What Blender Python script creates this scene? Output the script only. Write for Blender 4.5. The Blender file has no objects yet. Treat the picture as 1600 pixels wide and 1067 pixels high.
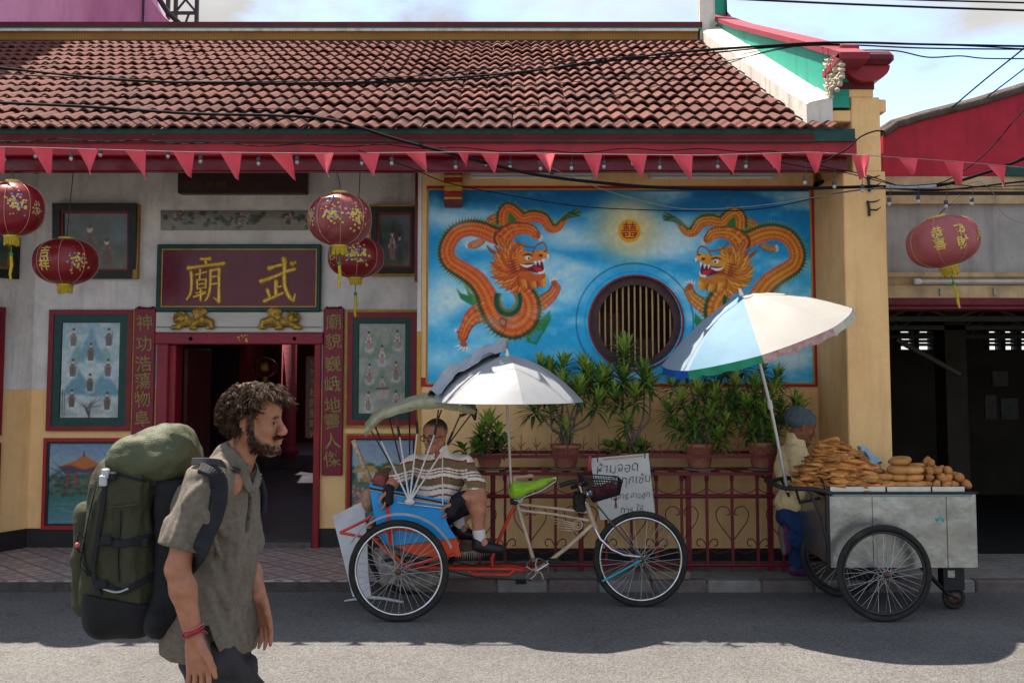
import bpy, math, random
import numpy as np
from mathutils import Vector, Matrix, Euler

# ------------------------------------------------------------------ scene, camera, light
sc = bpy.context.scene
COL = sc.collection
PITCH = math.radians(4.0)
CAMH = 1.75
FPX = 1600.0
PRINC = 570.0 - FPX * math.tan(PITCH)

cam_d = bpy.data.cameras.new('camera')
cam = bpy.data.objects.new('camera', cam_d)
COL.objects.link(cam)
cam.location = (0, 0, CAMH)
cam.rotation_euler = (math.radians(90) + PITCH, 0, 0)
cam_d.sensor_width = 36.0
cam_d.lens = 36.0
cam_d.shift_y = (PRINC - 533.5) / 1600.0
cam_d.clip_start = 0.05
cam_d.clip_end = 500
sc.camera = cam

SUN_DIR = Vector((0.34, -0.342, -1.0)).normalized()      # direction the light travels
sun_el = math.asin(-SUN_DIR.z)
wd = bpy.data.worlds.new('World')
sc.world = wd
wd.use_nodes = True
wn = wd.node_tree.nodes
wl = wd.node_tree.links
wn.clear()
w_out = wn.new('ShaderNodeOutputWorld')
w_bg = wn.new('ShaderNodeBackground')
w_bg.inputs['Strength'].default_value = 0.12
w_sky = wn.new('ShaderNodeTexSky')
w_sky.sky_type = 'NISHITA'
w_sky.sun_disc = False
w_sky.sun_elevation = sun_el
w_sky.sun_rotation = math.atan2(-SUN_DIR.x, -SUN_DIR.y)
w_sky.air_density = 0.9
w_sky.ozone_density = 2.0
w_sky.dust_density = 0.4
w_co = wn.new('ShaderNodeTexCoord')
w_map = wn.new('ShaderNodeMapping')
w_map.inputs['Scale'].default_value = (1.0, 1.0, 2.2)
w_map.inputs['Location'].default_value = (0.35, 0.2, 0.55)
w_no = wn.new('ShaderNodeTexNoise')
w_no.inputs['Scale'].default_value = 3.1
w_no.inputs['Detail'].default_value = 9
w_no.inputs['Roughness'].default_value = 0.55
w_no.inputs['Distortion'].default_value = 0.25
w_ra = wn.new('ShaderNodeValToRGB')
w_ra.color_ramp.elements[0].position = 0.39
w_ra.color_ramp.elements[1].position = 0.55
w_no2 = wn.new('ShaderNodeTexNoise')
w_no2.inputs['Scale'].default_value = 5.0
w_no2.inputs['Detail'].default_value = 7
w_ra2 = wn.new('ShaderNodeValToRGB')
w_ra2.color_ramp.elements[0].position = 0.35
w_ra2.color_ramp.elements[0].color = (1.55, 1.54, 1.53, 1)
w_ra2.color_ramp.elements[1].position = 0.7
w_ra2.color_ramp.elements[1].color = (2.45, 2.42, 2.37, 1)
w_mx = wn.new('ShaderNodeMix')
w_mx.data_type = 'RGBA'
wl.new(w_co.outputs['Generated'], w_map.inputs['Vector'])
wl.new(w_map.outputs['Vector'], w_no.inputs['Vector'])
wl.new(w_map.outputs['Vector'], w_no2.inputs['Vector'])
wl.new(w_no.outputs['Fac'], w_ra.inputs['Fac'])
wl.new(w_no2.outputs['Fac'], w_ra2.inputs['Fac'])
wl.new(w_ra.outputs['Color'], w_mx.inputs[0])
wl.new(w_sky.outputs['Color'], w_mx.inputs[6])
wl.new(w_ra2.outputs['Color'], w_mx.inputs[7])
wl.new(w_mx.outputs[2], w_bg.inputs['Color'])
wl.new(w_bg.outputs['Background'], w_out.inputs['Surface'])

sun_d = bpy.data.lights.new('sun', 'SUN')
sun_d.energy = 3.6
sun_d.angle = math.radians(0.55)
sun_d.color = (1.0, 0.91, 0.79)
sun = bpy.data.objects.new('sun', sun_d)
COL.objects.link(sun)
sun.location = (-4, 6, 14)
sun.rotation_euler = SUN_DIR.to_track_quat('-Z', 'Y').to_euler()

vs = sc.view_settings
vs.view_transform = 'Standard'
vs.look = 'None'
vs.gamma = 1
vs.exposure = 1.7
vs.use_curve_mapping = False
sc.cycles.use_denoising = True
sc.cycles.max_bounces = 6
sc.cycles.diffuse_bounces = 3
sc.cycles.glossy_bounces = 3
sc.cycles.transmission_bounces = 4
sc.cycles.transparent_max_bounces = 6

rnd = random.Random(7)

# ------------------------------------------------------------------ photo pixel -> world
def ray(u, v):
    xc = (u - 800.0) / FPX
    yc = (PRINC - v) / FPX
    return Vector((xc, math.cos(PITCH) - yc * math.sin(PITCH), math.sin(PITCH) + yc * math.cos(PITCH)))
def P(u, v, Y):                      # the point seen at pixel u,v that stands at depth Y
    d = ray(u, v); t = Y / d.y
    return Vector((d.x * t, Y, CAMH + d.z * t))
def PX(u, v, X):                     # ... that stands at lateral position X
    d = ray(u, v); t = X / d.x
    return Vector((X, d.y * t, CAMH + d.z * t))
def G(u, v, z=0.0):                  # ... that lies at height z
    d = ray(u, v); t = (z - CAMH) / d.z
    return Vector((d.x * t, d.y * t, z))

# ------------------------------------------------------------------ colour + materials
def lin(c):
    c = c / 255.0
    return c / 12.92 if c <= 0.04045 else ((c + 0.055) / 1.055) ** 2.4
def rgb(r, g, b):
    return (lin(r), lin(g), lin(b))
MATS = {}
def M(name, col=(.5, .5, .5), rough=.6, var=.18, scale=6.0, bump=0.0, bscale=60.0, metal=0.0, spec=.28,
      dirt=0.0, dcol=(.05, .045, .04), dscale=2.5, coat=0.0, attr=False, orand=0.0, trans=0.0, wave=None, sheen=0.0,
      col2=None, alpha=1.0, stretch=(1, 1, 1), detail=5, streak=0.0):
    if name in MATS: return MATS[name]
    m = bpy.data.materials.new(name); m.use_nodes = True
    n = m.node_tree.nodes; l = m.node_tree.links
    b = n['Principled BSDF']
    b.inputs['Roughness'].default_value = rough
    b.inputs['Metallic'].default_value = metal
    b.inputs['Specular IOR Level'].default_value = spec
    b.inputs['Coat Weight'].default_value = coat
    b.inputs['Coat Roughness'].default_value = .15
    b.inputs['Sheen Weight'].default_value = sheen
    if trans: b.inputs['Transmission Weight'].default_value = trans
    if alpha < 1: b.inputs['Alpha'].default_value = alpha
    co = n.new('ShaderNodeTexCoord'); mp = n.new('ShaderNodeMapping')
    mp.inputs['Scale'].default_value = stretch
    l.new(co.outputs['Object'], mp.inputs['Vector'])
    vec = mp.outputs['Vector']
    no = n.new('ShaderNodeTexNoise'); no.inputs['Scale'].default_value = scale; no.inputs['Detail'].default_value = detail
    no.inputs['Roughness'].default_value = .62
    l.new(vec, no.inputs['Vector'])
    ra = n.new('ShaderNodeValToRGB')
    ra.color_ramp.elements[0].position = .3; ra.color_ramp.elements[1].position = .7
    c2 = col2 if col2 is not None else tuple(min(1, c * (1 + var)) for c in col)
    c1 = tuple(c * (1 - var) for c in col)
    ra.color_ramp.elements[0].color = (*c1, 1); ra.color_ramp.elements[1].color = (*c2, 1)
    l.new(no.outputs['Fac'], ra.inputs['Fac'])
    cur = ra.outputs['Color']
    def mixc(fac, a, bb, mode='MIX'):
        x = n.new('ShaderNodeMix'); x.data_type = 'RGBA'; x.blend_type = mode
        for sock, val in ((0, fac), (6, a), (7, bb)):
            if hasattr(val, 'links') or hasattr(val, 'is_linked'): l.new(val, x.inputs[sock])
            elif isinstance(val, (int, float)): x.inputs[sock].default_value = val
            else: x.inputs[sock].default_value = (*val, 1)
        return x.outputs[2]
    if attr:
        at = n.new('ShaderNodeVertexColor'); at.layer_name = 'Col'
        g1 = 1 - var; g2 = 1 + var
        ra.color_ramp.elements[0].color = (g1, g1, g1, 1); ra.color_ramp.elements[1].color = (g2, g2, g2, 1)
        cur = mixc(1.0, at.outputs['Color'], cur, 'MULTIPLY')
    if orand:
        oi = n.new('ShaderNodeObjectInfo')
        mr = n.new('ShaderNodeMapRange'); mr.inputs[3].default_value = 1 - orand; mr.inputs[4].default_value = 1 + orand
        l.new(oi.outputs['Random'], mr.inputs[0])
        cc = n.new('ShaderNodeCombineColor')
        for i in range(3): l.new(mr.outputs[0], cc.inputs[i])
        cur = mixc(1.0, cur, cc.outputs[0], 'MULTIPLY')
    if wave:                                  # (axis, scale, strength, colour): fine woven or ribbed lines
        wv = n.new('ShaderNodeTexWave'); wv.bands_direction = wave[0]; wv.inputs['Scale'].default_value = wave[1]
        wv.inputs['Distortion'].default_value = 1.2; wv.inputs['Detail'].default_value = 2
        l.new(vec, wv.inputs['Vector'])
        mm = n.new('ShaderNodeMath'); mm.operation = 'MULTIPLY'; mm.inputs[1].default_value = wave[2]
        l.new(wv.outputs['Fac'], mm.inputs[0])
        cur = mixc(mm.outputs[0], cur, wave[3])
    if dirt:
        d2 = n.new('ShaderNodeTexNoise'); d2.inputs['Scale'].default_value = dscale; d2.inputs['Detail'].default_value = 8
        d2.inputs['Roughness'].default_value = .7
        l.new(vec, d2.inputs['Vector'])
        dr = n.new('ShaderNodeValToRGB'); dr.color_ramp.elements[0].position = .48; dr.color_ramp.elements[1].position = .72
        dr.color_ramp.elements[0].color = (0, 0, 0, 1); dr.color_ramp.elements[1].color = (dirt, dirt, dirt, 1)
        l.new(d2.outputs['Fac'], dr.inputs['Fac'])
        cur = mixc(dr.outputs['Color'], cur, dcol)
        rr = n.new('ShaderNodeMapRange'); rr.inputs[3].default_value = max(.05, rough - .12); rr.inputs[4].default_value = min(1, rough + .15)
        l.new(d2.outputs['Fac'], rr.inputs[0]); l.new(rr.outputs[0], b.inputs['Roughness'])
    if streak:
        m3 = n.new('ShaderNodeMapping'); m3.inputs['Scale'].default_value = (5, 5, .6); l.new(co.outputs['Object'], m3.inputs['Vector'])
        s3 = n.new('ShaderNodeTexNoise'); s3.inputs['Scale'].default_value = 1.6; s3.inputs['Detail'].default_value = 7; s3.inputs['Roughness'].default_value = .65
        l.new(m3.outputs['Vector'], s3.inputs['Vector'])
        r3 = n.new('ShaderNodeValToRGB'); r3.color_ramp.elements[0].position = .5; r3.color_ramp.elements[1].position = .82
        r3.color_ramp.elements[0].color = (0, 0, 0, 1); r3.color_ramp.elements[1].color = (streak, streak, streak, 1)
        l.new(s3.outputs['Fac'], r3.inputs['Fac']); cur = mixc(r3.outputs['Color'], cur, tuple(q * .55 for q in dcol))
    l.new(cur, b.inputs['Base Color'])
    if bump:
        bn = n.new('ShaderNodeTexNoise'); bn.inputs['Scale'].default_value = bscale; bn.inputs['Detail'].default_value = 6
        l.new(vec, bn.inputs['Vector'])
        bp = n.new('ShaderNodeBump'); bp.inputs['Strength'].default_value = bump; bp.inputs['Distance'].default_value = .02
        l.new(bn.outputs['Fac'], bp.inputs['Height']); l.new(bp.outputs['Normal'], b.inputs['Normal'])
    MATS[name] = m
    return m

# ------------------------------------------------------------------ objects
WLOC = {}
def tag(o, label=None, cat=None, group=None, kind=None):
    if label: o['label'] = label
    if cat: o['category'] = cat
    if group: o['group'] = group
    if kind: o['kind'] = kind
    return o
def thing(name, label, cat, loc=(0, 0, 0), group=None):
    o = bpy.data.objects.new(name, None); COL.objects.link(o)
    o.empty_display_size = .1
    o.location = loc
    WLOC[o] = Vector(loc)
    return tag(o, label, cat, group)
def link(name, me, mat, parent=None, origin=None):
    o = bpy.data.objects.new(name, me); COL.objects.link(o)
    if mat is not None and not me.materials: me.materials.append(mat)
    if parent is not None: o.parent = parent
    if origin is not None: o.location = origin
    return o
class MB:
    """collects shapes in world coordinates; build() links them as one mesh object"""
    def __init__(s): s.v = []; s.f = []; s.sm = []; s.mi = []; s.cm = 0; s.T = None
    def add(s, vs_, fs, smooth=False):
        o = len(s.v)
        if s.T is not None: vs_ = [s.T @ Vector(p) for p in vs_]
        s.v.extend([tuple(p) for p in vs_]); s.f.extend([tuple(i + o for i in f) for f in fs]); s.sm.extend([smooth] * len(fs)); s.mi.extend([s.cm] * len(fs))
        return s
    def box(s, x0, x1, y0, y1, z0, z1):
        v = [(x, y, z) for z in (z0, z1) for y in (y0, y1) for x in (x0, x1)]
        return s.add(v, [(0, 2, 3, 1), (4, 5, 7, 6), (0, 1, 5, 4), (2, 6, 7, 3), (0, 4, 6, 2), (1, 3, 7, 5)])
    def bbox(s, x0, x1, y0, y1, z0, z1, b=.01):       # box with chamfered edges
        v = []; idx = {}
        X = (x0, x1); Y = (y0, y1); Z = (z0, z1)
        for i in (0, 1):
            for j in (0, 1):
                for k in (0, 1):
                    sx = b if i == 0 else -b; sy = b if j == 0 else -b; sz = b if k == 0 else -b
                    idx[i, j, k, 0] = len(v); v.append((X[i], Y[j] + sy, Z[k] + sz))
                    idx[i, j, k, 1] = len(v); v.append((X[i] + sx, Y[j], Z[k] + sz))
                    idx[i, j, k, 2] = len(v); v.append((X[i] + sx, Y[j] + sy, Z[k]))
        f = []
        def q(ax, val):
            o = [a for a in range(3) if a != ax]
            out = []
            for a, bb in ((0, 0), (1, 0), (1, 1), (0, 1)):
                k = [0, 0, 0]; k[ax] = val; k[o[0]] = a; k[o[1]] = bb
                out.append(idx[k[0], k[1], k[2], ax])
            return tuple(out)
        for ax in range(3):
            for val in (0, 1): f.append(q(ax, val))
        for ax in range(3):                       # edges along ax
            o = [a for a in range(3) if a != ax]
            for a in (0, 1):
                for bb in (0, 1):
                    k0 = [0, 0, 0]; k0[o[0]] = a; k0[o[1]] = bb; k1 = list(k0); k1[ax] = 1
                    f.append((idx[(*k0, o[0])], idx[(*k1, o[0])], idx[(*k1, o[1])], idx[(*k0, o[1])]))
        for i in (0, 1):
            for j in (0, 1):
                for k in (0, 1): f.append((idx[i, j, k, 0], idx[i, j, k, 1], idx[i, j, k, 2]))
        return s.add(v, f)
    def prism(s, poly, d):                             # polygon (3D points) extruded by vector d
        n = len(poly); d = Vector(d)
        v = [Vector(p) for p in poly] + [Vector(p) + d for p in poly]
        f = [tuple(range(n)), tuple(range(2 * n - 1, n - 1, -1))]
        f += [(i, i + n, (i + 1) % n + n, (i + 1) % n) for i in range(n)]
        return s.add(v, f)
    def tube(s, pts, r, n=6, cap=True, smooth=True, squash=None):
        pts = [Vector(p) for p in pts]
        m = len(pts)
        rs = list(r) if hasattr(r, '__len__') else [r] * m
        v = []; f = []
        t0 = (pts[1] - pts[0]).normalized()
        up = Vector((0, 0, 1)) if abs(t0.z) < .9 else Vector((0, 1, 0))
        side = t0.cross(up).normalized()
        for i in range(m):
            if i == 0: t = pts[1] - pts[0]
            elif i == m - 1: t = pts[-1] - pts[-2]
            else: t = pts[i + 1] - pts[i - 1]
            t.normalize()
            side = (side - t * side.dot(t))
            if side.length < 1e-6: side = t.orthogonal()
            side.normalize(); bi = t.cross(side)
            for k in range(n):
                a = 2 * math.pi * k / n
                q = (side * math.cos(a) + bi * math.sin(a)) * rs[i]
                v.append(pts[i] + q)
        for i in range(m - 1):
            for k in range(n):
                f.append((i * n + k, i * n + (k + 1) % n, (i + 1) * n + (k + 1) % n, (i + 1) * n + k))
        s.add(v, f, smooth)
        if cap:
            s.add(v[:n], [tuple(range(n - 1, -1, -1))]); s.add(v[-n:], [tuple(range(n))])
        return s
    def lathe(s, prof, c, n=20, smooth=True, axis='z', ex=1.0, ey=1.0):   # prof: (radius, height)
        v = []; f = []
        c = Vector(c)
        for (r, h) in prof:
            for k in range(n):
                a = 2 * math.pi * k / n
                p = (r * math.cos(a) * ex, r * math.sin(a) * ey, h)
                if axis == 'y': p = (p[0], p[2], p[1])
                if axis == 'x': p = (p[2], p[0], p[1])
                v.append(c + Vector(p))
        m = len(prof)
        for i in range(m - 1):
            for k in range(n):
                f.append((i * n + k, i * n + (k + 1) % n, (i + 1) * n + (k + 1) % n, (i + 1) * n + k))
        f.append(tuple(range(n - 1, -1, -1))); f.append(tuple(range((m - 1) * n, m * n)))
        return s.add(v, f, smooth)
    def torus(s, c, R, r, axis='y', n=40, k=8, ry=None):
        v = []; f = []; c = Vector(c); ry = ry or r
        for i in range(n):
            a = 2 * math.pi * i / n
            for j in range(k):
                b = 2 * math.pi * j / k
                rr = R + r * math.cos(b); h = ry * math.sin(b)
                p = (rr * math.cos(a), rr * math.sin(a), h)
                if axis == 'y': p = (p[0], p[2], p[1])
                v.append(c + Vector(p))
        for i in range(n):
            for j in range(k):
                f.append((i * k + j, i * k + (j + 1) % k, ((i + 1) % n) * k + (j + 1) % k, ((i + 1) % n) * k + j))
        return s.add(v, f, True)
    def ell(s, c, r, n=12, m=8, rot=None):
        v = []; f = []; c = Vector(c)
        for i in range(m + 1):
            th = math.pi * i / m
            for k in range(n):
                a = 2 * math.pi * k / n
                p = Vector((r[0] * math.sin(th) * math.cos(a), r[1] * math.sin(th) * math.sin(a), r[2] * math.cos(th)))
                if rot is not None: p = rot @ p
                v.append(c + p)
        for i in range(m):
            for k in range(n):
                f.append((i * n + k, (i + 1) * n + k, (i + 1) * n + (k + 1) % n, i * n + (k + 1) % n))
        return s.add(v, f, True)
    def grid(s, fn, nu, nv, smooth=True, closed=False):      # fn(i/nu, j/nv)
        v = [fn(i / nu, j / nv) for j in range(nv + 1) for i in range(nu + 1)]
        f = [(j * (nu + 1) + i, j * (nu + 1) + i + 1, (j + 1) * (nu + 1) + i + 1, (j + 1) * (nu + 1) + i) for j in range(nv) for i in range(nu)]
        return s.add(v, f, smooth)
    def mesh(s, name, off=(0, 0, 0), mats=None):
        me = bpy.data.meshes.new(name)
        o = Vector(off)
        a = np.array(s.v, dtype=np.float64) - np.array(o)
        me.from_pydata(a.tolist(), [], s.f)
        me.polygons.foreach_set('use_smooth', s.sm)
        if mats:
            for m in mats: me.materials.append(m)
            me.polygons.foreach_set('material_index', s.mi)
        me.update()
        return me
    def build(s, name, mat, parent=None, kind=None, label=None, cat=None, group=None, mats=None):
        if parent is None:
            a = np.array(s.v)
            org = Vector(((a[:, 0].min() + a[:, 0].max()) / 2, (a[:, 1].min() + a[:, 1].max()) / 2, a[:, 2].min()))
            base = org
        else:
            base = WLOC[parent]; org = Vector((0, 0, 0))
        me = s.mesh(name, base, mats)
        o = link(name, me, mat, parent, org)
        WLOC[o] = base
        return tag(o, label, cat, group, kind)
def copy_tree(o, parent=None, loc=None):
    c = o.copy(); COL.objects.link(c); c.parent = parent
    if loc is not None: c.location = loc
    WLOC[c] = Vector(loc) if loc is not None else (WLOC[parent] if parent else WLOC[o])
    for ch in o.children: copy_tree(ch, c)
    return c
def cr(pts, n=8, closed=False):            # Catmull-Rom through points of any dimension
    p = [np.array(q, float) for q in pts]
    out = []
    m = len(p)
    rng = range(m if closed else m - 1)
    for i in rng:
        if closed: a, b, c, d = p[i - 1], p[i], p[(i + 1) % m], p[(i + 2) % m]
        else: a, b, c, d = p[max(i - 1, 0)], p[i], p[i + 1], p[min(i + 2, m - 1)]
        for k in range(n):
            t = k / n
            out.append(.5 * ((2 * b) + (-a + c) * t + (2 * a - 5 * b + 4 * c - d) * t * t + (-a + 3 * b - 3 * c + d) * t ** 3))
    if not closed: out.append(p[-1])
    return out

# ------------------------------------------------------------------ lettering as mesh
def text_geo(txt, size=1.0, offset=0.0, res=3):
    cu = bpy.data.curves.new('t', 'FONT'); cu.body = txt; cu.size = size; cu.offset = offset; cu.resolution_u = res
    cu.align_x = 'CENTER'; cu.align_y = 'CENTER'
    o = bpy.data.objects.new('t', cu); COL.objects.link(o)
    bpy.context.view_layer.update()
    me = o.to_mesh()
    v = np.array([tuple(q.co) for q in me.vertices]) if len(me.vertices) else np.zeros((0, 3))
    f = [tuple(p.vertices) for p in me.polygons]
    o.to_mesh_clear(); bpy.data.objects.remove(o); bpy.data.curves.remove(cu)
    if len(v):
        c = (v.max(0) + v.min(0)) / 2
        v = v - c
    return v, f
def solid_text(mb, v, f, fn, depth):
    """front faces at fn(x,y,depth) plus side walls down to fn(x,y,0)"""
    n = len(v)
    if n == 0: return
    from collections import Counter
    pts = [fn(a[0], a[1], depth) for a in v] + [fn(a[0], a[1], 0) for a in v]
    cnt = Counter()
    for p in f:
        for i in range(len(p)): cnt[tuple(sorted((p[i], p[(i + 1) % len(p)])))] += 1
    fs = list(f)
    for p in f:
        for i in range(len(p)):
            a, b = p[i], p[(i + 1) % len(p)]
            if cnt[tuple(sorted((a, b)))] == 1: fs.append((b, a, a + n, b + n))
    mb.add(pts, fs)

# ------------------------------------------------------------------ painted panels: a colour attribute computed here
def hash2(ix, iy, seed):
    n = (ix * 374761393 + iy * 668265263 + seed * 974634777) & 0x7fffffff
    n = ((n ^ (n >> 13)) * 1274126177) & 0x7fffffff
    return ((n ^ (n >> 16)) & 0xffff) / 65535.0
def vnoise(x, y, seed=0):
    ix = np.floor(x).astype(np.int64); iy = np.floor(y).astype(np.int64)
    fx = x - ix; fy = y - iy
    fx = fx * fx * (3 - 2 * fx); fy = fy * fy * (3 - 2 * fy)
    a = hash2(ix, iy, seed); b = hash2(ix + 1, iy, seed); c = hash2(ix, iy + 1, seed); d = hash2(ix + 1, iy + 1, seed)
    return (a * (1 - fx) + b * fx) * (1 - fy) + (c * (1 - fx) + d * fx) * fy
def fbm(x, y, seed=0, o=4):
    s = 0; a = .5; t = 0
    for i in range(o):
        s = s + a * vnoise(x * 2 ** i, y * 2 ** i, seed + i); t += a; a *= .5
    return s / t
class Canvas:
    def __init__(s, w, h, x0=0, y0=0, k=1.0):     # covers [x0,x0+w/k] x [y0,y0+h/k] in drawing units
        s.w, s.h, s.k = w, h, k
        s.x, s.y = np.meshgrid(x0 + (np.arange(w) + .5) / k, y0 + (np.arange(h) + .5) / k)
        s.a = np.zeros((h, w, 3)); s.x0, s.y0 = x0, y0
    def fill(s, c): s.a[:] = np.array(c) / 255.0
    def vgrad(s, stops):
        yy = (s.y - s.y.min()) / (s.y.max() - s.y.min())
        for i in range(3): s.a[..., i] = np.interp(yy, [q[0] for q in stops], [q[1][i] / 255.0 for q in stops])
    def mix(s, m, c, sl=None):
        c = np.array(c) / 255.0 if not isinstance(c, np.ndarray) else c
        if sl is None: s.a = s.a * (1 - m[..., None]) + c * m[..., None]
        else: s.a[sl] = s.a[sl] * (1 - m[..., None]) + c * m[..., None]
    def win(s, x0, y0, x1, y1):
        i0 = max(0, int((x0 - s.x0) * s.k) - 1); i1 = min(s.w, int((x1 - s.x0) * s.k) + 2)
        j0 = max(0, int((y0 - s.y0) * s.k) - 1); j1 = min(s.h, int((y1 - s.y0) * s.k) + 2)
        return (slice(j0, j1), slice(i0, i1)) if i1 > i0 and j1 > j0 else None
    def poly(s, pts, c, soft=.6, al=1.0):
        pts = np.array(pts, float)
        sl = s.win(pts[:, 0].min() - soft, pts[:, 1].min() - soft, pts[:, 0].max() + soft, pts[:, 1].max() + soft)
        if sl is None: return
        x, y = s.x[sl], s.y[sl]
        ins = np.zeros(x.shape, bool); dm = np.full(x.shape, 1e9)
        n = len(pts)
        for i in range(n):
            x1, y1 = pts[i]; x2, y2 = pts[(i + 1) % n]
            if y1 != y2:
                cond = ((y1 > y) != (y2 > y)) & (x < (x2 - x1) * (y - y1) / (y2 - y1) + x1)
                ins ^= cond
            L = (x2 - x1) ** 2 + (y2 - y1) ** 2 + 1e-9
            t = np.clip(((x - x1) * (x2 - x1) + (y - y1) * (y2 - y1)) / L, 0, 1)
            dm = np.minimum(dm, np.hypot(x - x1 - t * (x2 - x1), y - y1 - t * (y2 - y1)))
        d = np.where(ins, -dm, dm)
        s.mix(np.clip(.5 - d / (2 * soft), 0, 1) * al, c, sl)
    def field(s, pts, wid):
        """signed field of a thick tapering line: returns slice, distance/width, signed side, arclength"""
        p = np.array(cr(pts, 6)); w = np.array(cr([[q] for q in wid], 6))[:, 0]
        mw = w.max() + 3
        sl = s.win(p[:, 0].min() - mw, p[:, 1].min() - mw, p[:, 0].max() + mw, p[:, 1].max() + mw)
        if sl is None: return None
        x, y = s.x[sl], s.y[sl]
        best = np.full(x.shape, 1e9); side = np.zeros(x.shape); arc = np.zeros(x.shape); ww = np.ones(x.shape)
        al = 0
        for i in range(len(p) - 1):
            x1, y1 = p[i]; x2, y2 = p[i + 1]
            L2 = (x2 - x1) ** 2 + (y2 - y1) ** 2 + 1e-9
            t = np.clip(((x - x1) * (x2 - x1) + (y - y1) * (y2 - y1)) / L2, 0, 1)
            wl_ = w[i] + (w[i + 1] - w[i]) * t
            d = np.hypot(x - x1 - t * (x2 - x1), y - y1 - t * (y2 - y1))
            m = d - wl_ < best
            best = np.where(m, d - wl_, best)
            cs = (x2 - x1) * (y - y1) - (y2 - y1) * (x - x1)
            side = np.where(m, np.sign(cs) * d / np.maximum(wl_, .01), side)
            arc = np.where(m, al + t * math.sqrt(L2), arc); ww = np.where(m, wl_, ww)
            al += math.sqrt(L2)
        return sl, best, side, arc, ww
    def stroke(s, pts, wid, c, soft=.6, al=1.0):
        wid = wid if hasattr(wid, '__len__') else [wid] * len(pts)
        r = s.field(pts, wid)
        if r is None: return
        s.mix(np.clip(.5 - r[1] / (2 * soft), 0, 1) * al, c, r[0])
    def blob(s, cx, cy, rx, ry, c, al=1.0, soft=.5, rot=0):
        R = max(rx, ry) * (1 + soft) + 1
        sl = s.win(cx - R, cy - R, cx + R, cy + R)
        if sl is None: return
        dx = s.x[sl] - cx; dy = s.y[sl] - cy; ca, sa = math.cos(rot), math.sin(rot)
        d = np.hypot((dx * ca + dy * sa) / rx, (-dx * sa + dy * ca) / ry)
        s.mix(np.clip((1 + soft - d) / max(2 * soft, 1e-3), 0, 1) ** 1.0 * al, c, sl)
    def panel(s, name, mat, p00, p10, p01, parent, hole=None, disp=None):
        """p00 top left, p10 top right, p01 bottom left (world); vertices sit on pixel centres"""
        p00, p10, p01 = np.array(p00), np.array(p10), np.array(p01)
        u = np.linspace(0, 1, s.w); v = np.linspace(0, 1, s.h)
        U, V = np.meshgrid(u, v)
        pos = p00 + U[..., None] * (p10 - p00) + V[..., None] * (p01 - p00)
        if disp is not None: pos = pos + disp
        base = np.array(WLOC[parent]) if parent is not None else p00
        pos = (pos - base).reshape(-1, 3)
        idx = np.arange(s.w * s.h).reshape(s.h, s.w)
        q = np.stack([idx[1:, :-1], idx[1:, 1:], idx[:-1, 1:], idx[:-1, :-1]], -1)
        if hole is not None:
            cx = (s.x[:-1, :-1] + s.x[1:, 1:]) / 2; cy = (s.y[:-1, :-1] + s.y[1:, 1:]) / 2
            q = q[np.hypot(cx - hole[0], cy - hole[1]) > hole[2]]
        q = q.reshape(-1, 4)
        return fast_mesh(name, pos, q, mat, parent, None if parent is not None else Vector(p00), np.clip(s.a, 0, 1).reshape(-1, 3), smooth=disp is not None)
def srgb2lin(a):
    return np.where(a <= 0.04045, a / 12.92, ((a + 0.055) / 1.055) ** 2.4)
def fast_mesh(name, pos, quads, mat, parent, loc, colors=None, smooth=True):
    me = bpy.data.meshes.new(name)
    me.vertices.add(len(pos)); me.vertices.foreach_set('co', np.ascontiguousarray(pos, np.float32).ravel())
    k = quads.shape[1]
    me.loops.add(len(quads) * k); me.loops.foreach_set('vertex_index', np.ascontiguousarray(quads, np.int32).ravel())
    me.polygons.add(len(quads))
    me.polygons.foreach_set('loop_start', np.arange(0, len(quads) * k, k, dtype=np.int32))
    me.polygons.foreach_set('loop_total', np.full(len(quads), k, np.int32))
    me.update(calc_edges=True)
    me.polygons.foreach_set('use_smooth', np.full(len(quads), smooth))
    if colors is not None:
        ca = me.color_attributes.new('Col', 'FLOAT_COLOR', 'POINT')
        c4 = np.ones((len(pos), 4), np.float32); c4[:, :3] = srgb2lin(colors)
        ca.data.foreach_set('color', c4.ravel())
    me.validate()
    o = link(name, me, mat, parent, loc)
    WLOC[o] = WLOC[parent] if parent is not None else Vector(loc if loc is not None else (0, 0, 0))
    return o

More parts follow.
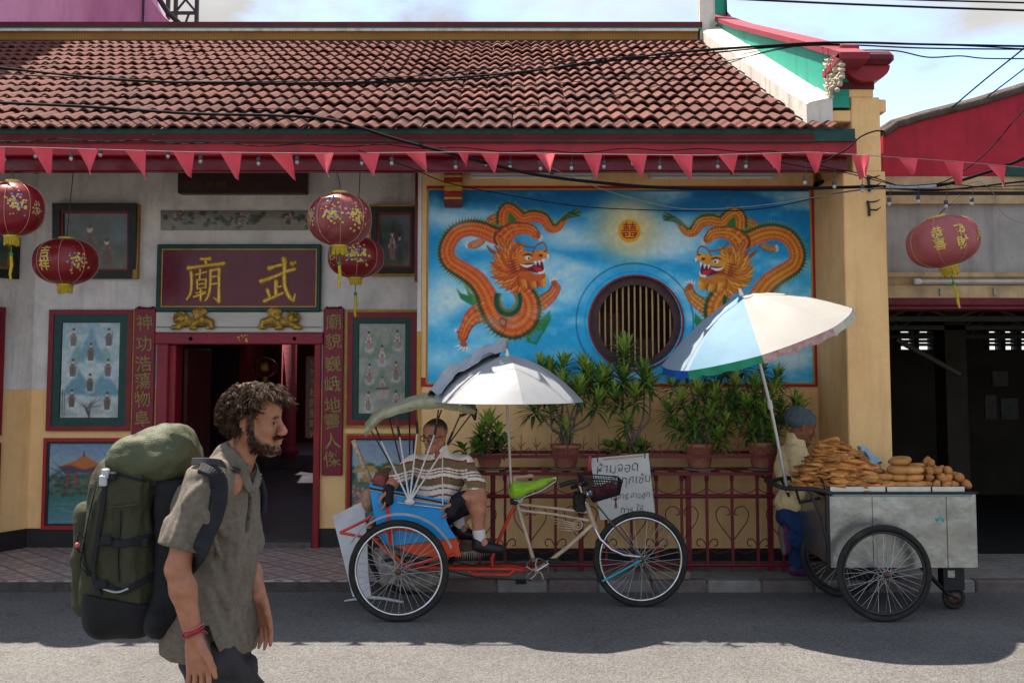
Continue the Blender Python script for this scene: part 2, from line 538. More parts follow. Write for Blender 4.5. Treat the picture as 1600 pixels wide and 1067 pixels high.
# ------------------------------------------------------------------ soft bodies: distance fields turned into one skin
def hash3(ix, iy, iz, seed):
    n = (ix * 374761393 + iy * 668265263 + iz * 2147483647 + seed * 974634777) & 0x7fffffff
    n = ((n ^ (n >> 13)) * 1274126177) & 0x7fffffff
    return ((n ^ (n >> 16)) & 0xffff) / 65535.0
def vn3(p, seed=0):
    i = np.floor(p).astype(np.int64); f = p - i; f = f * f * (3 - 2 * f)
    r = 0
    for a in (0, 1):
        for b in (0, 1):
            for c in (0, 1):
                w = (f[..., 0] if a else 1 - f[..., 0]) * (f[..., 1] if b else 1 - f[..., 1]) * (f[..., 2] if c else 1 - f[..., 2])
                r = r + w * hash3(i[..., 0] + a, i[..., 1] + b, i[..., 2] + c, seed)
    return r
class Field:
    def __init__(s, lo, hi, h):
        s.lo = np.array(lo, float); s.h = h
        s.n = np.ceil((np.array(hi) - s.lo) / h).astype(int) + 1
        s.d = np.full(tuple(s.n), .5, np.float32)
    def win(s, lo, hi):
        a = np.maximum(np.floor((np.array(lo) - s.lo) / s.h).astype(int), 0); b = np.minimum(np.ceil((np.array(hi) - s.lo) / s.h).astype(int) + 1, s.n)
        if (b <= a).any(): return None, None
        sl = tuple(slice(a[i], b[i]) for i in range(3))
        ax = [s.lo[i] + s.h * np.arange(a[i], b[i]) for i in range(3)]
        return sl, np.stack(np.meshgrid(*ax, indexing='ij'), -1)
    def put(s, sl, d, k, op):
        a = s.d[sl]
        if op == 'add':
            h = np.clip(.5 + .5 * (a - d) / k, 0, 1); s.d[sl] = a * (1 - h) + d * h - k * h * (1 - h)
        elif op == 'sub':
            h = np.clip(.5 - .5 * (a + d) / k, 0, 1); s.d[sl] = a * (1 - h) - d * h + k * h * (1 - h)
    def cap(s, a, b, ra, rb=None, k=.02, op='add', flat=None):
        """tapered capsule; flat=(axis vector, factor) flattens its section along that axis"""
        rb = ra if rb is None else rb
        a, b = np.array(a, float), np.array(b, float); R = max(ra, rb) * (1.6 if flat else 1) + k * 1.5 + s.h * 2
        sl, p = s.win(np.minimum(a, b) - R, np.maximum(a, b) + R)
        if sl is None: return s
        ab = b - a; q = p - a
        t = np.clip((q @ ab) / (ab @ ab + 1e-12), 0, 1)
        e = q - t[..., None] * ab
        if flat is not None:
            ax = np.array(flat[0], float); ax /= np.linalg.norm(ax)
            c = e @ ax
            e = e + (c * (flat[1] - 1))[..., None] * ax
        s.put(sl, np.linalg.norm(e, axis=-1) - (ra + (rb - ra) * t), k, op)
        return s
    def ell(s, c, r, k=.02, op='add', rot=None):
        c, r = np.array(c, float), np.array(r, float); R = r.max() + k * 1.5 + s.h * 2
        sl, p = s.win(c - R, c + R)
        if sl is None: return s
        q = p - c
        if rot is not None: q = q @ np.array(rot)          # world -> local (rot columns are local axes)
        k0 = np.linalg.norm(q / r, axis=-1); k1 = np.linalg.norm(q / (r * r), axis=-1) + 1e-9
        s.put(sl, k0 * (k0 - 1) / k1, k, op)
        return s
    def rbox(s, c, hs, r, k=.02, op='add', rot=None):
        c, hs = np.array(c, float), np.array(hs, float); R = np.linalg.norm(hs) + k * 1.5 + s.h * 2
        sl, p = s.win(c - R, c + R)
        if sl is None: return s
        q = p - c
        if rot is not None: q = q @ np.array(rot)
        q = np.abs(q) - hs + r
        s.put(sl, np.linalg.norm(np.maximum(q, 0), axis=-1) + np.minimum(q.max(-1), 0) - r, k, op)
        return s
    def chain(s, pts, rs, k=.02, flat=None):
        for i in range(len(pts) - 1): s.cap(pts[i], pts[i + 1], rs[i], rs[i + 1], k, 'add', flat)
        return s
    def warp(s, amp, freq, seed=0, stretch=(1, 1, 1)):
        sl, p = s.win(s.lo, s.lo + s.h * s.n)
        m = np.abs(s.d[sl]) < amp * 3 + s.h * 3
        q = p[m] * freq * np.array(stretch)
        v = s.d[sl]; v[m] += amp * (2 * vn3(q, seed) - 1) + amp * .5 * (2 * vn3(q * 2.1, seed + 3) - 1)
        return s
    def skin(s):
        d = s.d; ins = d < 0
        n0, n1, n2 = d.shape
        c = np.zeros((n0 - 1, n1 - 1, n2 - 1), np.int8)
        for a in (0, 1):
            for b in (0, 1):
                for e in (0, 1): c += ins[a:n0 - 1 + a, b:n1 - 1 + b, e:n2 - 1 + e]
        act = (c > 0) & (c < 8)
        I = np.argwhere(act); ids = np.full(act.shape, -1, np.int64); ids[act] = np.arange(len(I))
        acc = np.zeros((len(I), 3)); cnt = np.zeros(len(I))
        cor = [(a, b, e) for a in (0, 1) for b in (0, 1) for e in (0, 1)]
        val = {q: d[I[:, 0] + q[0], I[:, 1] + q[1], I[:, 2] + q[2]].astype(float) for q in cor}
        for q in cor:
            for ax in range(3):
                if q[ax] == 0:
                    q2 = list(q); q2[ax] = 1; q2 = tuple(q2)
                    v0, v1 = val[q], val[q2]; m = (v0 < 0) != (v1 < 0)
                    t = np.where(m, v0 / np.where(m, v0 - v1, 1), 0)
                    pt = np.array(q, float)[None].repeat(len(I), 0); pt[:, ax] = t
                    acc += pt * m[:, None]; cnt += m
        pos = s.lo + s.h * (I + acc / np.maximum(cnt, 1)[:, None])
        quads = []
        for ax in range(3):
            o1, o2 = (ax + 1) % 3, (ax + 2) % 3
            sl0 = [slice(None)] * 3; sl1 = [slice(None)] * 3; sl0[ax] = slice(0, -1); sl1[ax] = slice(1, None)
            m = ins[tuple(sl0)] != ins[tuple(sl1)]
            E = np.argwhere(m)
            ok = (E[:, o1] > 0) & (E[:, o2] > 0) & (E[:, o1] < d.shape[o1] - 1) & (E[:, o2] < d.shape[o2] - 1)
            E = E[ok]
            g = []
            for (p1, p2) in ((1, 1), (0, 1), (0, 0), (1, 0)):
                F = E.copy(); F[:, o1] -= p1; F[:, o2] -= p2
                g.append(ids[F[:, 0], F[:, 1], F[:, 2]])
            Q = np.stack(g, -1)
            fl = ins[E[:, 0], E[:, 1], E[:, 2]]
            Q[~fl] = Q[~fl][:, ::-1]
            quads.append(Q)
        return pos, np.concatenate(quads)
    def build(s, name, mat, parent, colfn=None, label=None):
        pos, q = s.skin()
        col = colfn(pos) if colfn is not None else None
        base = np.array(WLOC[parent])
        o = fast_mesh(name, pos - base, q, mat, parent, None, col)
        if label: o['label'] = label
        return o
# ================================================================== planes of the place
Y_KERB, Y_MUR, Y_ENT, Y_PIL, Y_EAVE, Y_RIDGE = 8.05, 8.9, 9.5, 8.1, 7.85, 12.5
PAVE = 0.09
m_asph = M('asphalt', (.155, .147, .139), .9, .25, 140, .55, 260, dirt=.5, dcol=(.075, .073, .07), dscale=1.3, detail=8)
m_conc = M('concrete', (.22, .205, .185), .9, .25, 14, .5, 90, dirt=.7, dcol=(.09, .085, .075), dscale=4)
m_white = M('plaster_white', (.72, .67, .63), .85, .12, 3, .5, 25, dirt=.6, dcol=(.34, .30, .275), dscale=1.8, streak=.5)
m_ochre = M('plaster_ochre', (.88, .55, .245), .75, .08, 2.5, .2, 30, dirt=.5, dcol=(.62, .37, .15), dscale=1.5, streak=.35)
m_skirt = M('skirting_black', (.02, .016, .015), .5, .3, 6, .2, 40)
m_red = M('paint_red', (.26, .010, .018), .38, .25, 5, .12, 40, dirt=.5, dcol=(.12, .02, .02), dscale=4)
m_reddeep = M('paint_deep_red', (.13, .006, .010), .3, .25, 6, .12, 40, dirt=.4, dcol=(.06, .01, .01), dscale=5)
m_rose = M('paint_rose', (.28, .032, .05), .6, .2, 6, .25, 40, dirt=.7, dcol=(.14, .04, .045), dscale=3)
m_maroon = M('paint_maroon', (.12, .012, .018), .6, .25, 6, .2, 40, dirt=.6, dcol=(.05, .02, .02), dscale=4)
m_greenb = M('paint_dark_green', (.012, .055, .045), .5, .3, 5, .2, 40, dirt=.6, dcol=(.03, .03, .025), dscale=4)
m_teal = M('paint_teal', (.02, .33, .23), .6, .10, 3, .15, 30, dirt=.35, dcol=(.02, .16, .12), dscale=3, streak=.5)
m_coping = M('coping_white', (.70, .66, .58), .8, .1, 4, .3, 40, dirt=.8, dcol=(.34, .29, .22), dscale=4, streak=.8)
m_goldp = M('paint_gold', (.52, .30, .05), .4, .2, 10, .1, 40, metal=.25)
m_wood = M('dark_wood', (.045, .018, .016), .45, .4, 4, .3, 30, stretch=(1, 1, 8))
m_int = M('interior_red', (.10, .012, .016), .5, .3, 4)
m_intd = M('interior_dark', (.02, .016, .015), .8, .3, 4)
m_tube = M('tube_white', (.75, .75, .72), .3, .05, 6)
m_fix = M('fixture_grey', (.6, .58, .55), .5, .1, 8, dirt=.4, dcol=(.2, .17, .14), dscale=8)

def asphalt(m):
    n = m.node_tree.nodes; l = m.node_tree.links; b = n['Principled BSDF']; co = n.new('ShaderNodeTexCoord')
    def tex(kind, sc_, **k):
        t = n.new(kind); t.inputs['Scale'].default_value = sc_; l.new(co.outputs['Object'], t.inputs['Vector'])
        for a, v in k.items(): t.inputs[a].default_value = v
        return t
    def ramp(src, p0, p1, c0, c1):
        r = n.new('ShaderNodeValToRGB'); r.color_ramp.elements[0].position = p0; r.color_ramp.elements[1].position = p1
        r.color_ramp.elements[0].color = (*c0, 1); r.color_ramp.elements[1].color = (*c1, 1); l.new(src, r.inputs['Fac']); return r.outputs['Color']
    def mul(a, c, f=1.0, mode='MULTIPLY'):
        x = n.new('ShaderNodeMix'); x.data_type = 'RGBA'; x.blend_type = mode; x.inputs[0].default_value = f; l.new(a, x.inputs[6]); l.new(c, x.inputs[7]); return x.outputs[2]
    g = tex('ShaderNodeTexVoronoi', 95); agg = ramp(g.outputs['Color'], .15, .95, (.070, .0685, .067), (.165, .156, .146))
    fine = ramp(tex('ShaderNodeTexNoise', 330, Detail=3).outputs['Fac'], .3, .7, (.68,) * 3, (1.3,) * 3)
    big = ramp(tex('ShaderNodeTexNoise', .9, Detail=6, Roughness=.6).outputs['Fac'], .32, .68, (.76, .76, .77), (1.14, 1.13, 1.1))
    st = ramp(tex('ShaderNodeTexNoise', 2.7, Detail=9, Roughness=.72).outputs['Fac'], .60, .72, (1,) * 3, (.52, .51, .5))
    cn = tex('ShaderNodeTexNoise', 3.0, Detail=4); cm = n.new('ShaderNodeMix'); cm.data_type = 'RGBA'; cm.inputs[0].default_value = .22
    l.new(co.outputs['Object'], cm.inputs[6]); l.new(cn.outputs['Color'], cm.inputs[7])
    cv_ = n.new('ShaderNodeTexVoronoi'); cv_.feature = 'DISTANCE_TO_EDGE'; cv_.inputs['Scale'].default_value = .62; l.new(cm.outputs[2], cv_.inputs['Vector'])
    crk = ramp(cv_.outputs['Distance'], .002, .009, (.42,) * 3, (1,) * 3)
    spots = ramp(tex('ShaderNodeTexVoronoi', 4.2).outputs['Distance'], .045, .07, (.5, .5, .5), (1,) * 3)
    c = mul(mul(mul(mul(mul(agg, fine), big), st), crk, .22), spots, .6)
    l.new(c, b.inputs['Base Color']); b.inputs['Roughness'].default_value = .88
    bp_ = n.new('ShaderNodeBump'); bp_.inputs['Strength'].default_value = .7; bp_.inputs['Distance'].default_value = .006
    l.new(g.outputs['Distance'], bp_.inputs['Height']); l.new(bp_.outputs['Normal'], b.inputs['Normal'])
m_asph = bpy.data.materials.new('asphalt_road'); m_asph.use_nodes = True; asphalt(m_asph)

def struct(mb, name, mat, kind='structure'): return mb.build(name, mat, kind=kind)

# ------------------------------------------------------------------ ground
mb = MB()
xs = np.concatenate([np.linspace(-60, -6, 12), np.linspace(-5.5, 6, 60), np.linspace(7, 60, 12)])
ys = np.concatenate([np.linspace(-40, 2, 10), np.linspace(2.4, 9, 50), np.linspace(10, 90, 18)])
def gz(x, y): return 0.006 * (vn3(np.array([[x * 1.3, y * 1.3, 0.]]), 5)[0] - .5) if 2 < y < 8.2 and abs(x) < 5.6 else -.003
idx = [[None] * len(xs) for _ in ys]
vv = [(x, y, gz(x, y)) for y in ys for x in xs]
nx = len(xs)
mb.add(vv, [(j * nx + i, j * nx + i + 1, (j + 1) * nx + i + 1, (j + 1) * nx + i) for j in range(len(ys) - 1) for i in range(nx - 1)], True)
road = struct(mb, 'road', m_asph)

# tiled porch pavement: slab with a lip, tiles laid on the diagonal as pieces of their own
m_slab = M('pavement_slab', (.07, .06, .055), .9, .3, 10, .4, 60)
XT0, XT1 = -6.2, -0.95
mb = MB().box(XT0, XT1, Y_KERB, Y_ENT + .02, -.05, PAVE - .012)
pavement = struct(mb, 'pavement', m_slab)
mt = bpy.data.materials.new('floor_tile'); mt.use_nodes = True
def tile_mat(m):
    n = m.node_tree.nodes; l = m.node_tree.links; b = n['Principled BSDF']
    b.inputs['Roughness'].default_value = .45
    co = n.new('ShaderNodeTexCoord')
    sp = n.new('ShaderNodeSeparateXYZ'); l.new(co.outputs['Object'], sp.inputs[0])
    def math_(op, a, bb=None):
        x = n.new('ShaderNodeMath'); x.operation = op
        for i, val in enumerate((a, bb)):
            if val is None: continue
            if isinstance(val, (int, float)): x.inputs[i].default_value = val
            else: l.new(val, x.inputs[i])
        return x.outputs[0]
    ax = math_('ABSOLUTE', sp.outputs[0]); ay = math_('ABSOLUTE', sp.outputs[1])
    mx = math_('MAXIMUM', ax, ay); sm = math_('ADD', ax, ay); pr = math_('MINIMUM', ax, ay)
    ring = math_('GREATER_THAN', mx, .082)
    star = math_('LESS_THAN', pr, math_('MULTIPLY', math_('SUBTRACT', .062, sm), .33))
    petal = math_('LESS_THAN', math_('ABSOLUTE', math_('SUBTRACT', ax, ay)), math_('MULTIPLY', math_('SUBTRACT', .075, sm), .25))
    pat = math_('MAXIMUM', ring, math_('MAXIMUM', star, petal))
    no = n.new('ShaderNodeTexNoise'); no.inputs['Scale'].default_value = 22; no.inputs['Detail'].default_value = 6
    l.new(co.outputs['Object'], no.inputs['Vector'])
    oi = n.new('ShaderNodeObjectInfo')
    v = math_('ADD', math_('MULTIPLY', no.outputs['Fac'], .5), math_('ADD', math_('MULTIPLY', oi.outputs['Random'], .3), .6))
    x = n.new('ShaderNodeMix'); x.data_type = 'RGBA'; x.inputs[6].default_value = (.43, .33, .30, 1); x.inputs[7].default_value = (.17, .115, .105, 1)
    l.new(math_('MULTIPLY', pat, .75), x.inputs[0])
    y = n.new('ShaderNodeMix'); y.data_type = 'RGBA'; y.blend_type = 'MULTIPLY'; y.inputs[0].default_value = 1
    cc = n.new('ShaderNodeCombineColor')
    for i in range(3): l.new(v, cc.inputs[i])
    l.new(x.outputs[2], y.inputs[6]); l.new(cc.outputs[0], y.inputs[7]); l.new(y.outputs[2], b.inputs['Base Color'])
tile_mat(mt)
TS = .2
tmb = MB().bbox(-TS / 2 + .002, TS / 2 - .002, -TS / 2 + .002, TS / 2 - .002, -.012, 0, .0025)
tme = tmb.mesh('floor_tile'); tme.materials.append(mt)
pb = WLOC[pavement]
dg = TS * math.sqrt(2)
def clip_diamond(cx, cy, r, x0, x1, y0, y1):
    poly = [(cx + r, cy), (cx, cy + r), (cx - r, cy), (cx, cy - r)]
    for ax, lim, sg in ((0, x0, 1), (0, x1, -1), (1, y0, 1), (1, y1, -1)):
        out = []
        for i in range(len(poly)):
            a, b = poly[i - 1], poly[i]
            ia, ib = (a[ax] - lim) * sg >= 0, (b[ax] - lim) * sg >= 0
            if ia != ib:
                t = (lim - a[ax]) / (b[ax] - a[ax]); out.append((a[0] + t * (b[0] - a[0]), a[1] + t * (b[1] - a[1])))
            if ib: out.append(b)
        poly = out
        if len(poly) < 3: return None
    return poly
j = 0; y = Y_KERB
while y < Y_ENT + dg:
    x = XT0 + 1.0 + (dg / 2 if j % 2 else 0)
    while x < XT1 + dg / 2:
        r = (TS / 2 - .002) * math.sqrt(2)
        inside = x - r > XT0 and x + r < XT1 and y - r > Y_KERB + .004 and y + r < Y_ENT
        if inside:
            o = link('floor_tile', tme, None, pavement, Vector((x, y, PAVE + rnd.uniform(-.0008, .0008))) - pb)
            o.rotation_euler = (rnd.uniform(-.002, .002), rnd.uniform(-.002, .002), math.radians(45))
            WLOC[o] = pb
        else:
            pl = clip_diamond(x, y, r, XT0, XT1, Y_KERB + .004, Y_ENT)
            if pl:
                q = MB().prism([(a - x, b - y, -.012) for a, b in pl], (0, 0, .012))
                rot = Matrix.Rotation(math.radians(-45), 4, 'Z')
                q.v = [tuple(rot @ Vector(p)) for p in q.v]
                me = q.mesh('floor_tile'); me.materials.append(mt)
                o = link('floor_tile', me, None, pavement, Vector((x, y, PAVE)) - pb); o.rotation_euler = (0, 0, math.radians(45)); WLOC[o] = pb
        x += dg
    y += dg / 2; j += 1

# kerb in front of the railing: painted blocks; concrete strip behind
mb = MB().box(XT1 + .004, 9.0, Y_KERB + .13, Y_MUR + .3, -.05, PAVE - .006)
sidewalk = struct(mb, 'sidewalk', m_conc)
kerb_base = MB().box(XT1, 9.0, Y_KERB + .02, Y_KERB + .126, -.06, PAVE - .03)
kerb = struct(kerb_base, 'kerb', m_conc)
m_kw = M('kerb_white', (.23, .21, .19), .9, .25, 12, .5, 80, dirt=.9, dcol=(.10, .09, .08), dscale=6)
m_kr = M('kerb_red', (.15, .12, .11), .9, .3, 12, .5, 80, dirt=.9, dcol=(.07, .06, .055), dscale=6)
x = XT1
i = 0
while x < 8.6:
    L = .42 + rnd.uniform(-.03, .03)
    MB().bbox(x + .004, x + L - .004, Y_KERB, Y_KERB + .124, -.04, PAVE + rnd.uniform(-.004, .003), .012).build('kerb_stone', m_kw if i % 2 == 0 else m_kr, kerb)
    x += L; i += 1

# ================================================================== temple
temple = thing('temple_building', 'yellow and white Chinese temple with red tiled roof, dragon mural and dark doorway', 'temple', (-1.0, Y_MUR, 0))
ZB = P(800, 270, 8.1).z              # underside of the front beam
ZE = P(800, 203, Y_EAVE).z           # eave
ZR = P(800, 66, Y_RIDGE).z           # top of the tiles
X_GAB = 2.36
XL = -7.0
# mural wall pieces round the mural
MU0, MV0, MU1, MV1 = 672., 297., 1268., 598.
pTL = P(MU0, MV0, Y_MUR); pBR = P(1271, MV1, Y_MUR)
XM0, XM1, ZM1, ZM0 = pTL.x, P(1268, 447, Y_MUR).x, pTL.z, pBR.z
WCX, WCZ = P(994, 504, Y_MUR).x, P(994, 504, Y_MUR).z
WR = 72 * Y_MUR / FPX
XPIL0, XPIL1 = P(1268, 450, Y_MUR).x + .035, P(1388, 450, Y_PIL).x
XRET = XM0 - .07
ZSK = P(1000, 856, Y_MUR).z
def wallpart(name, mat, *a): return MB().box(*a).build(name, mat, temple)
zc = ZE + .1
wallpart('wall_below_mural', m_ochre, XRET, XPIL0, Y_MUR, Y_MUR + .2, ZSK, ZM0 - .03)
wallpart('wall_above_mural', m_ochre, XRET, XPIL0, Y_MUR, Y_MUR + .2, ZM1 + .03, zc)
wallpart('wall_beside_mural', m_ochre, XRET, XM0 - .03, Y_MUR, Y_MUR + .2, ZM0 - .03, ZM1 + .03)
wallpart('wall_beside_mural', m_ochre, XM1 + .03, XPIL0, Y_MUR, Y_MUR + .2, ZM0 - .03, ZM1 + .03)
wallpart('skirting', m_skirt, XRET, XPIL0, Y_MUR - .02, Y_MUR + .2, PAVE - .04, ZSK)
# backing behind the painting with a square opening for the window
for a in ((XM0 - .03, WCX - WR - .01, ZM0 - .03, ZM1 + .03), (WCX + WR + .01, XM1 + .03, ZM0 - .03, ZM1 + .03),
          (WCX - WR - .01, WCX + WR + .01, ZM0 - .03, WCZ - WR - .01), (WCX - WR - .01, WCX + WR + .01, WCZ + WR + .01, ZM1 + .03)):
    wallpart('wall_core', m_ochre, a[0], a[1], Y_MUR + .03, Y_MUR + .2, a[2], a[3])
# painted border of the mural
m_bred = M('border_red', (.40, .015, .02), .5, .12, 8); m_byel = M('border_yellow', (.55, .28, .04), .5, .12, 8)
bd = MB()
for (o, t, y) in ((.0, .03, .008),):
    bd.box(XM0 - .03, XM1 + .032, Y_MUR - y, Y_MUR + .029, ZM1 + .012, ZM1 + .034)
    bd.box(XM0 - .03, XM1 + .032, Y_MUR - y, Y_MUR + .029, ZM0 - .034, ZM0 - .012)
    bd.box(XM1 + .012, XM1 + .034, Y_MUR - y - .001, Y_MUR + .029, ZM0 - .033, ZM1 + .033)
bd.build('mural_border', m_bred, temple)
bd = MB()
bd.box(XM0 - .02, XM1 + .012, Y_MUR - .006, Y_MUR + .028, ZM1, ZM1 + .012)
bd.box(XM0 - .02, XM1 + .012, Y_MUR - .006, Y_MUR + .028, ZM0 - .012, ZM0)
bd.box(XM1, XM1 + .012, Y_MUR - .0055, Y_MUR + .028, ZM0 - .011, ZM1 + .011)
bd.build('mural_border', m_byel, temple)
# corner strip between porch and mural wall
zz = P(665, 440, Y_MUR).z; zz2 = P(665, 590, Y_MUR).z
mb = MB().box(XRET - .035, XRET - .002, Y_MUR - .012, Y_ENT, .3, zc); mb.build('wall_end', m_white, temple)
MB().box(XRET - .06, XRET - .036, Y_MUR - .018, Y_MUR + .02, zz, zc).build('corner_trim', m_reddeep, temple)
MB().box(XRET + .002, XM0 - .031, Y_MUR - .010, Y_MUR - .001, ZM0 - .03, zz2).build('corner_trim', m_bred, temple)
MB().box(XRET - .034, XRET + .0, Y_MUR - .016, Y_MUR - .013, .3, zz2 + .4).build('corner_trim', m_byel, temple)

# ------------------------------------------------------------------ the mural, painted as colours on a fine sheet
cv = Canvas(598, 302, MU0, MV0, 1.0)
cv.vgrad([(0, (8, 98, 158)), (.12, (14, 132, 196)), (.5, (36, 170, 222)), (1, (46, 170, 214))])
n1 = fbm(cv.x / 95, cv.y / 42, 3, 5); n2 = fbm(cv.x / 40, cv.y / 24, 11, 4)
cv.mix(np.clip((n1 - .50) * 3.2, 0, .8) * (cv.y > 300), (206, 232, 244))
for (x, y, rx, ry, a) in ((700, 345, 46, 20, .7), (760, 335, 50, 16, .55), (885, 365, 60, 22, .75), (905, 380, 50, 14, .6), (700, 450, 40, 30, .8), (690, 480, 36, 20, .7),
                          (745, 520, 60, 14, .5), (895, 440, 34, 30, .75), (885, 465, 30, 16, .6), (1060, 360, 60, 20, .75), (1030, 390, 50, 14, .5), (930, 425, 30, 12, .5),
                          (1075, 450, 26, 14, .6), (1100, 480, 36, 18, .55), (1225, 470, 40, 20, .5), (1200, 535, 60, 20, .7), (1235, 560, 40, 16, .5), (690, 560, 40, 22, .6), (880, 555, 30, 12, .4), (1085, 500, 24, 10, .5)):
    cv.blob(x, y, rx * .75, ry * .75, (232, 242, 248), a * .95, .95)
for q in range(26):
    cv.stroke([(rnd.uniform(672, 1200), rnd.uniform(300, 330)), (rnd.uniform(672, 1270), rnd.uniform(300, 335))], 6, (16, 86, 134), 8, .10)
cv.blob(985, 358, 50, 48, (214, 206, 160), .9, .5)
cv.blob(987, 360, 30, 30, (232, 214, 150), .7, .6)
# relief ring round the window
d = np.hypot(cv.x - 994, cv.y - 504)
cv.mix(np.clip(1.6 - np.abs(d - 91), 0, 1) * .55, (14, 80, 122))
cv.mix(np.clip(1.2 - np.abs(d - 78), 0, 1) * .35, (14, 90, 130))

def dragon(cv, T, gold):
    """T maps the drawing points of the dragon to the wall"""
    A = lambda pts: [T(*p) for p in pts]
    flip = T(1, 0)[0] < T(0, 0)[0]
    k = 1 / 4.104
    ORA = np.array((212, 92, 38)) / 255. if not gold else np.array((196, 112, 36)) / 255.
    def body(pts, wid, finside=-1, belly=1, fin=True, fade=1.0):
        p = A(pts); w = [q * k * 1.13 for q in wid]
        if fin:                                             # spiny fin: dark green base, ragged tips
            cps = np.array(cr(p, 6)); cw = np.array(cr([[q] for q in w], 6))[:, 0]
            n = len(cps); s_ = (-1 if flip else 1) * finside
            acc = 0
            for i in range(1, n - 1):
                acc += np.linalg.norm(cps[i] - cps[i - 1])
                if acc < 2.6: continue
                acc = 0
                t = cps[i + 1] - cps[i - 1]; t /= np.linalg.norm(t) + 1e-6
                nn = np.array((-t[1], t[0])) * s_
                b0 = cps[i] + nn * cw[i] * .8
                tip = b0 + nn * (cw[i] * .45 + 4) - t * 3.2
                cv.poly([b0 - t * 2.6, b0 + t * 2.6, tip], (150, 146, 66), .7, .9)
                cv.poly([b0 - t * 3.2, b0 + t * 2.0, b0 + nn * (cw[i] * .25 + 2.2) - t * 1.5], (14, 74, 56), .8, .95)
        r = cv.field(p, w)
        sl, dist, side, arc, ww = r
        m = np.clip(.5 - dist / 1.3, 0, 1) * fade
        s2 = side * (1 if not flip else -1)
        ct = np.clip(1 - side * side, 0, 1) ** .5
        base = ORA * (0.55 + .5 * ct[..., None])
        sc_ = np.sin(arc * 1.55 + np.cos(side * 9) * 1.3)
        sc2 = np.sin(arc * 1.3 + side * 5.5) * np.sin(arc * 1.3 - side * 5.5)
        base = base * (1 + .10 * sc_[..., None] + .26 * sc2[..., None]) + np.array((.12, .09, .01)) * np.clip(sc2, 0, 1)[..., None]
        base = base + np.array((.10, .05, .02)) * (np.clip(ct - .75, 0, 1) * 2)[..., None]
        edge = np.clip((s2 * belly - .62) / .3, 0, 1)
        base = base * (1 - edge[..., None] * .8) + np.array((226, 120, 128)) / 255. * edge[..., None] * .8
        e2 = np.clip((-s2 * belly - .66) / .25, 0, 1)
        base = base * (1 - e2[..., None] * .7) + np.array((18, 74, 50)) / 255. * e2[..., None] * .7 if fin else base
        cv.mix(m, base, sl)
    def leaf(pts, c=(30, 122, 62), al=.9): cv.poly(A(pts), c, 1.2, al)
    def claw(x, y, ang, n=4, L=46):
        for q in range(n):
            a = ang + (q - (n - 1) / 2) * .42
            p0 = (x, y); p1 = (x + L * .6 * math.cos(a), y + L * .6 * math.sin(a)); p2 = (x + L * math.cos(a + .25), y + L * math.sin(a + .25))
            cv.stroke(A([p0, p1]), [9 * k, 7 * k], (176, 84, 52), .7)
            cv.stroke(A([p1, p2]), [6 * k, 1.5 * k], (228, 236, 238), .6)
    leaf([(150, 625), (180, 655), (225, 670), (205, 600), (235, 650), (270, 672), (310, 725), (255, 735), (215, 715), (175, 690)])
    leaf([(748, 765), (755, 820), (710, 905), (690, 930), (660, 985), (600, 965), (598, 925), (640, 860), (690, 820)])
    cv.poly(A([(700, 890), (672, 940), (650, 968), (622, 960), (616, 935), (650, 900)]), (40, 150, 196), 1.5, .75)
    leaf([(330, 190), (370, 150), (440, 150), (430, 215), (380, 235)], (120, 120, 60))
    # far claws and limbs
    body([(430, 180), (380, 190), (350, 215)], [40, 36, 20], fin=False, fade=.8)
    claw(240, 345, math.pi, 4, 36); body([(310, 320), (270, 340), (240, 345)], [20, 24, 18], fin=False, fade=.75)
    # tail
    body([(895, 140), (850, 175), (800, 235), (750, 235), (705, 175), (640, 160), (570, 172), (520, 130), (475, 112), (450, 160), (462, 250)], [8, 14, 20, 26, 32, 34, 32, 34, 36, 38, 42], 1, -1)
    for q in range(14):
        a = -.9 + q * .12
        cv.stroke(A([(830 + q * 3, 190 - q * 4), (870 + q * 3, 150 - 10 * math.sin(q)), (900 + 50 * math.cos(a), 135 + 45 * math.sin(a))]), [8 * k, 7 * k, 1 * k], (20, 76, 56) if q % 3 else (120, 128, 62), .7, .85)
    leaf([(485, 130), (520, 160), (540, 210), (480, 218), (478, 180)], (40, 120, 44))
    # lower hind leg
    body([(330, 770), (260, 800), (215, 860), (190, 930)], [62, 50, 36, 30], fin=False)
    claw(200, 960, math.pi * .55, 4, 70); claw(165, 905, math.pi * 1.15, 2, 34)
    # front leg
    body([(610, 760), (690, 720), (760, 665), (785, 620)], [48, 44, 34, 30], fin=False, fade=.9)
    claw(778, 600, -math.pi * .58, 4, 56)
    # main coil
    body([(470, 275), (400, 285), (310, 248), (225, 238), (140, 272), (88, 365), (108, 450), (190, 505), (275, 565), (335, 650), (372, 740), (430, 830), (520, 868), (600, 810), (612, 720), (570, 640), (530, 580)],
         [46, 48, 48, 46, 46, 46, 48, 50, 54, 58, 66, 72, 72, 70, 64, 56, 50], 1, -1)
    cv.blob(*T(445, 840), 11, 11, (150, 60, 34), .5, .6); cv.stroke(A([(430, 850), (455, 870), (470, 835), (440, 815), (425, 835)]), 1.2, (110, 36, 24), .7)
    # green spines inside the lower coil
    for q in range(24):
        t = q / 23
        a = math.pi * (1.12 - 1.30 * t)
        cx, cy = 480 + 78 * math.cos(a), 700 + 92 * math.sin(a)
        cv.stroke(A([(cx, cy), (480 + 52 * math.cos(a + .2), 695 + 62 * math.sin(a + .2))]), [14 * k, 2 * k], (16, 80, 58), .7)
        cv.stroke(A([(480 + 62 * math.cos(a), 700 + 74 * math.sin(a)), (480 + 44 * math.cos(a + .25), 692 + 54 * math.sin(a + .25))]), [6 * k, 1 * k], (158, 156, 84), .6)
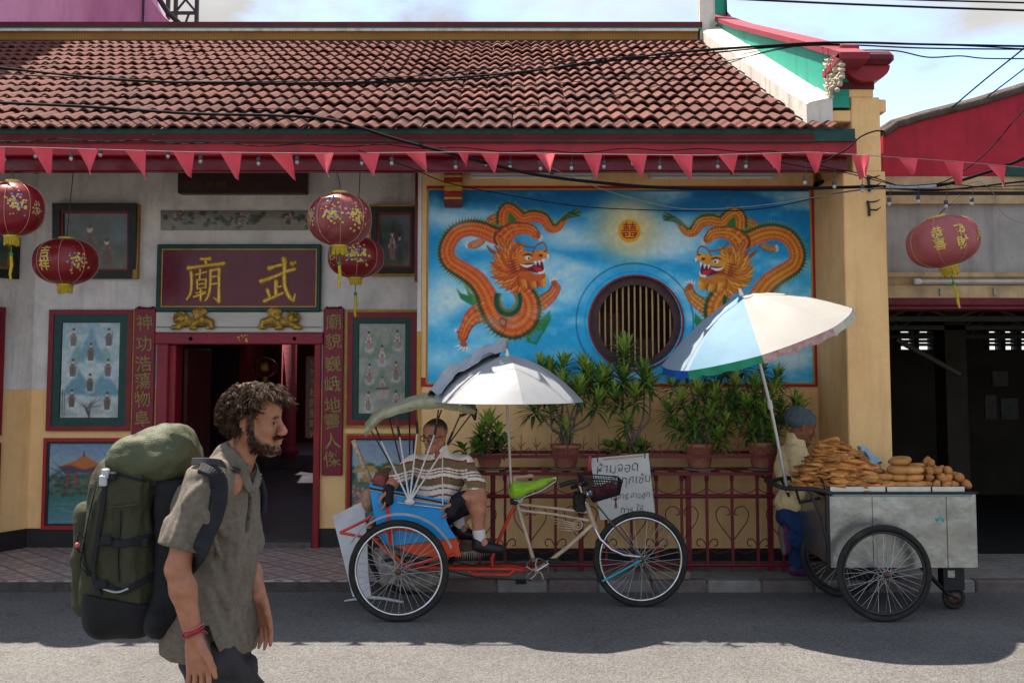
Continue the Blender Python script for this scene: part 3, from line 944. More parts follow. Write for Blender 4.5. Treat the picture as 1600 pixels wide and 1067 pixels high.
    # upper arm over the body
    body([(450, 300), (500, 250), (570, 238), (630, 250), (660, 285)], [58, 44, 36, 32, 24], fin=False)
    claw(672, 290, .35, 4, 34)
    for q in range(9):
        cv.stroke(A([(410 + q * 12, 300 + q * 4), (430 + q * 14, 350), (470 + q * 10, 380 + q * 2)]), [10 * k, 7 * k, 2 * k], (190 - q * 6, 84, 34) if q % 2 else (222, 128, 50), .7)
    # horns
    for hx in (345, 395):
        cv.stroke(A([(hx, 350), (hx + 30, 385), (hx + 90, 410)]), [5 * k, 11 * k, 14 * k], (160, 82, 40), .7)
    # mane: layered flame locks
    c1 = [(176, 62, 24), (204, 92, 34), (226, 128, 48), (236, 152, 66)] if not gold else [(172, 84, 20), (204, 122, 30), (222, 150, 46), (232, 172, 72)]
    rr = random.Random(4)
    cv.blob(*T(520, 500), 26, 24, c1[0], 1, .2)
    for ring, (r0, L) in enumerate(((150, 70), (115, 72), (80, 66), (46, 56))):
        for q in range(17):
            a = math.pi * (.42 + 1.12 * q / 16) + rr.uniform(-.05, .05)
            x0, y0 = 545 + (r0 - 55) * math.cos(a), 490 + (r0 - 55) * .95 * math.sin(a)
            x2, y2 = 545 + (r0 + L * .55) * math.cos(a + .10), 490 + (r0 + L * .5) * .92 * math.sin(a + .10)
            xm, ym = (x0 + x2) / 2 + 12 * math.sin(a), (y0 + y2) / 2 - 12 * math.cos(a)
            cv.stroke(A([(x0, y0), (xm, ym), (x2, y2)]), [16 * k, 17 * k, 1 * k], c1[0], .8)
            cv.stroke(A([(x0, y0), (xm, ym), (x2, y2)]), [11 * k, 11 * k, .5 * k], c1[1 + (q + ring) % 3], .8)
    # beard
    for q in range(12):
        x = 545 + q * 15
        cv.stroke(A([(x, 555 + 8 * math.sin(q)), (x + 6, 600), (x + 2 + 5 * (q % 2), 632 - abs(q - 5) * 3)]), [12 * k, 9 * k, 1 * k], c1[q % 4], .7)
    # face
    cv.poly(A([(520, 420), (580, 385), (640, 392), (680, 372), (725, 378), (742, 395), (735, 420), (700, 440), (650, 452), (560, 470), (525, 470)]), c1[2], .8)
    cv.poly(A([(545, 520), (610, 515), (660, 535), (712, 520), (722, 545), (690, 575), (620, 580), (560, 560)]), c1[1], .8)
    cv.poly(A([(560, 468), (640, 462), (700, 452), (712, 500), (690, 528), (640, 520), (590, 500)]), (120, 14, 24), .7)
    cv.poly(A([(630, 480), (690, 490), (705, 515), (665, 522)]), (196, 44, 62), .7)
    cv.stroke(A([(560, 470), (600, 482), (645, 470)]), [3 * k, 9 * k, 2 * k], (236, 238, 232), .6)
    for x, y, l in ((655, 455, 22), (680, 452, 24), (705, 440, 26), (735, 410, 26)):
        cv.stroke(A([(x, y), (x + 4, y + l)]), [8 * k, 1 * k], (238, 240, 236), .6)
    cv.stroke(A([(680, 525), (708, 518), (715, 488)]), [8 * k, 7 * k, 2 * k], (234, 236, 228), .6)
    cv.blob(*T(705, 398), 6.5, 5, c1[3], 1, .3); cv.blob(*T(690, 412), 3, 2.2, (110, 30, 22), 1, .3); cv.blob(*T(715, 385), 2, 1.5, (120, 40, 26), 1, .3)
    cv.blob(*T(607, 428), 4.2, 3.2, (240, 240, 236), 1, .2); cv.blob(*T(613, 430), 1.7, 1.8, (20, 16, 20), 1, .2)
    cv.stroke(A([(575, 412), (610, 405), (640, 415)]), [2 * k, 6 * k, 2 * k], (90, 24, 20), .6)
    cv.stroke(A([(640, 395), (660, 350), (700, 330), (722, 350), (728, 385)]), 1.0, (150, 70, 50), .6)
    cv.stroke(A([(650, 360), (590, 355), (545, 330), (530, 300)]), [1.2, 1.0, .8, .4], (150, 70, 50), .6)
    for q in range(5): cv.stroke(A([(540 + q * 8, 440 + q * 14), (500 + q * 4, 450 + q * 18), (470, 455 + q * 22)]), [2 * k, 4 * k, 1 * k], (130, 40, 20), .6, .8)
k4 = 1 / 4.104
dragon(cv, lambda x, y: (680 + x * k4, 300 + y * k4), False)
dragon(cv, lambda x, y: (2 * 975 - (680 + x * k4), 307 + y * k4 * .985), True)
for (x, y, rx, ry, a) in ((715, 350, 18, 8, .35), (775, 505, 30, 8, .35), (850, 490, 16, 8, .3), (1190, 480, 30, 12, .3), (1075, 345, 16, 8, .35), (1225, 455, 16, 16, .3)):
    cv.blob(x, y, rx, ry, (196, 220, 232), a, .9)
cv.blob(987, 362, 17.5, 18, (228, 158, 36), 1, .06)
for sx in (-1, 1):                                      # double-joy sign in red strokes
    for (x0, y0, x1, y1) in ((1, -11, 9, -11), (5, -14, 5, -7), (2, -7.5, 8.5, -7.5), (2, -4.5, 8.5, -4.5), (2, -7.5, 2, -4.5), (8.5, -7.5, 8.5, -4.5), (0, -1.5, 12, -1.5), (2.5, 2, 9, 2), (2.5, 6, 8, 6), (2.5, 2, 2.5, 6), (9, 2, 7, 6), (0, 10, 6, 10), (11.5, 2, 8, 9)):
        cv.stroke([(987 + sx * x0, 363 + y0), (987 + sx * x1, 363 + y1)], .85, (150, 26, 22), .5)
cv.a = np.clip(cv.a * 1.06 * (.94 + .12 * fbm(cv.x / 6, cv.y / 6, 40, 3)[..., None]), 0, .97)
m_mural = M('mural_paint', (1, 1, 1), .55, .05, 14, .10, 30, attr=True)
rel = np.zeros((302, 598, 3)); rel[..., 1] = -.012 * np.clip((93 - np.hypot(cv.x - 994, cv.y - 504)) / 4, 0, 1)
cv.panel('dragon_mural', m_mural, (XM0 - .012, Y_MUR + .012, ZM1), (XM1, Y_MUR + .012, ZM1), (XM0 - .012, Y_MUR + .012, ZM0), temple, hole=(994, 504, 72), disp=rel)['label'] = 'mural of two orange dragons on a blue cloudy sky'

# round window: reveal ring, red rim, bars, dark room behind
def ring(mb, c, r0, r1, y0, y1, n=48):
    v = []; f = []
    for i in range(n):
        a = 2 * math.pi * i / n
        for (r, y) in ((r0, y0), (r1, y0), (r1, y1), (r0, y1)):
            v.append((c[0] + r * math.cos(a), y, c[1] + r * math.sin(a)))
    for i in range(n):
        for k in range(4):
            f.append((i * 4 + k, i * 4 + (k + 1) % 4, ((i + 1) % n) * 4 + (k + 1) % 4, ((i + 1) % n) * 4 + k))
    return mb.add(v, f, False)
m_wfr = M('window_wood', (.075, .035, .035), .5, .3, 8, .3, 40)
wfr = ring(MB(), (WCX, WCZ), WR * .83, WR * 1.005, Y_MUR + .05, Y_MUR + .16).build('round_window', m_wfr, temple)
ring(MB(), (WCX, WCZ), WR * 1.006, WR * 1.045, Y_MUR - .012, Y_MUR + .18).build('rim', m_red, wfr)
m_bar = M('window_bar', (.50, .33, .16), .45, .15, 20)
for i in range(13):
    x = -WR * .78 + i * WR * 1.56 / 12
    hh = math.sqrt(max(.0, (WR * .85) ** 2 - x * x))
    MB().tube([(WCX + x, Y_MUR + .10, WCZ - hh), (WCX + x, Y_MUR + .10, WCZ + hh)], .0085, 8).build('bar', m_bar, wfr)
room = MB()
room.box(WCX - 1.2, WCX + 1.2, Y_MUR + 2.2, Y_MUR + 2.3, .1, 3.2)
room.build('room_wall', M('room_brown', (.16, .09, .06), .8, .3, 3), temple)
rm = MB(); a = P(1030, 545, Y_MUR + 1.0)
rm.box(WCX + .02, WCX + .3, Y_MUR + .9, Y_MUR + 1.2, .3, a.z + .1); rm.box(WCX - .5, WCX - .02, Y_MUR + 1.1, Y_MUR + 1.3, .2, a.z + .35)
rm.build('cabinet', M('cabinet_wood', (.22, .12, .08), .6, .3, 5), temple)

# ------------------------------------------------------------------ pillar with steps at the right end
pz = lambda v: P(1350, v, Y_PIL).z
def pillar(name, mat, *a): return MB().bbox(*a, .008).build(name, mat, temple)
pillar('pillar', m_ochre, XPIL0, XPIL1, Y_PIL, Y_MUR + .2, PAVE, pz(268))
XP2 = P(1332, 240, Y_PIL).x; XP3 = P(1376, 200, Y_PIL).x
pillar('pillar_top', m_ochre, XP2, XP3, Y_PIL + .003, Y_MUR + .2, pz(268), pz(152))
pillar('pillar_top', m_ochre, P(1318, 170, Y_PIL).x, P(1366, 170, Y_PIL).x, Y_PIL + .006, Y_MUR + .1, pz(152), pz(136))
pillar('pillar_top', m_ochre, P(1284, 180, Y_PIL).x, XP2, Y_PIL + .01, Y_PIL + .5, pz(190), pz(172))
pillar('pillar_top', m_ochre, XP3 + .001, P(1387, 160, Y_PIL).x, Y_PIL + .03, Y_MUR + .1, pz(174), pz(154))
MB().box(XPIL0 - .012, XPIL1 + .012, Y_PIL - .012, Y_MUR - .021, .0, PAVE + .16).build('pillar_base', m_skirt, temple)

# ------------------------------------------------------------------ gable parapet along the right edge of the roof
sl_ = math.atan2(ZR - ZE, Y_RIDGE - Y_EAVE)
def roofz(y): return ZE + (y - Y_EAVE) * math.tan(sl_)
X_GR = X_GAB + .20
mb = MB()                                     # white coping: an inclined slab with two shallow steps
y0, y1 = Y_PIL - .02, Y_RIDGE + .4
prof = [(X_GAB, -.06), (X_GAB, .14), (X_GAB + .03, .16), (X_GR + .01, .20), (X_GR + .01, -.06)]
ncut = 24
for i in range(ncut):
    ya = y0 + (y1 - y0) * i / ncut; yb = y0 + (y1 - y0) * (i + 1) / ncut - (.0 if i % 6 else .004)
    lift = .012 if (i // 2) % 6 == 0 else 0
    pa = [(x, ya, roofz(ya) + z + lift) for x, z in prof]; pbb = [(x, yb, roofz(yb) + z + lift) for x, z in prof]
    n = len(prof)
    mb.add(pa + pbb, [tuple(range(n - 1, -1, -1)), tuple(range(n, 2 * n))] + [(k, (k + 1) % n, (k + 1) % n + n, k + n) for k in range(n)])
mb.build('gable_coping', m_coping, temple)
def gpt(u, v, X): p = PX(u, v, X); return (p.y, p.z)
# teal wall above the coping: profile in the Y-Z plane
bot = [gpt(1319, 167, X_GR), gpt(1250, 128, X_GR), gpt(1180, 86, X_GR), gpt(1118, 47, X_GR)]
top = [gpt(1102, 2, X_GR), gpt(1106, 18, X_GR), gpt(1118, 33, X_GR), gpt(1150, 45, X_GR), gpt(1200, 58, X_GR), gpt(1260, 74, X_GR), gpt(1318, 92, X_GR)]
yb_ = [q[0] for q in bot]
prof2 = [(Y_PIL - .0, roofz(Y_PIL) + .12), (Y_RIDGE + .2, roofz(Y_RIDGE + .2) + .12), (Y_RIDGE + .2, top[0][1] + .5), (top[0][0], top[0][1] + .5)] + top + [(Y_PIL, top[-1][1] - .02)]
MB().prism([(X_GR + .012, y, z) for y, z in prof2], (.14, 0, 0)).build('gable_wall', m_teal, temple)
cp = MB()
tp = [(top[0][0], top[0][1] + .5)] + top + [(Y_PIL + .1, top[-1][1] - .03)]
for i in range(len(tp) - 1):
    a, b = tp[i], tp[i + 1]
    t = Vector((0, b[0] - a[0], b[1] - a[1])).normalized(); nn = Vector((0, -t.z, t.y))
    if nn.z < 0: nn = -nn
    if i == 0: nn = Vector((0, -1, 0))
    A_ = [Vector((x, a[0], a[1])) + nn * h for x, h in ((X_GR - .03, 0), (X_GR + .2, 0), (X_GR + .2, .05), (X_GR - .03, .05))]
    B_ = [Vector((x, b[0], b[1])) + nn * h for x, h in ((X_GR - .03, 0), (X_GR + .2, 0), (X_GR + .2, .05), (X_GR - .03, .05))]
    cp.add(A_ + B_, [(3, 2, 1, 0), (4, 5, 6, 7)] + [(k, (k + 1) % 4, (k + 1) % 4 + 4, k + 4) for k in range(4)])
cp.build('gable_cap', m_rose, temple)
MB().box(X_GAB - .02, X_GR - .031, Y_RIDGE - .02, Y_RIDGE + .12, roofz(Y_RIDGE), top[0][1] + .5).build('ridge_end', m_coping, temple)
MB().box(X_GR - .028, X_GR + .01, Y_RIDGE - .05, Y_RIDGE - .025, top[0][1] - .05, top[0][1] + .45).build('ridge_end', m_goldp, temple)
# scroll end of the gable
sx0, sx1 = P(1312, 110, Y_PIL).x, P(1386, 110, Y_PIL).x
zt, zm, zb_ = pz(88), pz(108), pz(133)
def bowl(a, b):
    x = sx0 + (sx1 - sx0) * a
    t = math.sin(math.pi * b * .5)
    return None
pr = []
for i in range(13):
    t = i / 12; a = math.pi * (1 + t)
    pr.append(((sx0 + sx1) / 2 + (sx1 - sx0) / 2 * .94 * math.cos(a), Y_PIL - .10, zm + (zm - zb_) * math.sin(a)))
MB().prism(pr, (0, .5, 0)).build('gable_scroll', m_red, temple)
MB().bbox(sx0, sx1 + .01, Y_PIL - .16, Y_PIL + .45, zm, zt, .035).build('gable_scroll', m_maroon, temple)
MB().bbox(P(1312, 80, Y_PIL).x, P(1342, 80, Y_PIL).x, Y_PIL - .02, Y_PIL + .5, zt, pz(70), .01).build('gable_scroll', m_rose, temple)
MB().box(P(1308, 140, Y_PIL).x, P(1366, 140, Y_PIL).x, Y_PIL - .004, Y_PIL + .4, pz(140), zb_ + .02).build('gable_scroll', m_maroon, temple)
# cream carved ornament with flame edge on the teal wall
orn = MB(); m_orn = M('ornament_cream', (.50, .44, .33), .8, .25, 20, .4, 60, dirt=.8, dcol=(.2, .17, .12), dscale=10)
oy, oz = gpt(1306, 116, X_GR)
rr = random.Random(3)
for i in range(60):
    a = rr.uniform(0, 2 * math.pi); r = rr.uniform(0, 1) ** .5
    yy = oy + .20 * r * math.cos(a); zz_ = oz + .15 * r * math.sin(a)
    orn.ell((X_GR - .005, yy, zz_), (.025 * rr.uniform(.6, 1.2), .03, .018), 8, 5)
for i in range(11):
    c = Vector((X_GR - .002, oy + .12 + .03 * (i % 2), oz - .15 + .03 * i))
    orn.tube([c, c + Vector((0, .09, .02)), c + Vector((0, .17, .065))], [.022, .017, .003], 6)
orn.build('gable_ornament', m_orn, temple)

# ------------------------------------------------------------------ roof
roof = MB().prism([(XL, Y_EAVE + .03, ZE - .03), (X_GAB, Y_EAVE + .03, ZE - .03), (X_GAB, Y_RIDGE, ZR - .03), (XL, Y_RIDGE, ZR - .03)], (0, .03, -.06)).build('roof', m_maroon, temple)
m_tile = M('roof_tile', (.125, .036, .025), .85, .36, 7, .6, 70, dirt=.9, dcol=(.06, .036, .03), dscale=7, orand=.32)
TW, NR = .235, 16
slen = (ZR - ZE) / math.sin(sl_)
EXP = slen / NR
def tile_geo():
    nxp = 13; L = EXP * 1.12
    v = []
    for i in range(nxp):
        x = TW * i / (nxp - 1); ph = (i / (nxp - 1) * 2) % 1.0
        z = .030 * (.5 - .5 * math.cos(2 * math.pi * ph)) ** .8
        v += [(x, 0, z - .016), (x, 0, z), (x, L, z - .004)]
    f = []
    for i in range(nxp - 1):
        a = i * 3; b = a + 3
        f += [(a, b, b + 1, a + 1), (a + 1, b + 1, b + 2, a + 2)]
    return v, f
tv, tf = tile_geo()
tmb = MB().add(tv, tf, False)
tme = tmb.mesh('roof_tile'); tme.materials.append(m_tile)
for p_ in tme.polygons: p_.use_smooth = True
try: tme.set_sharp_from_angle(angle=math.radians(40))
except Exception: pass
tilt = math.atan2(.028, EXP)
ncol = int((X_GAB - XL) / TW)
cand = []
for r in range(NR):
    for c in range(ncol + (1 if r == 0 else 0)):
        x = X_GAB - .01 - TW * (c + 1) + (TW if (r == 0 and c == ncol) else 0)
        if r == 0 and c == ncol: x = X_GAB
        y = Y_EAVE + r * EXP * math.cos(sl_); z = ZE + r * EXP * math.sin(sl_) + .02
        u = 800 + (x + TW / 2) / y * 1600
        cand.append((r, -u, x, y, z, 0 <= u <= 1620))
cand.sort(key=lambda q: (not q[5], q[0], q[1]))
rest = MB()
rb = WLOC[roof]
for i, (r, _, x, y, z, vis) in enumerate(cand):
    rot = Euler((sl_ - tilt + rnd.uniform(-.014, .014), rnd.uniform(-.008, .008), rnd.uniform(-.010, .010)))
    loc = Vector((x + rnd.uniform(-.007, .007), y + rnd.uniform(-.014, .014), z + rnd.uniform(-.002, .003)))
    if i < 300:
        o = link('roof_tile', tme, None, roof, loc - rb); o.rotation_euler = rot; WLOC[o] = rb
    else:
        Mx = Matrix.Translation(loc) @ rot.to_matrix().to_4x4()
        rest.add([Mx @ Vector(p) for p in tv], tf, True)
ro = rest.build('upper_roof_tiles', m_tile, roof, kind='stuff')
try: ro.data.set_sharp_from_angle(angle=math.radians(40))
except Exception: pass
# ridge bands
rz = lambda v: P(800, v, Y_RIDGE).z
for nm, mt_, v0, v1, pr_ in (('ridge_base', M('ridge_ochre', (.36, .17, .03), .6, .15, 5, wave=('X', 9, .35, (.16, .07, .015)), dirt=.6, dcol=(.1, .05, .02)), 66, 51.5, 0), ('ridge_moulding', m_coping, 51.5, 48, .05), ('ridge_moulding', m_teal, 48, 45, .03), ('ridge_cap', m_maroon, 45, 37, .04)):
    MB().box(XL, X_GAB - .05 if v0 > 50 else X_GAB, Y_RIDGE - .02 - pr_, Y_RIDGE + .25 + pr_, rz(v0), rz(v1)).build(nm, mt_, temple)
MB().box(XL, X_GAB, Y_RIDGE - .05, Y_RIDGE - .018, rz(69), rz(64.5)).build('ridge_base', m_skirt, temple)

# fascia boards and beam under the eave
XF1 = P(1337, 225, 7.95).x
fz = lambda v, Y: P(800, v, Y).z
MB().box(XL, XF1 - .02, Y_EAVE + .05, Y_EAVE + .10, fz(221, 7.9), ZE + .02).build('eave_board', m_greenb, temple)
MB().box(XL, XF1, Y_EAVE + .08, Y_EAVE + .16, fz(243, 7.95), fz(217, 7.95)).build('fascia', M('fascia_red', (.34, .018, .03), .5, .22, 6, .2, 30, dirt=.6, dcol=(.16, .02, .03), dscale=3, stretch=(.4, 1, 1), streak=.6), temple)
MB().bbox(XL, XF1 - .03, Y_EAVE + .20, Y_EAVE + .28, fz(271, Y_EAVE + .28), fz(238, 8.1), .01).build('front_beam', M('beam_red', (.14, .005, .010), .22, .3, 5, .12, 20, dirt=.4, dcol=(.09, .01, .012), dscale=3), temple)
MB().prism([(XL, Y_EAVE + .30, roofz(Y_EAVE + .30) - .16), (XL, Y_ENT + .3, roofz(Y_ENT + .3) - .16), (XL, Y_ENT + .3, roofz(Y_ENT + .3) - .12), (XL, Y_EAVE + .30, roofz(Y_EAVE + .30) - .12)], (X_GAB - .01 - XL, 0, 0)).build('porch_ceiling', m_maroon, temple)

# ------------------------------------------------------------------ entrance wall (recessed), doorway, side wall
DX0, DX1 = P(262, 680, Y_ENT).x, P(491, 680, Y_ENT).x
DZ1 = P(375, 538, Y_ENT).z
XE0 = -4.44
ztop = roofz(Y_ENT) - .17
zpt = P(300, 608, Y_ENT).z                     # white above, yellow below
for (x0, x1) in ((XE0, DX0 - .03), (DX1 + .03, XRET)):
    MB().box(x0, x1, Y_ENT, Y_ENT + .25, zpt, ztop).build('entrance_wall', m_white, temple)
    MB().box(x0, x1, Y_ENT - .003, Y_ENT + .25, .26, zpt - .001).build('entrance_wall', m_ochre, temple)
    MB().box(x0, x1, Y_ENT - .02, Y_ENT + .25, PAVE - .03, .259).build('skirting', m_skirt, temple)
MB().box(DX0 - .03, DX1 + .03, Y_ENT, Y_ENT + .25, DZ1 + .1, ztop).build('entrance_wall', m_white, temple)
# angled side wall to the left
sa = Vector((XE0, Y_ENT, 0)); sb = Vector((XE0 - .95, Y_ENT - 1.65, 0)); sd = Vector((-.2, .1, 0))
for (mt_, z0, z1, o) in ((m_white, zpt, ZB + .25, 0), (m_ochre, .26, zpt - .001, .004), (m_skirt, PAVE - .03, .259, .02)):
    n_ = Vector((sb - sa).normalized().cross(Vector((0, 0, 1)))); n_ = -n_ if n_.x < 0 else n_
    a, b = sa + n_ * o, sb + n_ * o
    MB().prism([(a.x, a.y, z0), (b.x, b.y, z0), (b.x - .25, b.y, z0), (a.x - .25, a.y + .2, z0)], (0, 0, z1 - z0)).build('side_wall' if z0 > .2 else 'skirting', mt_, temple)
# door frame
fw = .075
zs = PAVE
df = MB().bbox(DX0 - .10, DX0, Y_ENT - .05, Y_ENT + .26, zs, DZ1, .006).build('door_frame', m_rose, temple)
MB().bbox(DX1, DX1 + .06, Y_ENT - .05, Y_ENT + .26, zs, DZ1, .006).build('jamb', m_red, df)
MB().bbox(DX0 - .12, DX1 + .08, Y_ENT - .07, Y_ENT + .26, DZ1 + .001, DZ1 + .105, .01).build('lintel', m_rose, df)
MB().bbox(DX0 - .02, DX0 + .06, Y_ENT + .0, Y_ENT + .2, zs, DZ1 - .002, .006).build('jamb', m_red, df)
zth = P(450, 826, Y_ENT - .08).z
MB().bbox(DX0 + .001, DX1 - .001, Y_ENT - .06, Y_ENT + .3, zs - .02, zs + .05, .006).build('threshold', M('threshold_stone', (.10, .09, .085), .8, .3, 40, .3, 80), df)
num = MB(); v, f = text_geo('๙๕', .10, .004)
c = P(379, 534, Y_ENT - .07)
solid_text(num, v, f, lambda x, y, d: (c.x + x, Y_ENT - .072 - d, DZ1 + .052 + y), .006)
num.build('house_number', m_goldp, df)
for u in (298, 460):
    MB().lathe([(.018, 0), (.022, .01), (.012, .02), (.001, .024)], (P(u, 534, Y_ENT - .07).x, Y_ENT - .07, DZ1 + .05), 10, axis='y').build('peg', m_goldp, df)
# white timber lintel above with grooves
z0, z1 = DZ1 + .108, P(375, 487, Y_ENT).z
lt = MB().bbox(P(246, 500, Y_ENT).x, P(507, 500, Y_ENT).x, Y_ENT - .05, Y_ENT - .001, z0, z1, .008)
lt.build('lintel_board', M('lintel_white', (.55, .51, .46), .7, .12, 5, .3, 20, dirt=.5, dcol=(.3, .26, .22), dscale=3, stretch=(.3, 1, 2)), temple)
MB().box(P(246, 500, Y_ENT).x + .01, P(507, 500, Y_ENT).x - .01, Y_ENT - .056, Y_ENT - .049, z0 + .045, z0 + .051).build('lintel_groove', m_wood, temple)
# hall behind the door
hall = MB()
HX0, HX1, HY = DX0 - 1.2, XRET - .2, Y_ENT + 9.5
hf = P(450, 690, Y_ENT + 4).z
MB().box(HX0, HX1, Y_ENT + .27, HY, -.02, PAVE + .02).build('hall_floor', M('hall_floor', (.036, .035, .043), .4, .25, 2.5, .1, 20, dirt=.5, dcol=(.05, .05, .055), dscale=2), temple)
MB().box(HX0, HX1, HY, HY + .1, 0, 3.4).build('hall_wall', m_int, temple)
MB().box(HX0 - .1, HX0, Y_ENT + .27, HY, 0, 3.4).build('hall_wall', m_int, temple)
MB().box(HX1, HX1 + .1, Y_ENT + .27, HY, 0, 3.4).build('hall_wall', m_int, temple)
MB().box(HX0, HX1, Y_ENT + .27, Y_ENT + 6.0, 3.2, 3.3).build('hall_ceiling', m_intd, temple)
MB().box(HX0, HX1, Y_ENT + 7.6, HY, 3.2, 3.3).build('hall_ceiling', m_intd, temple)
MB().box(HX0, HX1, Y_ENT + 6.8, HY - .02, PAVE + .021, PAVE + .24).build('hall_step', M('hall_step', (.16, .13, .14), .5, .25, 4), temple)
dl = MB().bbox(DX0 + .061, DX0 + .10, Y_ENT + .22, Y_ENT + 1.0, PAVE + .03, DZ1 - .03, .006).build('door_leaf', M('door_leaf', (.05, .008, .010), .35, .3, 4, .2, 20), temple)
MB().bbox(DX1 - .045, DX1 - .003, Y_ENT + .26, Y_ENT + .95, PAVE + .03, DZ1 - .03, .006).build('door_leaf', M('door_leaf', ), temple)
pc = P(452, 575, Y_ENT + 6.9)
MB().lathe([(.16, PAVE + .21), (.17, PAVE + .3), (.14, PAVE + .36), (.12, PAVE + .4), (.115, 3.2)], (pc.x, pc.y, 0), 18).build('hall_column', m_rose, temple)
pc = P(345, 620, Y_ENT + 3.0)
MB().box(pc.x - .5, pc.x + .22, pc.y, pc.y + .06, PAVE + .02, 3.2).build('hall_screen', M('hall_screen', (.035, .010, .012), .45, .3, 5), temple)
MB().box(pc.x + .225, pc.x + .29, pc.y - .03, pc.y + .07, PAVE + .02, 3.2).build('hall_post', m_red, temple)
sp = MB()
for i, ch in enumerate('日月光輝雲龍海'):
    v, f = text_geo(ch, .2, 0, 2)
    q = P(290, 560 + i * 25, pc.y)
    solid_text(sp, v, f, lambda x, y, d: (pc.x - .34 + x, pc.y - .001 - d, q.z + y), .004)
sp.build('screen_lettering', M('faded_gold', (.16, .13, .09), .6, .2, 10), temple, kind='stuff')
hp0, hp1 = P(478, 556, Y_ENT + 1.4), P(499, 684, Y_ENT + 1.4)
hc = MB().bbox(hp0.x, hp1.x + .1, Y_ENT + 1.4, Y_ENT + 1.43, hp1.z, hp0.z, .004).build('hall_couplet', m_reddeep, temple)
sp = MB()
for i, ch in enumerate('山妙千秋顯聖靈光'):
    v, f = text_geo(ch, .092, .001, 2)
    cz = hp0.z - .06 - i * (hp0.z - hp1.z - .1) / 7
    solid_text(sp, v, f, lambda x, y, d: ((hp0.x + hp1.x) / 2 + .012 + x, Y_ENT + 1.4 - .001 - d, cz + y), .003)
sp.build('lettering', M('gold_letters', (.30, .20, .07), .45, .2, 20, metal=.2), hc, kind='stuff')
# back mass of the building: keeps the hall closed and carries the far slope
for (xa, xb, yb) in ((XL, HX0, 4.2), (HX0, HX1, 2.6), (HX1, X_GAB, 4.2)):
    MB().prism([(xa, Y_RIDGE, ZR - .06), (xa, Y_RIDGE + yb, ZR - .06 - yb * .46), (xa, Y_RIDGE + yb, ZR - .16 - yb * .46), (xa, Y_RIDGE, ZR - .2)], (xb - xa, 0, 0)).build('rear_roof', m_maroon, temple)
MB().box(XL, X_GAB, HY + .2, HY + .4, 0, ZE + .3).build('rear_wall', m_ochre, temple)
MB().box(X_GR + .02, X_GR + .25, Y_MUR + .21, HY + .2, 0, ZE + .25).build('gable_side_wall', m_ochre, temple)
# ================================================================== neighbouring buildings
YN = 8.55
nb = thing('garage_building', 'shop house with red gable and open dark garage doorway beside the temple pillar', 'building', (4.5, YN, 0))
nz = lambda v: P(1500, v, YN).z
NX0, NX1 = XPIL1 + .005, 8.2
m_beige = M('beam_beige', (.47, .33, .18), .75, .15, 4, .2, 30, dirt=.7, dcol=(.22, .14, .08), dscale=3, streak=.7)
m_grey = M('panel_grey', (.33, .31, .285), .85, .12, 3, .25, 20, dirt=.6, dcol=(.2, .18, .165), dscale=2, streak=.7)
m_crim = M('gable_crimson', (.40, .010, .028), .55, .18, 3, .12, 30, dirt=.4, dcol=(.14, .01, .02), dscale=2, streak=.5)
tg = [P(u, v, YN) for u, v in ((1380, 212), (1402, 197), (1450, 183), (1530, 163), (1604, 140), (1760, 96), (2100, 20))]
bg = [P(2100, 276, YN), P(1380, 276, YN)]
MB().prism([tuple(p) for p in tg + bg], (0, .25, 0)).build('gable_wall', m_crim, nb)
cp = MB()
cp.tube([(p.x, YN - .02, p.z + .015) for p in tg], .035, 8)
cp.tube([(p.x, YN + .1, p.z + .03) for p in tg], .05, 8)
cp.build('roof_edge', M('old_roof_edge', (.10, .075, .065), .9, .4, 10, .5, 60), nb)
MB().box(P(1560, 262, YN).x, NX1, YN - .06, YN - .002, nz(277), nz(262)).build('green_board', m_greenb, nb)
MB().box(NX0, NX1, YN - .03, YN + .3, nz(300), nz(277)).build('upper_beam', m_beige, nb)
MB().box(NX0, NX1, YN + .0, YN + .3, nz(306), nz(300)).build('beam_gap', m_skirt, nb)
MB().box(NX0, NX1, YN - .02, YN + .3, nz(319), nz(306)).build('upper_beam', m_beige, nb)
MB().box(NX0, NX1, YN + .03, YN + .3, nz(426), nz(319)).build('grey_panel', m_grey, nb)
MB().box(NX0, NX1, YN - .02, YN + .3, nz(433), nz(426)).build('lower_beam', m_beige, nb)
MB().box(NX0, NX1, YN + .01, YN + .3, nz(447), nz(433)).build('lower_beam', m_beige, nb)
MB().box(NX0, NX1, YN - .03, YN + .3, nz(466), nz(447)).build('lower_beam', m_beige, nb)
MB().bbox(NX0, NX1, YN - .05, YN + .3, nz(478), nz(466), .01).build('shutter_box', m_maroon, nb)
MB().bbox(NX0, NX1, YN - .03, YN + .3, nz(484), nz(478), .006).build('shutter_box', m_maroon, nb)
MB().bbox(NX1, NX1 + .4, YN - .05, YN + .4, 0, nz(276), .01).build('pier', m_beige, nb)
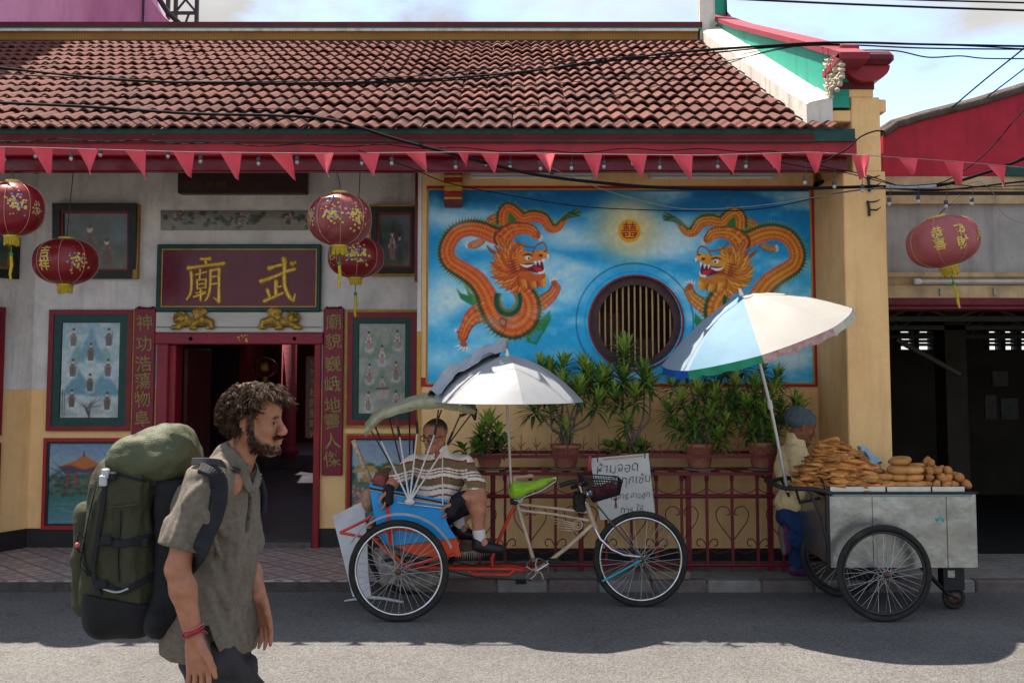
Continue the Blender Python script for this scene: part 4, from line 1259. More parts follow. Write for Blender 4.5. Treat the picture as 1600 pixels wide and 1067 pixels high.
# dark interior
GY = YN + 5.2
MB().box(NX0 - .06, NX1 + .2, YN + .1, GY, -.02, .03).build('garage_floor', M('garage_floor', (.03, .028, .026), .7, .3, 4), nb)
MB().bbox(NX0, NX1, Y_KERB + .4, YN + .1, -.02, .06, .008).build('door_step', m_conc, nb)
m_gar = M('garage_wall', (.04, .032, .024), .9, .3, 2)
gw = lambda u, v: P(u, v, GY)
zlo, zhi = gw(1450, 546).z, gw(1450, 512).z
a0, a1, b0, b1 = gw(1402, 500).x, gw(1487, 500).x, gw(1540, 500).x, gw(1640, 500).x
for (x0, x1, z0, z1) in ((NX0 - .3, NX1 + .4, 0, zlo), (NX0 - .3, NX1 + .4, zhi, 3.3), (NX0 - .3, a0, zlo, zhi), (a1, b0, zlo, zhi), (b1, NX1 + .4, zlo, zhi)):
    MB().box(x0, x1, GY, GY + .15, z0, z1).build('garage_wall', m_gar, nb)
fr = MB()
for (x0, x1) in ((a0, a1), (b0, b1)):
    n = 3 if x1 < b0 else 4
    for i in range(n + 1):
        x = x0 + (x1 - x0) * i / n; fr.box(x - .03, x + .03, GY - .03, GY + .16, zlo, zhi)
    for k in range(1, 6): fr.prism([(x0, GY, zlo + (zhi - zlo) * k / 6 - .006), (x0, GY + .10, zlo + (zhi - zlo) * (k + .62) / 6), (x0, GY + .10, zlo + (zhi - zlo) * (k + .62) / 6 + .008), (x0, GY, zlo + (zhi - zlo) * k / 6 + .006)], (x1 - x0, 0, 0))
fr.build('window_frame', m_intd, nb)
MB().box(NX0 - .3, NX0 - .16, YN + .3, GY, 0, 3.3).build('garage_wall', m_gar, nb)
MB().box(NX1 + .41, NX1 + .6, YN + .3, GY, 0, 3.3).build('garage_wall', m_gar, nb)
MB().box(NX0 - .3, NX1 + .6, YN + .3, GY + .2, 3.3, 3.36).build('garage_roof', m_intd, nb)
pp = P(1495, 600, YN + 3)
MB().box(pp.x - .12, pp.x + .12, pp.y, pp.y + .3, 0, 3.4).build('garage_post', m_gar, nb)
tr = MB(); m_tr = M('truss_grey', (.06, .056, .052), .6, .2, 5)
for k, yy in enumerate((YN + 1.6, YN + 3.0, YN + 4.4)):
    z0, z1 = P(1450, 498 + k * 14, yy).z, P(1450, 478, yy).z
    t = MB(); t.box(NX0 - .1, NX1, yy, yy + .05, z0 - .025, z0 + .025); t.box(NX0 - .1, NX1, yy, yy + .05, z1 - .02, z1 + .03)
    x = NX0
    while x < NX1:
        t.tube([(x, yy + .025, z0), (x + .35, yy + .025, z1)], .016, 5); t.tube([(x + .35, yy + .025, z1), (x + .7, yy + .025, z0)], .016, 5); x += .7
    t.build('roof_truss', m_tr, nb)
MB().tube([P(1400, 530, YN + 2.2), P(1500, 585, YN + 2.2)], .03, 6).build('brace', m_tr, nb)
for (u0, v0, u1, v1, c) in ((1549, 580, 1574, 603, (.10, .09, .08)), (1537, 617, 1556, 654, (.10, .085, .07)), (1562, 622, 1590, 655, (.09, .085, .08))):
    a, b = gw(u0, v0), gw(u1, v1)
    pn = MB().box(a.x, b.x, GY - .03, GY - .002, b.z, a.z).build('wall_poster', M('poster%d' % u0, c, .7, .4, 9), label='faded paper poster on the dark garage wall, ' + {1549: 'highest', 1537: 'between post and lowest', 1562: 'lowest and widest'}[u0], cat='poster', group='posters in the garage')
# tube lamp under the beam
tl = thing('tube_lamp', 'long dusty tube lamp under the garage beam beside the pillar', 'lamp', (P(1440, 440, YN).x, YN - .01, nz(443)))
a, b = P(1437, 440, YN - .04), P(1640, 440, YN - .04)
MB().tube([a, b], .016, 10).build('glass_tube', M('dusty_tube', (.42, .39, .36), .25, .15, 6), tl)
for q, s in ((a, -1), (b, 1)): MB().lathe([(.01, -.05), (.026, -.045), (.026, 0), (.018, .01)], q, 12, axis='x').build('socket', m_fix, tl)
MB().box(a.x, b.x, YN - .018, YN + .008, nz(444), nz(437)).build('mount', m_fix, tl)
for i, u in enumerate((1471, 1555)):
    q = P(u, 456, YN - .05)
    MB().box(q.x - .012, q.x + .012, YN - .055, YN - .031, q.z - .03, q.z + .03).build('wall_clip', M('clip_metal', (.3, .26, .22), .5, .3, 20), nb)

# pink building far behind, upper left, with a rooftop frame
YP = 17.5
pk = thing('pink_building', 'tall pink rendered building rising behind the temple roof', 'building', (-10, YP, 0))
m_pink = M('pink_render', (.62, .27, .43), .85, .12, 1.2, .2, 12, dirt=.5, dcol=(.22, .10, .15), dscale=1.0, stretch=(2.5, 1, .5))
q0, q1 = P(-160, 34, YP), P(243, 34, YP)
zt_ = P(200, -170, YP).z
poly = [(P(282, 36, YP).x, YP, P(282, 40, YP).z), (P(262, 22, YP).x, YP, P(262, 22, YP).z), (P(243, -6, YP).x, YP, P(243, -6, YP).z), (P(235, -60, YP).x, YP, P(235, -60, YP).z), (P(228, -120, YP).x, YP, P(228, -120, YP).z), (-17, YP, P(228, -120, YP).z), (-17, YP, 0), (P(282, 36, YP).x, YP, 0)]
poly = [(x - .12, y, z) for x, y, z in poly]
MB().prism(poly, (0, .5, 0)).build('wall', m_pink, pk)
MB().box(P(224, 0, YP).x, P(226, 0, YP).x, YP - .06, YP - .002, P(225, 60, YP).z, P(225, -119, YP).z).build('downpipe', M('pipe_stain', (.09, .05, .07), .8, .4, 3), pk)
a, b = P(-30, -30, YP - .05), P(42, 36, YP - .05)
MB().tube([a, b], .09, 6).build('roof_trim', m_reddeep, pk)
MB().prism([(a.x - 3, YP - .03, a.z), (a.x, YP - .03, a.z - .1), (b.x, YP - .03, b.z - .1), (b.x - 3.5, YP - .03, b.z - .1)], (0, .025, 0)).build('lean_roof', M('lean_roof', (.05, .045, .045), .9, .3, 4), pk)
bl = [(P(282, 36, YP).x + .02, P(282, 40, YP).z), (P(262, 22, YP).x + .02, P(262, 22, YP).z), (P(243, -6, YP).x + .03, P(243, -6, YP).z), (P(235, -60, YP).x + .03, P(235, -60, YP).z)]
MB().tube([(x, YP - .03, z) for x, z in bl], .05, 6).build('weathered_edge', M('mould_edge', (.055, .04, .045), .9, .5, 3, .4, 20), pk)
MB().box(-15, -7.3, 10.4, YP - .01, 0, 11.2).build('wing', m_pink, pk)
YB = 20.0
bf = thing('billboard_frame', 'black steel lattice frame standing behind the temple ridge beside the pink building', 'frame', (P(288, 0, YB).x, YB, 0))
m_steel = M('steel_dark', (.03, .03, .03), .5, .3, 10)
x0, x1 = P(274, 0, YB).x, P(307, 0, YB).x
zl, zh = 0, P(290, -60, YB).z
for i, x in enumerate((P(262, 0, YB).x, x0, x1)): MB().box(x - .035, x + .035, YB, YB + .07, zl if i else P(0, 30, YB).z, zh).build('post', m_steel, bf)
for v in (-55, -18, 20): MB().box(P(262, 0, YB).x, x1, YB + .01, YB + .06, P(290, v, YB).z - .03, P(290, v, YB).z + .03).build('rail', m_steel, bf)
for (u0, v0, u1, v1) in ((262, -4, 274, -18), (290, 0, 307, 20), (274, 20, 290, 0), (290, 36, 296, 20)): MB().tube([P(u0, v0, YB + .03), P(u1, v1, YB + .03)], .025, 5).build('brace', m_steel, bf)
# ================================================================== things on the facade
m_pic = M('picture_paint', (1, 1, 1), .35, .06, 20, attr=True, coat=.6)
m_frd = M('frame_dark', (.02, .022, .02), .45, .3, 10)
m_frg = M('frame_gold', (.34, .19, .03), .4, .25, 14, metal=.3, dirt=.5, dcol=(.08, .05, .02), dscale=10)
m_frr = M('frame_red', (.20, .012, .02), .4, .2, 10)
m_frv = M('frame_green', (.008, .05, .042), .4, .25, 10)
def frame_parts(root, o, r, w, h, nrm, layers, canvas, tilt=0.0):
    """o top-left corner, r unit vector to the right, nrm unit vector to the viewer; layers: (material, width, depth)"""
    o = Vector(o); r = Vector(r); nrm = Vector(nrm); up = Vector((0, 0, 1))
    x0, x1, y0, y1 = 0, w, 0, h
    def pt(x, y, d): return o + r * x - up * y + nrm * (d + tilt * (h - y) / h)
    for (mt_, t, d) in layers:
        mb = MB()
        for (a, b, c, e) in ((x0, x1, y0, y0 + t), (x0, x1, y1 - t, y1), (x0, x0 + t, y0 + t, y1 - t), (x1 - t, x1, y0 + t, y1 - t)):
            q = [pt(a, c, 0), pt(b, c, 0), pt(b, e, 0), pt(a, e, 0)]
            q2 = [pt(a, c, d), pt(b, c, d), pt(b, e, d), pt(a, e, d)]
            mb.add(q + q2, [(0, 1, 2, 3), (7, 6, 5, 4), (0, 4, 5, 1), (1, 5, 6, 2), (2, 6, 7, 3), (3, 7, 4, 0)])
        mb.build('frame', mt_, root)
        x0 += t; x1 -= t; y0 += t; y1 -= t
    canvas.panel('painting', m_pic, pt(x0, y0, .006), pt(x1, y0, .006), pt(x0, y1, .006), root)
    MB().add([pt(0, 0, .001), pt(w, 0, .001), pt(w, h, .001), pt(0, h, .001)], [(3, 2, 1, 0)]).build('back', m_frd, root)
def fig(cv, x, y, h, robe, halo=True, hair=(40, 30, 30)):
    w = h * .2
    if halo: cv.blob(x, y + h * .42, w * 1.3, h * .16, (226, 226, 220), .7, .7)
    cv.poly([(x - w * .6, y - h * .22), (x + w * .6, y - h * .22), (x + w * 1.05, y + h * .1), (x + w * .8, y + h * .48), (x - w * .8, y + h * .48), (x - w * 1.05, y + h * .1)], robe, 1)
    d = tuple(int(q * .55) for q in robe)
    for q in (-.5, 0.05, .5): cv.stroke([(x + w * q, y - h * .15), (x + w * q * 1.3, y + h * .2), (x + w * q * 1.1, y + h * .46)], [.3, .7, .4], d, .7, .8)
    for q in (-1, 1): cv.poly([(x + q * w * .45, y - h * .2), (x + q * w * 1.25, y + h * .02), (x + q * w * 1.0, y + h * .14), (x + q * w * .25, y + h * .02)], tuple(min(255, int(k_ * 1.25 + 14)) for k_ in robe), .8, .9)
    cv.stroke([(x + w * 1.2, y - h * .3), (x + w * 1.05, y + h * .4)], .5, (60, 44, 36), .5, .7 if int(x * 7 + y) % 3 == 0 else 0.0)
    cv.stroke([(x - w * .9, y - h * .05), (x - w * .1, y + h * .06), (x + w * .8, y - h * .02)], [1.1, 1.2, 1.0], d, .8, .7)
    cv.blob(x, y - h * .34, w * .42, h * .115, (206, 172, 148), 1, .15); cv.blob(x, y - h * .42, w * .44, h * .075, hair, 1, .2)
def noise_up(cv, a=.1, s=5): cv.a = cv.a * (1 - a + 2 * a * fbm(cv.x / s, cv.y / s, 77, 3)[..., None])
YF = Y_ENT - .004
R_, N_ = Vector((1, 0, 0)), Vector((0, -1, 0))
def hang(name, label, cat, u0, v0, u1, v1, layers, canvas, group=None, tilt=0.0, YF=YF):
    a, b = P(u0, v0, YF), P(u1, v1, YF)
    um = (u0 + u1) / 2; x0, x1 = P(u0, (v0 + v1) / 2, YF).x, P(u1, (v0 + v1) / 2, YF).x
    t = thing(name, label, cat, ((x0 + x1) / 2, YF, b.z), group)
    frame_parts(t, (x0, YF, a.z), R_, x1 - x0, a.z - b.z, N_, layers, canvas, tilt)
    return t
# eight immortals on a misty mountain, left
c = Canvas(112, 156)
c.vgrad([(0, (132, 160, 172)), (.5, (160, 182, 188)), (1, (150, 158, 156))]); n = fbm(c.x / 40, c.y / 12, 2, 4)
c.mix(np.clip((n - .45) * 3, 0, .6), (196, 204, 204))
for (x, y, w, h, col) in ((56, 62, 26, 54, (78, 128, 156)), (30, 66, 16, 34, (90, 140, 140)), (84, 66, 16, 30, (96, 146, 140)), (34, 118, 34, 40, (64, 120, 142)), (84, 120, 34, 42, (70, 128, 150))):
    c.poly([(x - w, y), (x - w * .4, y - h * .6), (x, y - h), (x + w * .45, y - h * .55), (x + w, y)], col, 3, .8)
for (x, y, col) in ((22, 24, (112, 96, 74)), (90, 24, (90, 66, 84)), (56, 48, (88, 62, 58)), (22, 74, (96, 84, 66)), (90, 74, (112, 84, 100)), (56, 98, (86, 64, 62)), (22, 124, (92, 76, 68)), (90, 128, (98, 70, 62))): fig(c, x, y, 30, col)
for i in range(9): c.stroke([(56, 154), (54 + rnd.uniform(-6, 6), 140), (50 + rnd.uniform(-26, 30), rnd.uniform(122, 138))], [1.2, .8, .3], (50, 44, 44), .6, .8)
c.stroke([(4, 110), (4, 152)], .8, (50, 54, 54), .6); c.stroke([(8, 116), (8, 152)], .6, (50, 54, 54), .6); noise_up(c)
hang('framed_picture', 'picture of small robed figures over blue peaks, left of the doorway', 'picture', 76, 484, 207, 673, [(m_frr, .045, .03), (m_frv, .07, .02), (m_frd, .006, .012)], c)
MB().box(P(208, 580, YF).x, P(212, 580, YF).x, YF - .03, YF, P(210, 673, YF).z, P(210, 484, YF).z).build('batten', m_frg, None, label='thin gilt batten between picture and red couplet board left of doorway', cat='batten')
# porcelain figures, right
c = Canvas(112, 156)
c.fill((136, 142, 132)); n = fbm(c.x / 30, c.y / 16, 5, 4); c.mix(np.clip((n - .4) * 2, 0, .5), (166, 168, 158))
for (x, y, w, h) in ((50, 60, 24, 40), (76, 52, 18, 30), (56, 112, 26, 36), (20, 120, 22, 44), (96, 120, 20, 50), (14, 60, 16, 30)):
    c.poly([(x - w, y), (x - w * .4, y - h * .6), (x, y - h), (x + w * .45, y - h * .55), (x + w, y)], (92, 116, 92), 4, .6)
for (x, y, col) in ((24, 30, (176, 148, 142)), (92, 28, (170, 152, 140)), (56, 54, (180, 158, 146)), (26, 86, (150, 124, 114)), (90, 82, (142, 110, 102)), (24, 134, (164, 138, 126)), (90, 132, (160, 130, 118))): fig(c, x, y, 34, col)
c.poly([(40, 118), (74, 116), (68, 130), (48, 131)], (178, 158, 150), 1.2); fig(c, 57, 104, 26, (172, 146, 136), False); c.stroke([(42, 113), (72, 112)], 1.4, (80, 50, 40), .6)
noise_up(c)
hang('framed_picture', 'framed picture with pale porcelain figures right of the doorway behind the trishaw hood', 'picture', 539, 484, 655, 668, [(m_frg, .024, .02), (m_frr, .05, .03), (m_frv, .05, .02), (m_frd, .006, .012)], c)
# pagoda and lake
c = Canvas(130, 150)
c.vgrad([(0, (96, 126, 158)), (.3, (140, 160, 172)), (.55, (60, 92, 92)), (.7, (28, 104, 96)), (1, (92, 128, 140))])
for i in range(26): c.stroke([(rnd.uniform(0, 130), 66), (rnd.uniform(0, 130), rnd.uniform(34, 54))], [3, .6], (24, 74, 76), 1, .5)
for i in range(160): c.blob(rnd.uniform(0, 130), 78 + rnd.uniform(-16, 20), rnd.uniform(2, 5), rnd.uniform(1.5, 4), rnd.choice([(18, 52, 38), (34, 70, 40), (26, 40, 40), (70, 90, 60)]), .8, .5)
c.poly([(14, 44), (34, 34), (48, 22), (62, 34), (82, 46), (76, 54), (48, 50), (22, 56)], (172, 96, 24), .8); c.poly([(14, 44), (30, 42), (48, 50), (70, 44), (84, 44), (76, 56), (48, 54), (22, 57)], (40, 36, 70), .8, .9)
c.stroke([(14, 44), (30, 42), (48, 49), (66, 43), (84, 42)], 1, (150, 30, 30), .6); c.stroke([(48, 14), (48, 24)], [.6, 2], (120, 50, 40), .6)
for x in (26, 38, 58, 70): c.stroke([(x, 54), (x, 80)], 1.6, (138, 36, 36), .6)
for i in range(40): c.blob(rnd.uniform(0, 130), rnd.uniform(108, 148), rnd.uniform(6, 16), 1.2, rnd.choice([(40, 120, 112), (120, 146, 156), (60, 100, 120)]), .5, .6)
c.poly([(110, 40), (118, 30), (130, 40), (130, 46)], (150, 40, 30), .8); noise_up(c)
hang('framed_picture', 'bright framed painting of an orange roofed pavilion on a lake, behind the backpack', 'picture', 68, 684, 232, 826, [(M('frame_bright_red', (.36, .015, .02), .45, .15, 8), .03, .03), (m_frd, .02, .02)], c)
# courtyard houses by water
c = Canvas(110, 130)
c.vgrad([(0, (120, 144, 170)), (.35, (150, 168, 178)), (.5, (70, 104, 84)), (.7, (50, 112, 116)), (1, (60, 108, 120))])
for i in range(60): c.blob(rnd.uniform(0, 110), 52 + rnd.uniform(-12, 14), rnd.uniform(3, 7), rnd.uniform(2, 5), rnd.choice([(30, 76, 40), (50, 96, 48), (30, 60, 50)]), .8, .5)
for (x, w) in ((26, 22), (70, 18), (96, 14)):
    c.poly([(x - w, 52), (x - w * .5, 42), (x + w * .5, 42), (x + w, 52)], (196, 142, 40), .8); c.poly([(x - w * .7, 52), (x + w * .7, 52), (x + w * .7, 68), (x - w * .7, 68)], (190, 180, 170), .8); c.poly([(x - w * .3, 56), (x + w * .3, 56), (x + w * .3, 68), (x - w * .3, 68)], (200, 130, 50), .8)
for i in range(70): c.blob(14 + rnd.gauss(0, 9), 96 + rnd.gauss(0, 14), rnd.uniform(2, 4), rnd.uniform(2, 4), rnd.choice([(206, 130, 112), (220, 160, 140), (150, 90, 70), (110, 110, 60)]), .8, .4)
noise_up(c)
hang('framed_picture', 'red framed painting of yellow roofed houses by water, behind the trishaw seat', 'picture', 540, 677, 655, 822, [(m_frg, .015, .02), (M('frame_bright_red'), .03, .03), (m_frd, .014, .02)], c)
# two dim upper pictures
def upper(seed, cols):
    c = Canvas(84, 74); c.vgrad([(0, (54, 66, 78)), (.45, (76, 92, 104)), (.6, (56, 70, 64)), (1, (92, 92, 78))])
    rr = random.Random(seed)
    for i in range(60): c.blob(rr.uniform(0, 60), rr.uniform(0, 40), rr.uniform(3, 8), rr.uniform(2, 6), rr.choice([(30, 40, 34), (50, 50, 42), (60, 66, 60)]), .6, .6)
    for (x, y, h, col) in cols: fig(c, x, y, h, col, False)
    noise_up(c, .15); return c
hang('framed_picture', 'dim landscape picture in black and gilt frame, left of the name board', 'picture', 87, 320, 217, 436, [(m_frd, .07, .05), (m_frr, .02, .03)], upper(1, [(34, 36, 46, (70, 48, 44)), (56, 50, 36, (90, 60, 50))]), tilt=.05)
hang('framed_picture', 'dim picture of two standing people, behind the lanterns right of the name board', 'picture', 578, 322, 656, 432, [(m_frg, .02, .05), (m_frd, .05, .05), (m_frr, .02, .03)], upper(2, [(36, 42, 44, (150, 110, 110)), (56, 46, 40, (60, 70, 76))]), tilt=.05)
for (u0, u1, v0, v1) in ((211.5, 217.5, 321, 436),):
    MB().box(P(u0, 380, YF).x + .003, P(u1, 380, YF).x + .01, YF - .056, YF - .002, P(0, v1, YF).z, P(0, v0, YF).z).build('batten', m_frg, None, label='gilt edge batten of the dim landscape picture left of the name board', cat='batten')
# pictures on the angled side wall
sdir = (sa - sb).normalized(); snrm = Vector((-sdir.y, sdir.x, 0)); snrm = snrm if snrm.x > 0 else -snrm
def side_pic(label, t0, t1, v0, v1, canvas, layers):
    o = sa + (sb - sa) * t1 + snrm * .006
    zt, zb = P(10, v0, (sa.y + sb.y) / 2 + .35).z, P(10, v1, (sa.y + sb.y) / 2 + .35).z
    t = thing('framed_picture', label, 'picture', (o.x, o.y, zb))
    frame_parts(t, (o.x, o.y, zt), sdir, (sb - sa).length * (t1 - t0), zt - zb, snrm, layers, canvas)
side_pic('green and red framed picture on the angled side wall, level with the robed figures', .16, .8, 478, 682, upper(5, [(30, 36, 40, (60, 60, 60))]), [(m_frr, .04, .03), (m_frv, .12, .02)])
side_pic('dark gilt framed picture high on the angled side wall behind the hanging lantern', .10, .75, 320, 432, upper(6, [(40, 40, 30, (70, 50, 50))]), [(m_frd, .08, .04), (m_frg, .02, .03)])
side_pic('low red framed picture on the angled side wall above the black skirting', .16, .8, 694, 838, upper(7, [(40, 40, 30, (60, 60, 70))]), [(m_frr, .05, .03), (m_frd, .02, .02)])

# couplet boards
m_board = M('couplet_red', (.20, .012, .028), .35, .2, 5, .12, 30, dirt=.4, dcol=(.10, .01, .02), dscale=4, stretch=(1, 1, .4))
m_chg = M('couplet_gold', (.25, .17, .06), .5, .25, 20, metal=.2)
def couplet(u0, u1, v0, v1, txt, vs_, label):
    vm = (v0 + v1) / 2
    x0, x1 = P(u0, vm, YF).x, P(u1, vm, YF).x
    z0, z1 = P(0, v1, YF).z, P(0, v0, YF).z
    t = thing('couplet_board', label, 'sign', ((x0 + x1) / 2, YF - .02, z0))
    MB().bbox(x0, x1, YF - .035, YF - .001, z0, z1, .008).build('board', m_board, t)
    for ch, v in zip(txt, vs_):
        q, f = text_geo(ch, .155, .0015, 2)
        zc_ = P(0, v, YF).z
        mb = MB(); rn = rnd.uniform(-.04, .04)
        solid_text(mb, q, f, lambda x, y, d: ((x0 + x1) / 2 + x - .12 * y + rn * y, YF - .036 - d, zc_ + y + .10 * x), .006)
        mb.build('character', m_chg, t)
    for i in range(9):
        MB().ell((x0 + .03 + i * (x1 - x0 - .06) / 8, YF - .02, z1 + rnd.uniform(.0, .012)), (.014, .012, .010), 6, 4).build('crest', m_wood, t)
couplet(209, 243, 482, 690, '神功浩蕩物阜', (504, 537, 568, 595, 623, 653), 'tall red couplet board with gold characters left of the doorway')
couplet(505, 537, 482, 742, '廟貌巍峨地靈人傑', (503, 533, 568, 600, 632, 658, 688, 716), 'tall red couplet board with eight gold characters right of the doorway')

# name board with two raised gold characters
a, b = P(248, 383, YF), P(503, 488, YF)
x0, x1 = P(248, 435, YF).x, P(503, 435, YF).x
sg = thing('name_board', 'wide maroon name board with two raised gold characters above the doorway', 'sign', ((x0 + x1) / 2, YF - .05, b.z))
tl_ = .03
m_name = M('name_maroon', (.12, .008, .022), .3, .2, 4, .35, 7, coat=.15)
sgm = MB().bbox(x0, x1, YF - .07, YF - .001, b.z, a.z, .01).build('frame', m_frv, sg)
ix0, ix1, iz0, iz1 = x0 + .052, x1 - .035, b.z + .045, a.z - .045
gl = MB()
for q in ((ix0, ix1, iz1 - .008, iz1), (ix0, ix1, iz0, iz0 + .008), (ix0, ix0 + .008, iz0 + .008, iz1 - .008), (ix1 - .008, ix1, iz0 + .008, iz1 - .008)): gl.box(q[0], q[1], YF - .080, YF - .0705, q[2], q[3])
gl.build('gold_line', m_goldp, sg)
MB().box(ix0 + .009, ix1 - .009, YF - .076, YF - .0702, iz0 + .009, iz1 - .009).build('panel', m_name, sg)
m_gold = M('carved_gold', (.72, .45, .075), .38, .25, 25, .2, 60, metal=.35)
def glyph(strokes):
    mb = MB()
    for pts, w in strokes:
        pp = cr(pts, 5) if len(pts) > 2 else [np.array(pts[0], float) + (np.array(pts[1], float) - np.array(pts[0], float)) * t for t in (0, .25, .5, .75, 1)]
        q3 = []
        for p_ in pp:
            u, v = 240 + p_[0] / 5.926, 370 + p_[1] / 5.926
            w3 = P(u, v, YF - .078); q3.append((w3.x, YF - .077, w3.z))
        n = len(q3); ws = w if hasattr(w, '__len__') else [w, w]
        rr_ = [np.interp(i / (n - 1), np.linspace(0, 1, len(ws)), ws) * 1.22 / 5.926 / 168. for i in range(n)]
        mb.tube(q3, rr_, 8); mb.ell(q3[0], (rr_[0],) * 3, 8, 6); mb.ell(q3[-1], (rr_[-1],) * 3, 8, 6)
    return mb
glyph([([(1285, 248), (1310, 238)], (24, 16)), ([(1075, 292), (1130, 272), (1195, 258)], (24, 18, 16)), ([(1000, 412), (1120, 370), (1220, 325), (1305, 300)], (24, 18, 18, 20)),
       ([(1210, 205), (1215, 300), (1212, 400), (1228, 490), (1265, 565), (1295, 590)], (26, 20, 20, 20, 20, 16)), ([(1295, 590), (1312, 530)], (14, 8)),
       ([(1135, 415), (1132, 535)], (20, 16)), ([(1135, 472), (1180, 458)], (13, 10)), ([(1055, 490), (1078, 560)], (18, 14)), ([(1030, 595), (1100, 565), (1195, 522)], (20, 15, 14))]).build('character', m_gold, sg)
glyph([([(440, 205), (520, 203)], (14, 20)), ([(478, 205), (492, 262)], (14, 13)), ([(325, 288), (480, 268), (650, 245)], (22, 15, 22)), ([(348, 330), (352, 440), (340, 530), (308, 580)], (16, 14, 13, 9)),
       ([(392, 350), (490, 325)], (10, 10)), ([(432, 305), (426, 400)], (11, 9)), ([(402, 402), (406, 482)], (10, 9)), ([(402, 402), (484, 392)], (9, 9)), ([(484, 392), (482, 472)], (11, 9)), ([(408, 440), (478, 432)], (8, 8)), ([(408, 480), (482, 470)], (8, 8)),
       ([(375, 555), (480, 522)], (12, 10)), ([(436, 482), (436, 590)], (11, 10)), ([(392, 520), (478, 508)], (8, 8)),
       ([(528, 312), (526, 440), (510, 540), (478, 592)], (14, 13, 12, 8)), ([(528, 312), (604, 298)], (12, 14)), ([(608, 298), (606, 450), (606, 600)], (15, 14, 17)), ([(606, 600), (555, 560)], (14, 6)), ([(530, 372), (604, 362)], (10, 10)), ([(528, 440), (604, 430)], (10, 10))]).build('character', m_gold, sg)

# carved lions on the lintel
m_lion = M('lion_gold', (.42, .25, .045), .35, .5, 18, .4, 50, metal=.4, dirt=.8, dcol=(.03, .018, .008), dscale=14)
def lion(u, v, flip, label):
    c0 = P(u, v, YF - .06)
    t = thing('carved_lion', label, 'carving', (c0.x, YF - .06, P(0, 515, YF).z))
    F = Field((c0.x - .24, YF - .16, c0.z - .11), (c0.x + .24, YF + .0, c0.z + .14), .0065)
    s = -1 if flip else 1
    Q = lambda x, y, z: (c0.x + s * x, YF - .055 + y, c0.z + z)
    F.cap(Q(-.02, 0, -.02), Q(.10, 0, -.01), .045, .05, .02)
    F.ell(Q(-.10, -.02, .015), (.062, .05, .055), .01)
    for i in range(12):
        a = i * math.pi / 6; F.ell(Q(-.10 + .058 * math.cos(a), -.03, .015 + .05 * math.sin(a)), (.018, .02, .018), .006)
    F.ell(Q(-.13, -.06, .0), (.03, .025, .025), .01)
    F.ell(Q(-.115, -.066, .022), (.008, .01, .008), .004); F.ell(Q(-.142, -.064, .022), (.008, .01, .008), .004)
    F.chain([Q(-.06, -.02, -.03), Q(-.12, -.02, -.065), Q(-.17, -.03, -.07)], [.026, .022, .024], .01)
    F.chain([Q(.03, -.03, -.03), Q(-.0, -.04, -.07), Q(.04, -.05, -.075)], [.03, .022, .022], .01)
    F.chain([Q(.10, -.02, .0), Q(.17, -.02, -.02), Q(.19, -.03, -.065), Q(.15, -.04, -.072)], [.045, .032, .02, .018], .01)
    for i in range(5):
        a = .6 + i * .35; F.chain([Q(.04, -.01, .03), Q(.04 + .05 * math.cos(a), -.02, .03 + .05 * math.sin(a)), Q(.05 + .09 * math.cos(a - .3), -.02, .03 + .08 * math.sin(a))], [.026, .024, .010], .006)
    F.build('lion_body', m_lion, t)
lion(301, 500, False, 'gilded reclining lion carving on the lintel, head toward the couplet board with six characters')
lion(441, 500, True, 'gilded reclining lion carving on the lintel, head toward the couplet board with eight characters')

# dark inscription plank under the beam
a, b = P(278, 262, Y_ENT - .12), P(478, 302, Y_ENT - .12)
pl = thing('inscription_plank', 'dark wooden plank with a faint worn inscription high above the name board', 'sign', ((a.x + b.x) / 2, Y_ENT - .1, b.z))
MB().bbox(a.x, b.x, Y_ENT - .12, Y_ENT - .002, b.z, a.z + .12, .008).build('plank', m_wood, pl)
q, f = text_geo('廟聖帝關', .10, 0, 2); mb = MB()
solid_text(mb, q, f, lambda x, y, d: ((a.x + b.x) / 2 - .36 + x * 1.1, Y_ENT - .121 - d, P(0, 289, Y_ENT - .12).z + y * .8), .002)
mb.build('lettering', M('worn_gold', (.10, .055, .02), .6, .3, 20), pl)
# floral strip painting
c = Canvas(230, 34); c.vgrad([(0, (104, 102, 100)), (.5, (134, 126, 106)), (1, (116, 112, 92))])
for (x, n_) in ((28, 10), (66, 5), (92, 8), (124, 14), (150, 8), (200, 12), (220, 6)):
    for i in range(n_): c.blob(x + rnd.gauss(0, 9), 16 + rnd.gauss(0, 7), rnd.uniform(2.5, 5), rnd.uniform(2, 4.5), rnd.choice([(34, 50, 34), (46, 62, 40), (30, 40, 34)]), .85, .4)
for (x, y) in ((30, 12), (124, 14), (200, 14)):
    for i in range(16): c.blob(x + rnd.gauss(0, 5), y + rnd.gauss(0, 4), 2.2, 1.8, rnd.choice([(150, 118, 122), (170, 140, 138), (110, 78, 84)]), .9, .4)
noise_up(c, .14)
fs = thing('floral_strip', 'long narrow painted strip of peonies above the name board', 'picture', (P(365, 345, YF).x, YF, P(0, 360, YF).z))
MB().box(P(251, 345, YF).x, P(482, 345, YF).x, YF - .012, YF - .001, P(0, 360, YF).z, P(0, 329, YF).z).build('plank', m_white, fs)
c.panel('painting', m_pic, P(251, 329, YF - .014), P(482, 329, YF - .014), P(251, 360, YF - .014), fs)
